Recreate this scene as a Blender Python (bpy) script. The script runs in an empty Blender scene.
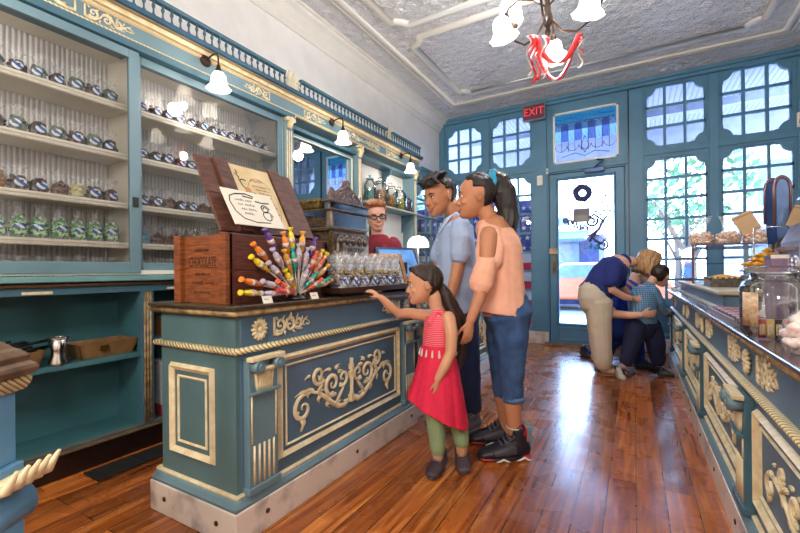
import bpy, math, random
from math import sin, cos, pi, radians
from mathutils import Vector, Matrix, noise
random.seed(11)
SC = bpy.context.scene
COL = SC.collection
V = Vector

# ------------------------------------------------------------------ mesh builder
class MB:
    def __init__(s): s.v = []; s.f = []; s.sm = []
    def add(s, vs, fs, smooth=False):
        o = len(s.v); s.v += [V(p) for p in vs]
        for f in fs: s.f.append([i + o for i in f]); s.sm.append(smooth)
        return s
    def box(s, x0, x1, y0, y1, z0, z1, taper=0):
        t = taper
        vs = [(x0, y0, z0), (x1, y0, z0), (x1, y1, z0), (x0, y1, z0),
              (x0 + t, y0 + t, z1), (x1 - t, y0 + t, z1), (x1 - t, y1 - t, z1), (x0 + t, y1 - t, z1)]
        return s.add(vs, [(0, 3, 2, 1), (4, 5, 6, 7), (0, 1, 5, 4), (1, 2, 6, 5), (2, 3, 7, 6), (3, 0, 4, 7)])
    def obox(s, c, sz, R=None):
        m = MB().box(-sz[0]/2, sz[0]/2, -sz[1]/2, sz[1]/2, -sz[2]/2, sz[2]/2)
        return s.merge(m, Matrix.Translation(c) @ (R.to_4x4() if R else Matrix()))
    def merge(s, m, T=None):
        o = len(s.v); s.v += [(T @ p) if T else p.copy() for p in m.v]
        s.f += [[i + o for i in f] for f in m.f]; s.sm += m.sm
        return s
    def tube(s, pts, rad, n=10, side=None, caps=True, smooth=True, closed=False):
        pts = [V(p) for p in pts]; k = len(pts)
        if not isinstance(rad, (list,)): rad = [rad] * k
        prev = V(side).normalized() if side is not None else None
        vs = []
        for i, p in enumerate(pts):
            if closed: t = pts[(i+1) % k] - pts[i-1]
            else: t = pts[min(i+1, k-1)] - pts[max(i-1, 0)]
            if t.length < 1e-9: t = V((0, 0, 1))
            t.normalize()
            ref = V(side) if side is not None else prev
            if ref is None: ref = V((0, 0, 1)) if abs(t.z) < .9 else V((1, 0, 0))
            a = ref - t * ref.dot(t)
            if a.length < 1e-6: a = t.orthogonal()
            a.normalize(); b = t.cross(a)
            if side is None: prev = a
            r = rad[i]; ra, rb = (r if isinstance(r, (tuple, list)) else (r, r))
            for j in range(n):
                q = 2*pi*j/n
                vs.append(p + a*(ra*cos(q)) + b*(rb*sin(q)))
        fs = []
        for i in range(k if closed else k-1):
            i2 = (i+1) % k
            for j in range(n):
                fs.append((i*n+j, i*n+(j+1) % n, i2*n+(j+1) % n, i2*n+j))
        s.add(vs, fs, smooth)
        if caps and not closed:
            o = len(s.v) - len(vs)
            s.f.append([o+j for j in range(n)][::-1]); s.sm.append(False)
            s.f.append([o+(k-1)*n+j for j in range(n)]); s.sm.append(False)
        return s
    def limb(s, pts, rad, n=14, side=None):
        # tube with rounded ends
        pts = [V(p) for p in pts]
        rad = list(rad) if isinstance(rad, list) else [rad]*len(pts)
        def mul(r, f): return tuple(x*f for x in r) if isinstance(r, (tuple, list)) else r*f
        def big(r): return min(r) if isinstance(r, (tuple, list)) else r
        d0 = (pts[0]-pts[1]).normalized(); d1 = (pts[-1]-pts[-2]).normalized()
        P = [pts[0]+d0*big(rad[0])*.95, pts[0]+d0*big(rad[0])*.65] + pts + [pts[-1]+d1*big(rad[-1])*.65, pts[-1]+d1*big(rad[-1])*.95]
        R = [mul(rad[0], .3), mul(rad[0], .75)] + rad + [mul(rad[-1], .75), mul(rad[-1], .3)]
        return s.tube(P, R, n, side)
    def lathe(s, prof, c=(0, 0, 0), n=24, smooth=True, R=None, wob=0, k=6):
        c = V(c); vs = []
        for r, z in prof:
            for j in range(n):
                q = 2*pi*j/n; rr = r*(1+wob*cos(k*q)) if wob else r
                p = V((rr*cos(q), rr*sin(q), z))
                if R: p = R @ p
                vs.append(c+p)
        fs = []
        for i in range(len(prof)-1):
            for j in range(n): fs.append((i*n+j, i*n+(j+1) % n, (i+1)*n+(j+1) % n, (i+1)*n+j))
        o = len(s.v); s.add(vs, fs, smooth)
        if prof[0][0] > 1e-5: s.f.append([o+j for j in range(n)][::-1]); s.sm.append(False)
        if prof[-1][0] > 1e-5: s.f.append([o+(len(prof)-1)*n+j for j in range(n)]); s.sm.append(False)
        return s
    def shell(s, prof, c=(0, 0, 0), n=24, R=None, wob=0, k=6, t=.003):
        inner = [(max(r-t, .0005), z) for r, z in prof][::-1]
        pr = prof+inner
        m = MB().lathe(pr+[pr[0]], (0, 0, 0), n, True, None, wob, k)
        # drop the caps: the profile is a closed loop
        nf = (len(pr))*n
        m.f = m.f[:nf]; m.sm = m.sm[:nf]
        return s.merge(m, Matrix.Translation(c) @ (R.to_4x4() if R else Matrix()))
    def ell(s, c, r, R=None, nu=16, nv=10):
        c = V(c)
        if not isinstance(r, (tuple, list)): r = (r, r, r)
        vs = []; fs = []
        vs.append((0, 0, -1))
        for i in range(1, nv):
            ph = -pi/2+pi*i/nv
            for j in range(nu):
                q = 2*pi*j/nu; vs.append((cos(ph)*cos(q), cos(ph)*sin(q), sin(ph)))
        vs.append((0, 0, 1)); N = len(vs)-1
        for j in range(nu): fs.append((0, 1+(j+1) % nu, 1+j))
        for i in range(nv-2):
            for j in range(nu):
                a = 1+i*nu; b = a+nu
                fs.append((a+j, a+(j+1) % nu, b+(j+1) % nu, b+j))
        a = 1+(nv-2)*nu
        for j in range(nu): fs.append((a+j, a+(j+1) % nu, N))
        out = []
        for p in vs:
            q = V((p[0]*r[0], p[1]*r[1], p[2]*r[2]))
            if R: q = R @ q
            out.append(c+q)
        return s.add(out, fs, True)
    def sweep(s, prof, p0, p1, A, B, caps=True, smooth=False):
        # profile (a,b) along axes A,B swept from p0 to p1
        p0, p1, A, B = V(p0), V(p1), V(A), V(B); n = len(prof)
        vs = [p0+A*a+B*b for a, b in prof]+[p1+A*a+B*b for a, b in prof]
        fs = [(i, (i+1) % n, n+(i+1) % n, n+i) for i in range(n)]
        s.add(vs, fs, smooth)
        if caps:
            o = len(s.v)-2*n
            s.f.append([o+i for i in range(n)][::-1]); s.sm.append(False)
            s.f.append([o+n+i for i in range(n)]); s.sm.append(False)
        return s
    def prism(s, poly, T, h):
        # 2-D polygon extruded: T maps (u,v,w)
        n = len(poly)
        vs = [T(u, v, 0) for u, v in poly]+[T(u, v, h) for u, v in poly]
        fs = [(i, (i+1) % n, n+(i+1) % n, n+i) for i in range(n)]+[list(range(n))[::-1], list(range(n, 2*n))]
        return s.add(vs, fs)
    def mesh(s, name='m'):
        me = bpy.data.meshes.new(name)
        me.from_pydata([tuple(p) for p in s.v], [], s.f)
        me.polygons.foreach_set('use_smooth', s.sm)
        me.update()
        import bmesh
        bm = bmesh.new(); bm.from_mesh(me); bmesh.ops.recalc_face_normals(bm, faces=bm.faces); bm.to_mesh(me); bm.free()
        return me

def rootloc(p):
    while p.parent: p = p.parent
    return p.location.copy()
def part(name, mb, m, parent=None, world=False, bevel=0, label=None, seg=2, **kw):
    if world and parent is not None:
        L = rootloc(parent); mb.v = [p-L for p in mb.v]
    me = mb.mesh(name) if isinstance(mb, MB) else mb
    o = bpy.data.objects.new(name, me); COL.objects.link(o)
    if m is not None: me.materials.append(m)
    if parent: o.parent = parent
    if bevel:
        b = o.modifiers.new('Bevel', 'BEVEL'); b.width = bevel; b.segments = seg; b.limit_method = 'ANGLE'; b.angle_limit = radians(35)
        b.harden_normals = False
    if label: o['label'] = label
    for k, v in kw.items(): o[k] = v
    return o
def thing(name, label, cat, loc=(0, 0, 0), rotz=0, group=None, kind=None):
    o = bpy.data.objects.new(name, None); COL.objects.link(o); o.empty_display_size = .05
    o.location = loc; o.rotation_euler = (0, 0, rotz)
    tag(o, label, cat, group, kind); return o
def tag(o, label=None, cat=None, group=None, kind=None):
    if label: o['label'] = label
    if cat: o['category'] = cat
    if group: o['group'] = group
    if kind: o['kind'] = kind
    return o
def struct(name, mb, m, parent=None, label=None, bevel=0):
    o = part(name, mb, m, parent, bevel=bevel)
    if parent is None:
        o['kind'] = 'structure'
        if label: o['label'] = label
    return o
WS = bpy.data.scenes.new('work')
def evalmesh(o):
    WS.collection.objects.link(o); 
    with bpy.context.temp_override(scene=WS, view_layer=WS.view_layers[0]):
        dg = bpy.context.evaluated_depsgraph_get(); dg.update()
        me = bpy.data.meshes.new_from_object(o.evaluated_get(dg))
    bpy.data.objects.remove(o); return me
def kids(o): return [c for c in bpy.data.objects if c.parent == o]
KC = {}
def dup(root, loc=None, rotz=None, label=None, group=None, scale=None):
    if root.name not in KC:
        KC[root.name] = [(c, kids(c)) for c in kids(root)]
    r = root.copy(); COL.objects.link(r)
    if loc is not None: r.location = loc
    if rotz is not None: r.rotation_euler = (0, 0, rotz)
    if scale is not None: r.scale = (scale,)*3 if not isinstance(scale, tuple) else scale
    if label: r['label'] = label
    if group: r['group'] = group
    for c, gs in KC[root.name]:
        k = c.copy(); COL.objects.link(k); k.parent = r
        for g in gs:
            d = g.copy(); COL.objects.link(d); d.parent = k
    return r
def solid(name, mb, m, parent, voxel=.005, it=2, disp=0, dscale=18, aniso=(1, 1, 1), label=None, cut=None):
    tmp = bpy.data.objects.new('tmp', mb.mesh('tmp')); old = tmp.data
    r = tmp.modifiers.new('r', 'REMESH'); r.mode = 'VOXEL'; r.voxel_size = voxel; r.use_smooth_shade = True
    if it:
        q = tmp.modifiers.new('s', 'SMOOTH'); q.iterations = it; q.factor = .5
    me = evalmesh(tmp); me.name = name; bpy.data.meshes.remove(old)
    me.polygons.foreach_set('use_smooth', [True]*len(me.polygons))
    if disp:
        N = len(me.vertices); co = [0.0]*(3*N); no = [0.0]*(3*N)
        me.vertices.foreach_get('co', co); me.vertex_normals.foreach_get('vector', no)
        for i in range(0, 3*N, 3):
            k = noise.noise(V((co[i]*aniso[0], co[i+1]*aniso[1], co[i+2]*aniso[2]))*dscale)*disp
            co[i] += no[i]*k; co[i+1] += no[i+1]*k; co[i+2] += no[i+2]*k
        me.vertices.foreach_set('co', co); me.update()
    me.materials.clear()
    return part(name, me, m, parent, label=label)
def text(name, body, size, m, parent, loc, rot, ext=.0006, align='CENTER', squash=1, label=None, bold=0):
    c = bpy.data.curves.new(name, 'FONT'); c.body = body; c.size = size; c.extrude = ext; c.align_x = align; c.align_y = 'CENTER'
    c.resolution_u = 3; c.offset = bold
    q = bpy.data.objects.new('tmp', c); me = evalmesh(q); me.name = name
    me.materials.clear(); me.materials.append(m); o = bpy.data.objects.new(name, me); COL.objects.link(o)
    o.location = loc; o.rotation_euler = rot; o.parent = parent; o.scale = (squash, 1, 1)
    if label: o['label'] = label
    return o

# ------------------------------------------------------------------ materials
def s2l(c):
    if isinstance(c, str):
        c = c.lstrip('#'); c = [int(c[i:i+2], 16)/255 for i in (0, 2, 4)]
    return tuple(((x/12.92) if x <= .04045 else ((x+.055)/1.055)**2.4) for x in c)
MATS = {}
class NT:
    def __init__(s, name):
        s.m = bpy.data.materials.new(name); s.m.use_nodes = True; s.t = s.m.node_tree; s.t.nodes.clear()
        s.out = s.t.nodes.new('ShaderNodeOutputMaterial')
    def n(s, typ, **k):
        x = s.t.nodes.new('ShaderNode'+typ)
        for a, b in k.items():
            if a in x.inputs: x.inputs[a].default_value = b
            else: setattr(x, a, b)
        return x
    def l(s, a, b): s.t.links.new(a, b)
    def ramp(s, stops, interp='LINEAR'):
        x = s.t.nodes.new('ShaderNodeValToRGB'); e = x.color_ramp.elements; x.color_ramp.interpolation = interp
        while len(e) < len(stops): e.new(.5)
        for i, (p, c) in enumerate(stops):
            e[i].position = p; e[i].color = (*c, 1) if len(c) == 3 else c
        return x
def mat(name, col, rough=.5, metal=0, var=.12, nscale=6, bump=0, bscale=60, spec=.5, col2=None, stretch=(1, 1, 1), coat=0, sss=0, emit=0, detail=4, lo=.35, hi=.7, sheen=0):
    if name in MATS: return MATS[name]
    T = NT(name); c = s2l(col); b = T.n('BsdfPrincipled')
    b.inputs['Roughness'].default_value = rough; b.inputs['Metallic'].default_value = metal
    b.inputs['Specular IOR Level'].default_value = spec; b.inputs['Coat Weight'].default_value = coat; b.inputs['Coat Roughness'].default_value = .1
    if sheen: b.inputs['Sheen Weight'].default_value = sheen
    tc = T.n('TexCoord'); mp = T.n('Mapping'); mp.inputs['Scale'].default_value = stretch; T.l(tc.outputs['Object'], mp.inputs['Vector'])
    nz = T.n('TexNoise'); nz.inputs['Scale'].default_value = nscale; nz.inputs['Detail'].default_value = detail; T.l(mp.outputs[0], nz.inputs['Vector'])
    c2 = s2l(col2) if col2 else tuple(x*(1-var*2) for x in c)
    r = T.ramp([(lo, c2), (hi, c)]); T.l(nz.outputs['Fac'], r.inputs[0]); T.l(r.outputs[0], b.inputs['Base Color'])
    if sss:
        b.inputs['Subsurface Weight'].default_value = sss; b.inputs['Subsurface Radius'].default_value = (1, .35, .2); b.inputs['Subsurface Scale'].default_value = .01
    if bump:
        n2 = T.n('TexNoise'); n2.inputs['Scale'].default_value = bscale; n2.inputs['Detail'].default_value = 5; T.l(mp.outputs[0], n2.inputs['Vector'])
        bp = T.n('Bump'); bp.inputs['Strength'].default_value = bump; bp.inputs['Distance'].default_value = .01
        T.l(n2.outputs['Fac'], bp.inputs['Height']); T.l(bp.outputs[0], b.inputs['Normal'])
    if emit:
        b.inputs['Emission Color'].default_value = (*c, 1); b.inputs['Emission Strength'].default_value = emit
    T.l(b.outputs[0], T.out.inputs[0]); MATS[name] = T.m; T.m['bsdf'] = 1
    return T.m
def glassmat(name, tint=(1, 1, 1), refl=.5, rough=.02, base=.03):
    # thin sheet: lets light through, reflects by angle
    T = NT(name); tr = T.n('BsdfTransparent'); tr.inputs[0].default_value = (*tint, 1)
    g = T.n('BsdfGlossy'); g.inputs['Roughness'].default_value = rough
    fr = T.n('Fresnel'); fr.inputs[0].default_value = 1.45
    mm = T.n('Math', operation='MULTIPLY_ADD'); mm.inputs[1].default_value = refl; mm.inputs[2].default_value = base; mm.use_clamp = True
    T.l(fr.outputs[0], mm.inputs[0]); mx = T.n('MixShader'); T.l(mm.outputs[0], mx.inputs[0]); T.l(tr.outputs[0], mx.inputs[1]); T.l(g.outputs[0], mx.inputs[2])
    T.l(mx.outputs[0], T.out.inputs[0]); return T.m
def filmmat(name, tint=(1, 1, 1), amt=.35):
    # crinkled clear cellophane
    T = NT(name); tr = T.n('BsdfTransparent'); tr.inputs[0].default_value = (*tint, 1)
    b = T.n('BsdfPrincipled'); b.inputs['Base Color'].default_value = (.85, .88, .92, 1); b.inputs['Roughness'].default_value = .12
    tc = T.n('TexCoord'); nz = T.n('TexNoise'); nz.inputs['Scale'].default_value = 45; nz.inputs['Detail'].default_value = 3; T.l(tc.outputs['Object'], nz.inputs['Vector'])
    bp = T.n('Bump'); bp.inputs['Strength'].default_value = 1; bp.inputs['Distance'].default_value = .02; T.l(nz.outputs['Fac'], bp.inputs['Height']); T.l(bp.outputs[0], b.inputs['Normal'])
    r = T.ramp([(.42, (amt*.25,)*3), (.66, (amt,)*3)]); T.l(nz.outputs['Fac'], r.inputs[0])
    mx = T.n('MixShader'); T.l(r.outputs[0], mx.inputs[0]); T.l(tr.outputs[0], mx.inputs[1]); T.l(b.outputs[0], mx.inputs[2]); T.l(mx.outputs[0], T.out.inputs[0])
    return T.m
def emitmat(name, col, st):
    T = NT(name); e = T.n('Emission'); e.inputs[0].default_value = (*col, 1); e.inputs[1].default_value = st; T.l(e.outputs[0], T.out.inputs[0]); return T.m

def floor_mat():
    T = NT('floor_boards'); b = T.n('BsdfPrincipled'); tc = T.n('TexCoord')
    mp = T.n('Mapping'); mp.inputs['Rotation'].default_value = (0, 0, pi/2); T.l(tc.outputs['Object'], mp.inputs['Vector'])
    br = T.n('TexBrick'); br.offset = .37; br.offset_frequency = 2
    br.inputs['Scale'].default_value = 1; br.inputs['Brick Width'].default_value = 2.3; br.inputs['Row Height'].default_value = .118
    br.inputs['Mortar Size'].default_value = .0022; br.inputs['Mortar Smooth'].default_value = .3; br.inputs['Bias'].default_value = 0
    br.inputs['Color1'].default_value = (1, 1, 1, 1); br.inputs['Color2'].default_value = (0, 0, 0, 1); br.inputs['Mortar'].default_value = (.4, .4, .4, 1)
    T.l(mp.outputs[0], br.inputs['Vector'])
    m2 = T.n('Mapping'); m2.inputs['Scale'].default_value = (9, .55, 1); T.l(tc.outputs['Object'], m2.inputs['Vector'])
    # shift the grain per board
    sep = T.n('SeparateColor'); T.l(br.outputs['Color'], sep.inputs[0])
    ad = T.n('VectorMath', operation='ADD'); T.l(m2.outputs[0], ad.inputs[0])
    cb = T.n('CombineXYZ'); ml = T.n('Math', operation='MULTIPLY'); ml.inputs[1].default_value = 13; T.l(sep.outputs[0], ml.inputs[0]); T.l(ml.outputs[0], cb.inputs[1]); T.l(cb.outputs[0], ad.inputs[1])
    gr = T.n('TexNoise'); gr.inputs['Scale'].default_value = 2.6; gr.inputs['Detail'].default_value = 7; gr.inputs['Roughness'].default_value = .6; gr.inputs['Distortion'].default_value = 1.4; T.l(ad.outputs[0], gr.inputs['Vector'])
    r1 = T.ramp([(.28, s2l('#4a1e0b')), (.45, s2l('#96501f')), (.58, s2l('#b3692f')), (.75, s2l('#dc9a55'))]); T.l(gr.outputs['Fac'], r1.inputs[0])
    r2 = T.ramp([(0, (.55, .5, .5)), (.5, (.95, .9, .85)), (1, (1.25, 1.2, 1.05))]); T.l(sep.outputs[0], r2.inputs[0])
    mx = T.n('Mix', data_type='RGBA', blend_type='MULTIPLY'); mx.inputs[0].default_value = 1; T.l(r1.outputs[0], mx.inputs[6]); T.l(r2.outputs[0], mx.inputs[7])
    # knots and nail marks
    vo = T.n('TexVoronoi'); vo.inputs['Scale'].default_value = 3.2; m3 = T.n('Mapping'); m3.inputs['Scale'].default_value = (1.6, .7, 1); T.l(tc.outputs['Object'], m3.inputs['Vector']); T.l(m3.outputs[0], vo.inputs['Vector'])
    r3 = T.ramp([(.03, (.18, .15, .13)), (.07, (1, 1, 1))]); T.l(vo.outputs['Distance'], r3.inputs[0])
    mk = T.n('Mix', data_type='RGBA', blend_type='MULTIPLY'); mk.inputs[0].default_value = .85; T.l(mx.outputs[2], mk.inputs[6]); T.l(r3.outputs[0], mk.inputs[7])
    dk = T.n('Mix', data_type='RGBA', blend_type='MIX'); T.l(br.outputs['Fac'], dk.inputs[0]); T.l(mk.outputs[2], dk.inputs[6]); dk.inputs[7].default_value = (.015, .008, .005, 1)
    T.l(dk.outputs[2], b.inputs['Base Color'])
    n4 = T.n('TexNoise'); n4.inputs['Scale'].default_value = 5; n4.inputs['Detail'].default_value = 4; T.l(tc.outputs['Object'], n4.inputs['Vector'])
    r4 = T.ramp([(.35, (.2,)*3), (.7, (.4,)*3)]); T.l(n4.outputs['Fac'], r4.inputs[0]); T.l(r4.outputs[0], b.inputs['Roughness'])
    b.inputs['Coat Weight'].default_value = .35; b.inputs['Coat Roughness'].default_value = .16
    bp = T.n('Bump'); bp.inputs['Strength'].default_value = .35; bp.inputs['Distance'].default_value = .004; bp.invert = True
    T.l(br.outputs['Fac'], bp.inputs['Height']); b2 = T.n('Bump'); b2.inputs['Strength'].default_value = .12; b2.inputs['Distance'].default_value = .004
    T.l(gr.outputs['Fac'], b2.inputs['Height']); T.l(bp.outputs[0], b2.inputs['Normal']); T.l(b2.outputs[0], b.inputs['Normal'])
    T.l(b.outputs[0], T.out.inputs[0]); return T.m
def tin_mat():
    T = NT('pressed_tin'); b = T.n('BsdfPrincipled'); b.inputs['Base Color'].default_value = (*s2l('#f3f3f5'), 1)
    b.inputs['Roughness'].default_value = .24; b.inputs['Specular IOR Level'].default_value = .8; b.inputs['Metallic'].default_value = .12
    tc = T.n('TexCoord'); mp = T.n('Mapping'); mp.inputs['Scale'].default_value = (1, 1, 1); T.l(tc.outputs['Object'], mp.inputs['Vector'])
    vo = T.n('TexVoronoi'); vo.feature = 'SMOOTH_F1'; vo.inputs['Scale'].default_value = 11; T.l(mp.outputs[0], vo.inputs['Vector'])
    nz = T.n('TexNoise'); nz.inputs['Scale'].default_value = 16; nz.inputs['Detail'].default_value = 4; nz.inputs['Distortion'].default_value = 2.5; T.l(mp.outputs[0], nz.inputs['Vector'])
    ad = T.n('Math', operation='ADD'); T.l(vo.outputs['Distance'], ad.inputs[0]); T.l(nz.outputs['Fac'], ad.inputs[1])
    bp = T.n('Bump'); bp.inputs['Strength'].default_value = 1; bp.inputs['Distance'].default_value = .11; T.l(ad.outputs[0], bp.inputs['Height'])
    T.l(bp.outputs[0], b.inputs['Normal']); T.l(b.outputs[0], T.out.inputs[0]); return T.m
def wave_mat(name, col, scale, axis='X', rough=.5, bump=.5, col2=None, dist=.006):
    T = NT(name); b = T.n('BsdfPrincipled'); b.inputs['Roughness'].default_value = rough; tc = T.n('TexCoord')
    w = T.n('TexWave'); w.wave_type = 'BANDS'; w.bands_direction = axis; w.inputs['Scale'].default_value = scale; T.l(tc.outputs['Object'], w.inputs['Vector'])
    r = T.ramp([(.0, s2l(col2 or col)), (.25, s2l(col))]); T.l(w.outputs['Fac'], r.inputs[0]); T.l(r.outputs[0], b.inputs['Base Color'])
    bp = T.n('Bump'); bp.inputs['Strength'].default_value = bump; bp.inputs['Distance'].default_value = dist; T.l(w.outputs['Fac'], bp.inputs['Height']); T.l(bp.outputs[0], b.inputs['Normal'])
    T.l(b.outputs[0], T.out.inputs[0]); return T.m
def rope_mat(name, col, col2, freq):
    # diagonal twist of a rope moulding
    T = NT(name); b = T.n('BsdfPrincipled'); b.inputs['Roughness'].default_value = .5; tc = T.n('TexCoord')
    w = T.n('TexWave'); w.wave_type = 'BANDS'; w.bands_direction = 'DIAGONAL'; w.inputs['Scale'].default_value = freq; T.l(tc.outputs['Object'], w.inputs['Vector'])
    r = T.ramp([(.05, s2l(col2)), (.4, s2l(col))]); T.l(w.outputs['Fac'], r.inputs[0]); T.l(r.outputs[0], b.inputs['Base Color'])
    bp = T.n('Bump'); bp.inputs['Strength'].default_value = .7; bp.inputs['Distance'].default_value = .006; T.l(w.outputs['Fac'], bp.inputs['Height']); T.l(bp.outputs[0], b.inputs['Normal'])
    T.l(b.outputs[0], T.out.inputs[0]); return T.m
def plaid_mat(name, cols, s=30):
    T = NT(name); b = T.n('BsdfPrincipled'); b.inputs['Roughness'].default_value = .85; tc = T.n('TexCoord')
    w1 = T.n('TexWave'); w1.bands_direction = 'X'; w1.inputs['Scale'].default_value = s; w2 = T.n('TexWave'); w2.bands_direction = 'Z'; w2.inputs['Scale'].default_value = s
    for w in (w1, w2): T.l(tc.outputs['Object'], w.inputs['Vector'])
    r1 = T.ramp([(.4, s2l(cols[0])), (.6, s2l(cols[1]))]); r2 = T.ramp([(.4, s2l(cols[2])), (.65, s2l(cols[3]))]); T.l(w1.outputs['Fac'], r1.inputs[0]); T.l(w2.outputs['Fac'], r2.inputs[0])
    mx = T.n('Mix', data_type='RGBA', blend_type='MIX'); mx.inputs[0].default_value = .5; T.l(r1.outputs[0], mx.inputs[6]); T.l(r2.outputs[0], mx.inputs[7])
    T.l(mx.outputs[2], b.inputs['Base Color']); T.l(b.outputs[0], T.out.inputs[0]); return T.m

TEAL = mat('teal_paint', '#6a8893', .42, var=.07, nscale=5, bump=.06, bscale=90)
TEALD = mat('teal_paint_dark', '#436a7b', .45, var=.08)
TEALW = mat('teal_window_paint', '#5688a4', .45, var=.06)
CREAM = mat('cream_paint', '#e8dcb8', .5, var=.12, nscale=25, col2='#d0bd92')
CREAMW = mat('cream_white_paint', '#e9e4d4', .5, var=.05)
GOLDC = mat('aged_gold_paint', '#b79b6c', .45, var=.2, nscale=30, col2='#6f5636')
ROPE = rope_mat('rope_moulding', '#e2d2a4', '#8a7449', 28)
MARBLE = mat('marble', '#d9cfc4', .3, nscale=7, col2='#a0958f', lo=.33, hi=.5, detail=9, bump=.02)
BRONZE = mat('dark_bronze', '#4a3526', .4, metal=.6, var=.25, nscale=20)
BRASS = mat('brass', '#b58a45', .3, metal=.9, var=.2, nscale=25)
STEEL = mat('polished_steel', '#cfcac2', .2, metal=1, var=.05)
WOODD = mat('dark_wood', '#3a2018', .35, var=.25, nscale=9, stretch=(6, 1, 6), bump=.05)
WOODM = mat('crate_wood', '#8a4a22', .55, var=.3, nscale=7, stretch=(2, 2, 22), bump=.25, bscale=40, col2='#4d2410')
WOODL = mat('lid_wood', '#6b4030', .55, var=.25, nscale=7, stretch=(22, 2, 2), bump=.2, col2='#41241a')
WOODR = mat('crate_front_wood', '#6b3526', .5, var=.25, nscale=6, stretch=(2, 3, 20), bump=.2, col2='#3f1c12')
BLACK = mat('black_plastic', '#15161a', .35, var=.05)
WHITE = mat('white_paint', '#ece9e0', .5, var=.03)
PAPER = mat('aged_paper', '#e6d5ae', .8, var=.08, nscale=8, col2='#cdb384')
CARD = mat('white_card', '#ece6d6', .7, var=.05)
INK = mat('black_ink', '#1d1a18', .7, var=.02)
REDINK = mat('red_ink', '#b8402c', .7, var=.02)
GLASS = glassmat('clear_glass', (.97, .99, 1), .9, .01, .01)
CABGLASS = glassmat('cabinet_glass', (.99, .99, .99), .6, .01, .01)
JARGLASS = glassmat('jar_glass', (.97, .99, .99), .8, .03, .03)
FILM = filmmat('cellophane', (1, 1, 1), .3)
FILM2 = filmmat('cellophane_thick', (1, 1, 1), .6)
FLOOR = floor_mat(); TIN = tin_mat()
BEAD = wave_mat('beadboard', '#dddcdc', 13, 'Y', .55, .6, '#aeaeb2', .01)
MIRROR = mat('mirror_silver', '#dfe6ea', .015, metal=1, var=0)

# ------------------------------------------------------------------ carved relief ornament
def spiral(cx, cy, R, a0, turns, k=26, dirn=1, rin=.12):
    out = []
    for i in range(k):
        t = i/(k-1); r = R*(1-t*(1-rin)); a = a0+dirn*turns*2*pi*t
        out.append((cx+r*cos(a), cy+r*sin(a)))
    return out
def stroke(mb, pts, w, Tm, h, n=6, N=None):
    P3 = [Tm(u, v, 0) for u, v in pts]; k = len(pts)
    rad = []
    for i in range(k):
        t = i/(k-1); ww = w(t) if callable(w) else w
        rad.append((h*min(1, .4+ww/ .012*.3), max(ww, .0008)))
    mb.tube(P3, rad, n, side=N)
def acanthus(mb, Tm, N, W, H, h=.012, mirror=True):
    # symmetrical candelabrum with two scrolling branches, filling W x H
    sx = W/2; sy = H/2
    for sg in ((1, -1) if mirror else (1,)):
        M = lambda u, v, w=0, sg=sg: Tm(u*sg*sx, v*sy, w)
        def st(pts, w0, w1=.003, hh=h):
            mb_w = lambda t: (w0*(1-t)+w1*t)*(.55+.9*sin(pi*min(1, t*1.1+.1))**.5 if t < .9 else .6)
            stroke(mb, [(a, b) for a, b in pts], mb_w, M, hh, 6, N)
        A = .0088*(H/.3)**.7
        q = sy/sx
        def sp(cx, cy, R, a0, turns, w0, rin=.1): st([(cx+(x-cx)*q, y) for x, y in spiral(cx, cy, R, a0, turns, 30, rin=rin)], w0, .004)
        # main stem: from vase foot outwards to the end volute
        st([(.04, -.66), (.14, -.78), (.26, -.72), (.38, -.5), (.5, -.22), (.62, .0), (.74, .1), (.86, .08)], A*1.25, A)
        sp(.86, -.32, .42, pi/2, -1.3, A*1.15)
        sp(.36, .12, .42, -pi/2-.4, 1.45, A*1.15)
        sp(.6, .56, .32, -2.2, 1.3, A)
        sp(.16, .2, .3, -.9, -1.2, A*.9)
        st([(.3, -.62), (.2, -.3), (.14, -.1)], A, A*.7)
        st([(.9, -.62), (.86, -.8), (.9, -.98)], A*.9, .007)
        st([(.62, .0), (.56, .2), (.52, .4)], A, A*.7)
        for (u, v, a, L) in ((.14, -.68, 2.2, .22), (.3, -.66, 1.9, .3), (.45, -.44, -.9, .26), (.5, -.3, 2.5, .25), (.58, -.14, -.6, .28), (.62, -.02, 2.2, .3), (.7, .08, 1.2, .42),
                             (.76, .1, -.5, .2), (.8, .12, .9, .4), (.25, .45, 2.4, .22), (.3, .58, 1.6, .26), (.4, .6, .9, .28), (.22, .0, 2.9, .16), (.6, .38, 1.9, .22), (.93, -.4, .2, .14), (.86, -.7, 3.4, .14),
                             (.35, -.2, .4, .18), (.36, -.5, .7, .2), (.5, .3, .3, .2), (.75, .6, .5, .2)):
            for da, lf in ((0, .8), (.5, .55)):
                pts = []
                for i in range(6):
                    t = i/5; aa = a+da-.9*t*(1 if a < 1.6 else -1)
                    pts.append((u+L*lf*t*cos(aa)*H/W*1.6, v+L*lf*t*sin(aa)))
                st(pts, A*.9, .001, h*.8)
    # candelabrum
    for (v0, v1, w) in ((-.75, -.62, .1), (-.62, -.48, .14), (-.48, -.4, .07), (-.4, .1, .035), (.1, .2, .08), (.2, .34, .12), (.34, .42, .05), (.42, .6, .1), (.6, .8, .04)):
        w *= sy*1.1
        mb.add([Tm(-w, v0*sy, 0), Tm(w, v0*sy, 0), Tm(w, v1*sy, 0), Tm(-w, v1*sy, 0), Tm(-w*.6, v0*sy, h*1.3), Tm(w*.6, v0*sy, h*1.3), Tm(w*.6, v1*sy, h*1.3), Tm(-w*.6, v1*sy, h*1.3)],
               [(4, 5, 6, 7), (0, 1, 5, 4), (1, 2, 6, 5), (2, 3, 7, 6), (3, 0, 4, 7)])
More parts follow.
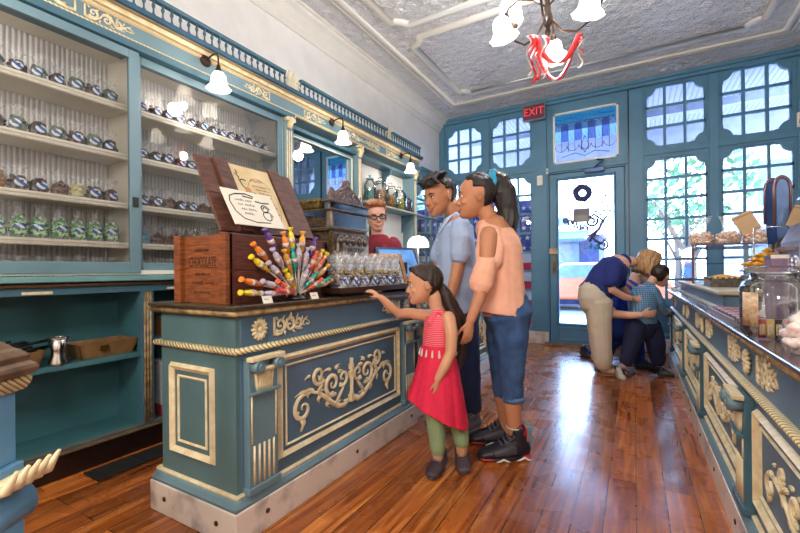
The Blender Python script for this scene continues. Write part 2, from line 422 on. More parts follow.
def fleuron(mb, Tm, N, W, H, h=.01):
    # running scroll, left block to feathery right end
    sx = W; sy = H/2
    M = lambda u, v, w=0: Tm(u*sx, v*sy, w)
    def st(pts, w0, w1=.0015):
        stroke(mb, pts, lambda t: w0*(1-t)+w1*t, M, h, 6, N)
    A = .0085*(H/.1)
    q = sy/sx
    def sp(cx, cy, R, a0, turns): st([(cx+(x-cx)*q, y) for x, y in spiral(cx, cy, R, a0, turns, 24, rin=.12)], A*1.1, A*.5)
    st([(.02, -.85), (.02, .85)], A*.8, A*.8)
    sp(.17, .1, .75, -2.4, 1.3); sp(.42, -.1, .7, 2.4, -1.3); sp(.64, .1, .6, -2.4, 1.3)
    st([(.03, -.7), (.1, -.85), (.2, -.75), (.3, -.2), (.36, .55), (.46, .75)], A*1.1, A*.6)
    st([(.4, .75), (.5, .6), (.56, -.2), (.62, -.6), (.7, -.6)], A, A*.5)
    st([(.66, -.5), (.76, -.2), (.82, .3), (.9, .2), (.97, -.1)], A*.8, .001)
    for (u, v, a) in ((.1, .6, 2), (.22, .6, .6), (.3, -.6, -2), (.44, .8, 1.2), (.5, -.6, -1), (.6, .6, .8), (.68, -.5, -.6), (.74, .3, 1.0), (.78, -.1, -.9), (.84, .3, .5), (.88, -.2, -.3), (.7, .0, 0)):
        st([(u, v), (u+.05*cos(a), v+.25*sin(a)), (u+.1*cos(a+.4), v+.4*sin(a+.4))], A*.8, .001)
def scribble(name, m, parent, T, u0, u1, v, h, seed=1, w=.0011, N=(0, 0, 1)):
    # a line of handwriting too small to read: joined up and down strokes with gaps between words
    mb = MB(); rr = random.Random(seed); u = u0
    while u < u1-h:
        L = min(u1-u, rr.uniform(2.2, 5)*h); pts = []; k = max(3, int(L/(h*.32)))
        for i in range(k): pts.append((u+L*i/(k-1), v+(h*.5*rr.uniform(.5, 1.2) if i % 2 else -h*.5*rr.uniform(.5, 1.0))))
        mb.tube([T(a, b, 0) for a, b in pts], [(w*.6, w)]*k, 5, side=N); u += L+h*.8
    return part(name, mb, m, parent)
def frame2d(mb, Tm, u0, u1, v0, v1, w, h0, h1):
    # rectangular moulding with mitred corners: inner edge low (h1), outer edge high (h0)
    o = [(u0, v0), (u1, v0), (u1, v1), (u0, v1)]; i = [(u0+w, v0+w), (u1-w, v0+w), (u1-w, v1-w), (u0+w, v1-w)]
    mid = [((a[0]*.6+b[0]*.4), (a[1]*.6+b[1]*.4)) for a, b in zip(o, i)]
    vs = [Tm(a, b, 0) for a, b in o]+[Tm(a, b, h0) for a, b in mid]+[Tm(a, b, h1) for a, b in i]+[Tm(a, b, 0) for a, b in i]
    fs = []
    for k in range(3):
        for j in range(4): fs.append((k*4+j, k*4+(j+1) % 4, (k+1)*4+(j+1) % 4, (k+1)*4+j))
    for j in range(4): fs.append((12+j, 12+(j+1) % 4, (j+1) % 4, j))
    mb.add(vs, fs)
# ------------------------------------------------------------------ room shell
YB = 6.07; XL = -2.72; XR = 1.85; ZC = 3.45; YF = -3.0
struct('floor', MB().box(-2.9, XR+.1, YF-.1, YB+.12, -.05, 0), FLOOR, label='glossy orange-brown pine floorboards running to the door')
ce = struct('ceiling', MB().box(-2.95, XR+.1, YF-.1, YB+.12, ZC, ZC+.06), TIN, label='white pressed tin ceiling with raised mouldings')
def flatsweep(mb, pts, z, w, h, closed=True):
    # rounded moulding following a path on the ceiling
    mb.tube([(a, b, z) for a, b in pts], [(h, w)]*len(pts), 8, side=(0, 0, 1), caps=not closed, closed=closed)
cm = MB()
TINT = mat('tin_moulding', '#dedcd4', .32, var=.03, bump=.15, bscale=40, spec=.6)
TINT2 = mat('tin_moulding_yellowed', '#cfc4a2', .4, var=.1)
def scallop_frame(x0, x1, y0, y1, r):
    P = []
    def arc(cx, cy, a0, a1, n=9):
        for i in range(n):
            a = radians(a0+(a1-a0)*i/(n-1)); P.append((cx+r*cos(a), cy+r*sin(a)))
    arc(x0, y0, 0, 90); arc(x0, y1, -90, 0); arc(x1, y1, 180, 270); arc(x1, y0, 90, 180)
    return P[9-1:]+P[:9-1] if False else P
flatsweep(cm, [(-2.24, YF+.5), (-2.24, 5.5), (1.35, 5.5), (1.35, YF+.5)], ZC, .035, .028)
flatsweep(cm, [(-2.3, YF+.44), (-2.3, 5.57), (1.41, 5.57), (1.41, YF+.44)], ZC, .012, .018)
segs = [(-2.0, 3.45), (3.85, 5.2)]
def inner(y0, y1, r=.13):
    P = []
    for cx, cy, a0, a1 in ((-2.02, y0, 0, 90), (-2.02, y1, -90, 0), (1.12, y1, 180, 270), (1.12, y0, 90, 180)):
        # concave corners
        seq = range(8)
        for i in seq:
            a = radians(a0+(a1-a0)*i/7)
            P.append((cx+r*cos(a), cy+r*sin(a)))
    # order the corners so that the path goes round
    c = [P[k*8:(k+1)*8] for k in range(4)]
    return c[0]+c[1]+c[2]+c[3]
flatsweep(cm, inner(-1.9, 3.5), ZC, .04, .035)
flatsweep(cm, inner(3.72, 5.25), ZC, .04, .035)
part('ceiling_moulding', cm, TINT, ce)
cy = MB()
for (x0, x1, y) in ((.1, .42, 5.36), (.5, .75, 5.30), (.85, 1.02, 5.26)):
    cy.box(x0, x1, y-.03, y+.03, ZC-.03, ZC-.005)
# crown moulding along the left wall and the front
crown = [(0, -.17), (.02, -.17), (.025, -.145), (.045, -.13), (.05, -.105), (.075, -.085), (.11, -.05), (.15, -.035), (.155, -.015), (.185, -.012), (.19, 0), (0, 0)]
struct('trim_1', MB().sweep(crown, (XL, YF, ZC), (XL, YB, ZC), (1, 0, 0), (0, 0, 1)), TINT, label='white crown moulding along the left wall')
struct('trim_2', MB().sweep(crown, (XR, YF, ZC), (XR, YB, ZC), (-1, 0, 0), (0, 0, 1)), TINT, label='white crown moulding along the right wall')
WALLP = mat('embossed_wall', '#eceae6', .45, var=.04, bump=1, bscale=16)
w = MB().box(-2.95, XL, YF, YB, 2.56, ZC)
w.box(-2.95, XL, 3.56, YB, 0, 2.56)
w.box(-2.95, -2.9, YF, 3.56, 0, 2.56)
struct('wall_left', w, WALLP, label='cream embossed upper wall above the cabinets')
struct('wall_right', MB().box(XR, XR+.1, YF, YB, 0, ZC), WALLP)
struct('wall_front', MB().box(-2.95, XR+.1, YF-.1, YF, 0, ZC), WALLP)
# ---- back wall: teal framework with openings
HO = [(-2.6, -2.01, 2.57, 3.29), (-1.87, -1.275, 2.57, 3.31), (-2.6, -2.01, .95, 2.42), (-1.87, -1.275, .2, 2.42),
      (-.975, -.16, 2.53, 3.24), (-1.04, -.09, .0, 2.4),
      (.14, .765, 2.58, 3.35), (.905, 1.535, 2.58, 3.37), (.14, .775, .66, 2.44), (.905, 1.55, .66, 2.46)]
xs = sorted({XL-.1, XR} | {h[0] for h in HO} | {h[1] for h in HO}); zs = sorted({0, ZC} | {h[2] for h in HO} | {h[3] for h in HO})
w = MB()
for i in range(len(xs)-1):
    # merge vertical runs
    run = None
    for j in range(len(zs)-1):
        cx = (xs[i]+xs[i+1])/2; cz = (zs[j]+zs[j+1])/2
        solid_ = not any(h[0] < cx < h[1] and h[2] < cz < h[3] for h in HO)
        if solid_:
            if run is None: run = [zs[j], zs[j+1]]
            else: run[1] = zs[j+1]
        if (not solid_ or j == len(zs)-2) and run:
            w.box(xs[i], xs[i+1], YB, YB+.1, run[0], run[1]); run = None
wb = struct('wall_back', w, TEALW, label='teal wooden shopfront wall with windows and door')
tr = MB()
# stiles, rails and cornice standing proud of the wall
for x0, x1 in ((XL, -2.63), (-1.985, -1.895), (-1.25, -1.06), (-.05, .115), (.79, .88), (1.57, 1.7)):
    tr.box(x0, x1, YB-.025, YB, .17, 3.36)
tr.box(XL, XR, YB-.05, YB, 3.37, 3.41); tr.box(XL, XR, YB-.08, YB, 3.41, ZC)
tr.box(-2.63, -1.25, YB-.02, YB, 2.46, 2.53); tr.box(.1, 1.57, YB-.02, YB, 2.49, 2.55); tr.box(-1.06, -.06, YB-.03, YB, 2.42, 2.47)
for x0, x1, z0, z1 in ((.17, .74, .2, .6), (.93, 1.5, .2, .6), (-2.58, -2.03, .25, .85)):
    frame2d(tr, lambda u, v, ww: V((u, YB-ww, v)), x0, x1, z0, z1, .035, .02, .004)
part('framing', tr, TEALW, wb, bevel=.004)
struct('trim_3', MB().box(-.055, -.04, YB-.034, YB-.02, .2, 3.36), BLACK, label='dark vertical rod beside the door frame')
bb = MB().box(XL, -1.05, YB-.045, YB-.002, 0, .17); bb.box(-.06, XR, YB-.045, YB-.002, 0, .17)
struct('baseboard_back', bb, MARBLE, label='grey marble skirting beneath the shopfront windows', bevel=.006)

def window(n, x0, x1, z0, z1, nc, nr, top=True, bot=True, y=YB+.035, first=False):
    root = thing('window_%d' % n, None, None, (0, 0, 0)); root['kind'] = 'structure'
    m = MB(); bw = .032; bw2 = .02
    m.box(x0, x1, y-.02, y+.02, z0, z0+bw*.6); m.box(x0, x1, y-.02, y+.02, z1-bw*.6, z1)
    m.box(x0, x0+bw*.6, y-.02, y+.02, z0, z1); m.box(x1-bw*.6, x1, y-.02, y+.02, z0, z1)
    for i in range(1, nc):
        x = x0+(x1-x0)*i/nc; m.box(x-bw/2, x+bw/2, y-.022, y+.018, z0, z1)
    for j in range(1, nr):
        z = z0+(z1-z0)*j/nr; m.box(x0, x1, y-.02, y+.016, z-bw/2, z+bw/2)
    part('glazing_bars', m, TEALW, root)
    c = MB()
    r = .115
    def corner(cx, cz, sx, sz):
        # quarter-round block with small steps on either side
        poly = [(0, 0), (r*1.3, 0), (r*1.3, r*.22), (r*1.02, r*.22)]
        for i in range(7):
            a = radians(10+70*i/6); poly.append((r*1.02*cos(a), r*1.02*sin(a)))
        poly += [(r*.22, r*1.02), (r*.22, r*1.3), (0, r*1.3)]
        c.prism([(cx+sx*a, cz+sz*b) for a, b in poly], lambda u, v, ww: V((u, y-.03+ww, v)), .05)
    if top: corner(x0, z1, 1, -1); corner(x1, z1, -1, -1)
    if bot: corner(x0, z0, 1, 1); corner(x1, z0, -1, 1)
    if c.v: part('corner_blocks', c, TEALW, root)
    part('glass', MB().box(x0, x1, y-.003, y+.003, z0, z1), GLASS, root)
    return root
window(1, *HO[0], 3, 3); window(2, *HO[1], 3, 3); window(3, *HO[2], 3, 6, True, False); window(4, *HO[3], 3, 8, True, False)
window(5, *HO[6], 3, 3); window(6, *HO[7], 3, 3); window(7, *HO[8], 3, 7, True, False); window(8, *HO[9], 3, 7, True, False)
# ---- stained glass transom
def leadglass(root, x0, x1, z0, z1, y):
    cols = {'aqua': (.2, .5, .55), 'blue': (.38, .5, .72), 'clear': (.95, .98, 1), 'pale': (.65, .88, .95)}
    gm = {k: glassmat('stained_'+k, v, .6, .05, .02) for k, v in cols.items()}
    parts_ = {k: MB() for k in cols}; lead = MB(); n = 9; W = (x1-x0); d = W/n; ztop = z1; zb = z1-.2; H = z1-z0
    def pane(k, pts): parts_[k].prism(pts, lambda u, v, ww: V((u, y-.002+ww, v)), .004)
    pane('aqua', [(x0, z1), (x1, z1), (x1, z1-H*.2), (x0, z1-H*.2)])
    for i in range(n):
        a = x0+i*d; pane('blue' if i % 2 else 'pale', [(a, z1-H*.2), (a+d, z1-H*.2), (a+d, z0+H*.42), (a, z0+H*.42)])
    pane('clear', [(x0, z0+H*.42), (x1, z0+H*.42), (x1, z0), (x0, z0)])
    def ln(p, q, r=.004): lead.tube([(p[0], y-.004, p[1]), (q[0], y-.004, q[1])], r, 5)
    for i in range(1, n): ln((x0+i*d, z1-H*.3), (x0+i*d, z0+H*.2))
    for i in range(n+1):
        for k in range(8):
            a0 = pi*k/8; a1 = pi*(k+1)/8; cx = x0+i*d
            if x0 <= cx+d*cos(a0) <= x1+.001 and x0 <= cx+d*cos(a1) <= x1+.001:
                ln((cx+d*cos(a0), z1-H*.32+d*sin(a0)), (cx+d*cos(a1), z1-H*.32+d*sin(a1)))
    for f in (.1, .2): ln((x0, z1-H*f), (x1, z1-H*f), .003)
    for i in range(5):
        for k in range(8):
            a0 = pi+pi*k/8; a1 = pi+pi*(k+1)/8; R = W/10; cx = x0+R+i*2*R
            ln((cx+R*cos(a0), z0+H*.33+R*sin(a0)), (cx+R*cos(a1), z0+H*.33+R*sin(a1)))
    cx = (x0+x1)/2
    for sg in (1, -1):
        ln((cx, z0+H*.15), (cx+sg*.05, z0+H*.3)); ln((cx+sg*.05, z0+H*.3), (cx, z0+H*.5)); ln((cx, z0+H*.08), (cx+sg*.12, z0+H*.16)); ln((cx+sg*.12, z0+H*.16), (cx+sg*.3, z0+H*.1))
    for k, m in parts_.items(): part('stained_glass', m, gm[k], root)
    part('lead_lines', lead, mat('lead', '#3b4450', .5), root)
r = thing('window_9', None, None); r['kind'] = 'structure'
m = MB(); x0, x1, z0, z1 = HO[4]; y = YB+.03
for b in ((x0, x1, z0, z0+.025), (x0, x1, z1-.025, z1), (x0, x0+.025, z0, z1), (x1-.025, x1, z0, z1)): m.box(b[0], b[1], y-.03, y+.02, b[2], b[3])
part('window_frame', m, WHITE, r); leadglass(r, x0+.025, x1-.025, z0+.025, z1-.025, y)
# ---- front door
d = thing('door_1', None, None); d['kind'] = 'structure'
m = MB(); y0, y1 = YB+.01, YB+.06
m.box(-1.03, -.915, y0, y1, .02, 2.39); m.box(-.225, -.1, y0, y1, .02, 2.39); m.box(-.915, -.225, y0, y1, .02, .3); m.box(-.915, -.225, y0, y1, 2.3, 2.39)
part('door_leaf', m, TEALW, d, bevel=.003)
m = MB(); frame2d(m, lambda u, v, ww: V((u, y0-ww, v)), -.945, -.195, .27, 2.33, .03, .015, .003); frame2d(m, lambda u, v, ww: V((u, y0-ww, v)), -.93, -.21, .06, .25, .025, .012, .003)
part('door_moulding', m, TEALW, d)
part('door_stop', MB().box(-1.06, -1.02, YB+.06, YB+.09, 0, 2.42).box(-.11, -.06, YB+.06, YB+.09, 0, 2.42).box(-1.06, -.06, YB+.06, YB+.09, 2.37, 2.42), TEALW, d)
part('glass', MB().box(-.915, -.225, y0+.02, y0+.026, .3, 2.3), GLASS, d)
struct('trim_4', MB().box(-1.1, -.06, YB-.06, YB+.0, 0, .035), mat('threshold', '#8a8578', .4, metal=.4), label='grey metal door threshold')
h = part('door_handle', MB().box(-.995, -.955, y0-.008, y0, .98, 1.22), BRASS, d, bevel=.004)
part('grip', MB().tube([(-.975, y0-.005, 1.17), (-.975, y0-.05, 1.15), (-.975, y0-.055, 1.09), (-.975, y0-.045, 1.03), (-.975, y0-.005, 1.02)], .009, 8), BRASS, h)
part('lock_case', MB().box(-1.04, -.93, y0-.03, y0, 1.27, 1.35).lathe([(.0, 0), (.02, 0), (.02, .03), (0, .03)], (-.96, y0-.04, 1.31), 10), mat('brass_pale', '#cfae86', .4, metal=.3), d, bevel=.004)
dc = thing('door_closer', 'dark blue metal door closer arm mounted above the glass front door', 'door closer', (-.35, YB, 2.42))
part('closer_body', MB().obox((-.1, -.04, -.04), (.24, .05, .06)), mat('closer_blue', '#2e4f7e', .35, metal=.3), dc, bevel=.006)
part('closer_arm', MB().tube([(-.1, -.05, -.01), (.02, -.14, .06), (-.06, -.03, .1)], .012, 6), mat('closer_blue', '#2e4f7e'), dc)

# ---- exit sign, switches
e = thing('exit_sign', 'red-lettered grey EXIT sign mounted above the left side of the front door', 'exit sign', (-1.21, YB-.1, 3.28))
part('case', MB().box(-.155, .155, -.03, .05, -.115, .115), mat('sign_case', '#8d8e96', .4, metal=.3), e, bevel=.008)
part('face', MB().box(-.14, .14, -.034, -.029, -.1, .1), mat('sign_face', '#6d3a48', .5), e)
text('lettering', 'EXIT', .15, emitmat('exit_red', (1, .08, .1), .9), e, (0, -.037, 0), (pi/2, 0, 0), .002, squash=.9)
bx = thing('wall_switch', 'small white thermostat box on the teal post left of the door', 'thermostat', (-1.15, YB-.045, 2.32))
part('case', MB().box(-.04, .04, -.01, .02, -.07, .07), WHITE, bx, bevel=.006); part('dial', MB().box(-.02, .02, -.015, -.009, -.01, .04), CARD, bx)
bx = thing('door_sensor', 'tiny white door contact box beside the top of the door frame', 'sensor', (-1.05, YB-.035, 2.44))
part('case', MB().box(-.015, .015, -.01, .005, -.04, .04), WHITE, bx, bevel=.003); part('lens', MB().box(-.006, .006, -.013, -.009, -.01, .01), BLACK, bx)
bx = thing('alarm_box', 'small pale alarm box on the teal post at the right end of the shopfront', 'alarm box', (1.6, YB-.03, 2.66))
part('case', MB().box(-.045, .045, -.03, .0, -.08, .08), WHITE, bx, bevel=.008); part('grille', MB().box(-.03, .03, -.033, -.029, -.05, .0), mat('grille_tan', '#b9a27c', .6), bx)
# ---- on the door glass
wr = thing('door_wreath', 'round dark purple twig wreath hanging on the door glass', 'wreath', (-.6, YB-.012, 2.09))
mb = MB()
for k in range(46):
    a = 2*pi*k/46; rr = .08+random.uniform(-.012, .012)
    p = V((rr*cos(a), random.uniform(-.012, .012), rr*sin(a))); q = p+V((cos(a+.9)*.05, random.uniform(-.02, .0), sin(a+.9)*.05))
    mb.tube([p, (p+q)/2+V((0, -.01, .005)), q], .013, 5)
mb.tube([(.08*cos(2*pi*k/24), 0, .08*sin(2*pi*k/24)) for k in range(24)], .036, 8, closed=True)
part('twigs', mb, mat('wreath_purple', '#4a4a86', .8, var=.3, nscale=40), wr)
part('bow', MB().ell((.055, -.02, -.075), (.035, .012, .018)).ell((.02, -.02, -.085), (.03, .012, .015)), mat('wreath_bow', '#2f3f7c', .7), wr)
ds = thing('door_sign', 'small square grey door sign hung below the wreath on the glass', 'sign', (-.615, YB-.008, 1.79))
part('board', MB().box(-.105, .105, -.006, .006, -.095, .095), mat('sign_board', '#8f8792', .6), ds, bevel=.002)
part('panel', MB().box(-.08, .08, -.009, -.005, -.075, .0), mat('sign_panel', '#a8a596', .6), ds)
scribble('lettering', mat('sign_ink', '#5b4a78', .6), ds, lambda u, v, w: V((u, -.009, v)), -.075, .075, .045, .035, 3, .003, (0, 1, 0))
DL = mat('door_letter_paint', '#34406e', .5, var=.02)
dl = thing('door_lettering', 'dark arched shop lettering painted on the door glass, reading backwards from inside', 'lettering', (-.56, YB-.004, 1.53))
for ch, px_, pz, rz in zip('raline', (-.0, -.06, -.115, -.155, -.205, -.265), (.1, .11, .13, .15, .18, .21), (.15, .2, .25, .3, .35, .4)):
    o = text('letter', ch, .15, DL, dl, (px_, -.006, pz), (pi/2, rz, pi), .003, bold=.006)
mb = MB()
Td = lambda u, v, w: V((u, -.004-w, v)); N_ = (0, -1, 0)
stroke(mb, spiral(.07, .17, .075, .5, -1.3, rin=.3), .017, Td, .003, 6, N_)
stroke(mb, [(.0, .2), (.1, .26), (.2, .18), (.16, .06), (.06, -.02), (.12, -.1), (.2, -.14)], .018, Td, .003, 6, N_)
stroke(mb, [(.24, .22), (.18, .1), (.1, -.02), (.04, -.1)], .016, Td, .003, 6, N_)
stroke(mb, spiral(.2, -.16, .07, 1.5, -1.4, rin=.35), .015, Td, .003, 6, N_)
part('swash', mb, DL, dl)
mb = MB(); stroke(mb, spiral(.12, -.18, .03, 1.5, -1, rin=.35), .014, Td, .003, 6, N_); stroke(mb, [(.06, -.14), (.05, -.2)], .014, Td, .003, 6, N_); stroke(mb, [(.02, -.17), (0, -.2), (-.03, -.18)], .006, Td, .003, 6, N_)
part('swash', mb, mat('door_letter_teal', '#1fa0a0', .5), dl, label='teal swirl letters')
mb = MB()
for (u, v) in ((.24, .5), (.2, .42), (.26, .36), (.22, .3), (.17, .25), (.25, .22), (.21, .15), (.29, .3), (.12, .3)):
    mb.ell((u, -.004, v), (.02, .003, .015)); stroke(mb, [(u, v), (u+.02, v-.03), (u+.005, v-.05)], .006, Td, .002, 5, N_)
part('swash', mb, mat('door_flower_green', '#6fae9c', .6), dl, label='pale green floral sprigs')
# ------------------------------------------------------------------ street outside
og = struct('trim_5', MB().box(-14, 16, YB+.12, 9.6, -.12, -.03), mat('pavement', '#c9c6c4', .8, var=.06, nscale=3), label='pale concrete pavement outside the shop')
struct('trim_6', MB().box(-30, 34, 9.6, 30, -.2, -.14), mat('asphalt', '#7b7b80', .9, var=.1, nscale=3), label='grey street beyond the pavement')
pc = struct('trim_7', MB().box(-8, 9, YB+.1, 8.25, 3.4, 3.5), wave_mat('porch_boards', '#8c90a6', 5, 'X', .6, .6, '#666c80'), label='pale boarded porch ceiling outside the windows')
part('porch_beam', MB().box(-8, 9, 8.1, 8.3, 3.05, 3.45).box(-8, 9, 7.1, 7.25, 3.3, 3.42), mat('porch_paint', '#8f95ab', .6), pc)
pp = MB()
for x in (-2.9, 2.6): pp.lathe([(.08, -.1), (.08, 0), (.055, .05), (.05, 2.9), (.08, 2.98), (.08, 3.1)], (x, 8.15, 0), 16)
part('porch_post', pp, mat('porch_paint', '#8f95ab', .6), pc)
SHF = mat('far_brick', '#b9a49a', .9, var=.12, nscale=2); SHG = mat('far_glass', '#5b7590', .2); FB = mat('far_trim', '#dcd8d0', .8)
def building(x0, x1, h, mm, label, y=19):
    t = thing('street_building', label, 'building', ((x0+x1)/2, y, -.15)); w2 = (x1-x0)/2
    part('facade', MB().box(-w2, w2, 0, 3, 0, h), mm, t)
    part('roof', MB().box(-w2-.15, w2+.15, -.25, 3, h, h+.25), FB, t)
    part('awning', MB().sweep([(0, 2.6), (-.9, 2.2), (-.9, 2.1), (0, 2.45)], (-w2*.9, 0, 0), (w2*.9, 0, 0), (0, 1, 0), (0, 0, 1)), mat('awning_blue', '#2f4f7a', .8), t)
    part('shop_window', MB().box(-w2*.8, w2*.8, -.05, 0, .6, 2.2), SHG, t)
    for i in range(3):
        x = -w2*.6+i*w2*.6; a = part('window', MB().box(x-.45, x+.45, -.06, 0, 3.4, 5.0) if h > 5.2 else MB().box(x-.3, x+.3, -.05, 0, 2.7, 3.0), SHG, t)
        part('sill', MB().box(x-.55, x+.55, -.12, 0, 3.3, 3.4), FB, a)
building(-14, -7.2, 4.0, mat('far_grey', '#9aa3b5', .9), 'low grey building across the street seen through the left windows')
building(-7, -1.0, 2.35, mat('far_slate', '#2c3d66', .9), 'low slate-blue shopfront across the street seen through the door glass', 15)
building(3.0, 9.5, 6.2, mat('far_cream', '#d8d4cc', .9), 'tall pale building across the street seen through the right windows')
LEAF = mat('tree_leaves', '#5f8f62', .6, var=.3, nscale=3); BARK = mat('tree_bark', '#6b5a4c', .9)
def tree(x, y, h, R, n, label):
    t = thing('street_tree', label, 'tree', (x, y, -.13)); mb = MB(); rnd = random.Random(int(x*10))
    part('trunk', MB().tube([(0, 0, 0), (.05, 0, h*.4), (-.05, .05, h*.75)], [.16, .11, .06], 10).tube([(.02, 0, h*.4), (.6, .1, h*.8)], [.07, .03], 8).tube([(.02, 0, h*.45), (-.6, -.1, h*.85)], [.07, .03], 8), BARK, t)
    for _ in range(n):
        a = rnd.uniform(0, 2*pi); ph = rnd.uniform(-1, 1); r = R*rnd.uniform(.5, 1)
        c = V((r*cos(a)*(1-ph*ph)**.5, r*sin(a)*(1-ph*ph)**.5, h+ph*R*.75))
        q = V((rnd.gauss(0, 1), rnd.gauss(0, 1), rnd.gauss(0, 1))).normalized(); u = q.orthogonal().normalized(); v = q.cross(u); s = .12
        mb.add([c-u*s, c+v*s*.5, c+u*s, c-v*s*.5], [(0, 1, 2, 3)])
    part('foliage', mb, LEAF, t)
tree(1.0, 10.6, 3.1, 1.3, 500, 'leafy green street tree seen through the window right of the door')
tree(1.6, 21, 3.4, 1.2, 420, 'green street tree seen through the top of the door glass')
tree(4.4, 11.5, 3.2, 1.4, 450, 'green street tree behind the rightmost window')
tree(-8.2, 12.5, 3.4, 1.4, 420, 'green street tree behind the left windows')
def car(x, y, col, label):
    t = thing('parked_car', label, 'car', (x, y, -.14)); m = mat('car_'+col[1:], col, .25, coat=.5, var=.02)
    body = [(-2.1, .3), (-2.15, .7), (-1.6, .88), (-1.1, .92), (-.6, 1.38), (.9, 1.4), (1.5, .95), (2.1, .85), (2.15, .35)]
    part('body', MB().prism(body, lambda u, v, w: V((u, w-.85, v)), 1.7), m, t, bevel=.08)
    part('window', MB().prism([(-1.0, .95), (-.56, 1.32), (.85, 1.33), (1.32, .95)], lambda u, v, w: V((u, w-.87, v)), 1.74), SHG, t)
    for wx in (-1.35, 1.35):
        o = part('wheel', MB().lathe([(.05, -.1), (.3, -.1), (.33, -.06), (.33, .06), (.3, .1), (.05, .1)], (wx, -.8, .33), 20, R=Matrix.Rotation(pi/2, 3, 'X')), BLACK, t)
        part('hubcap', MB().lathe([(0, -.02), (.18, -.02), (.18, .02), (0, .02)], (wx, -.92, .33), 14, R=Matrix.Rotation(pi/2, 3, 'X')), STEEL, o)
car(-4.9, 11.4, '#e8e6e4', 'white car parked across the pavement seen through the door glass')
car(-1.2, 13.4, '#c8643c', 'orange-red car parked across the street seen through the door glass')
# patriotic bunting behind the window left of the door
fb = thing('bunting_curtain', 'patriotic curtain with white stars on blue over red and white stripes, behind the left windows', 'curtain', (-1.9, YB+.2, .9))
def clothp(x0, x1, z0, z1, seed):
    mb = MB(); n = 26
    vs = []; 
    for i in range(n+1):
        u = i/n; x = x0+(x1-x0)*u; yy = .018*sin(u*31+seed)+.01*sin(u*13)
        vs += [(x, yy, z0), (x, yy, z1), (x, yy+.004, z0), (x, yy+.004, z1)]
    fs = []
    for i in range(n):
        a = i*4; b = a+4; fs += [(a, b, b+1, a+1), (a+2, a+3, b+3, b+2), (a+1, b+1, b+3, a+3), (a, a+2, b+2, b)]
    fs += [(0, 1, 3, 2), (n*4, n*4+2, n*4+3, n*4+1)]
    return mb.add(vs, fs, True)
RED = mat('flag_red', '#d0304a', .8, var=.05); FW = mat('flag_white', '#f0eef2', .8, var=.03); FBL = mat('flag_blue', '#3a55b0', .8, var=.05)
for i in range(8): part('stripe', clothp(-.75, .66, -.72+i*.14, -.58+i*.14, 0), RED if i % 2 == 0 else FW, fb)
c = part('star_field', clothp(-.75, .66, .4, 1.2, 0), FBL, fb); st = MB(); rnd = random.Random(3)
for i in range(12):
    for j in range(5):
        x = -.68+i*.115+(j % 2)*.05; z = .48+j*.15; r = .04
        poly = [((r if k % 2 == 0 else r*.42)*sin(2*pi*k/10)+x, (r if k % 2 == 0 else r*.42)*cos(2*pi*k/10)+z) for k in range(10)]
        st.prism(poly, lambda u, v, w: V((u, -.03+w, v)), .005)
part('stars', st, FW, c)
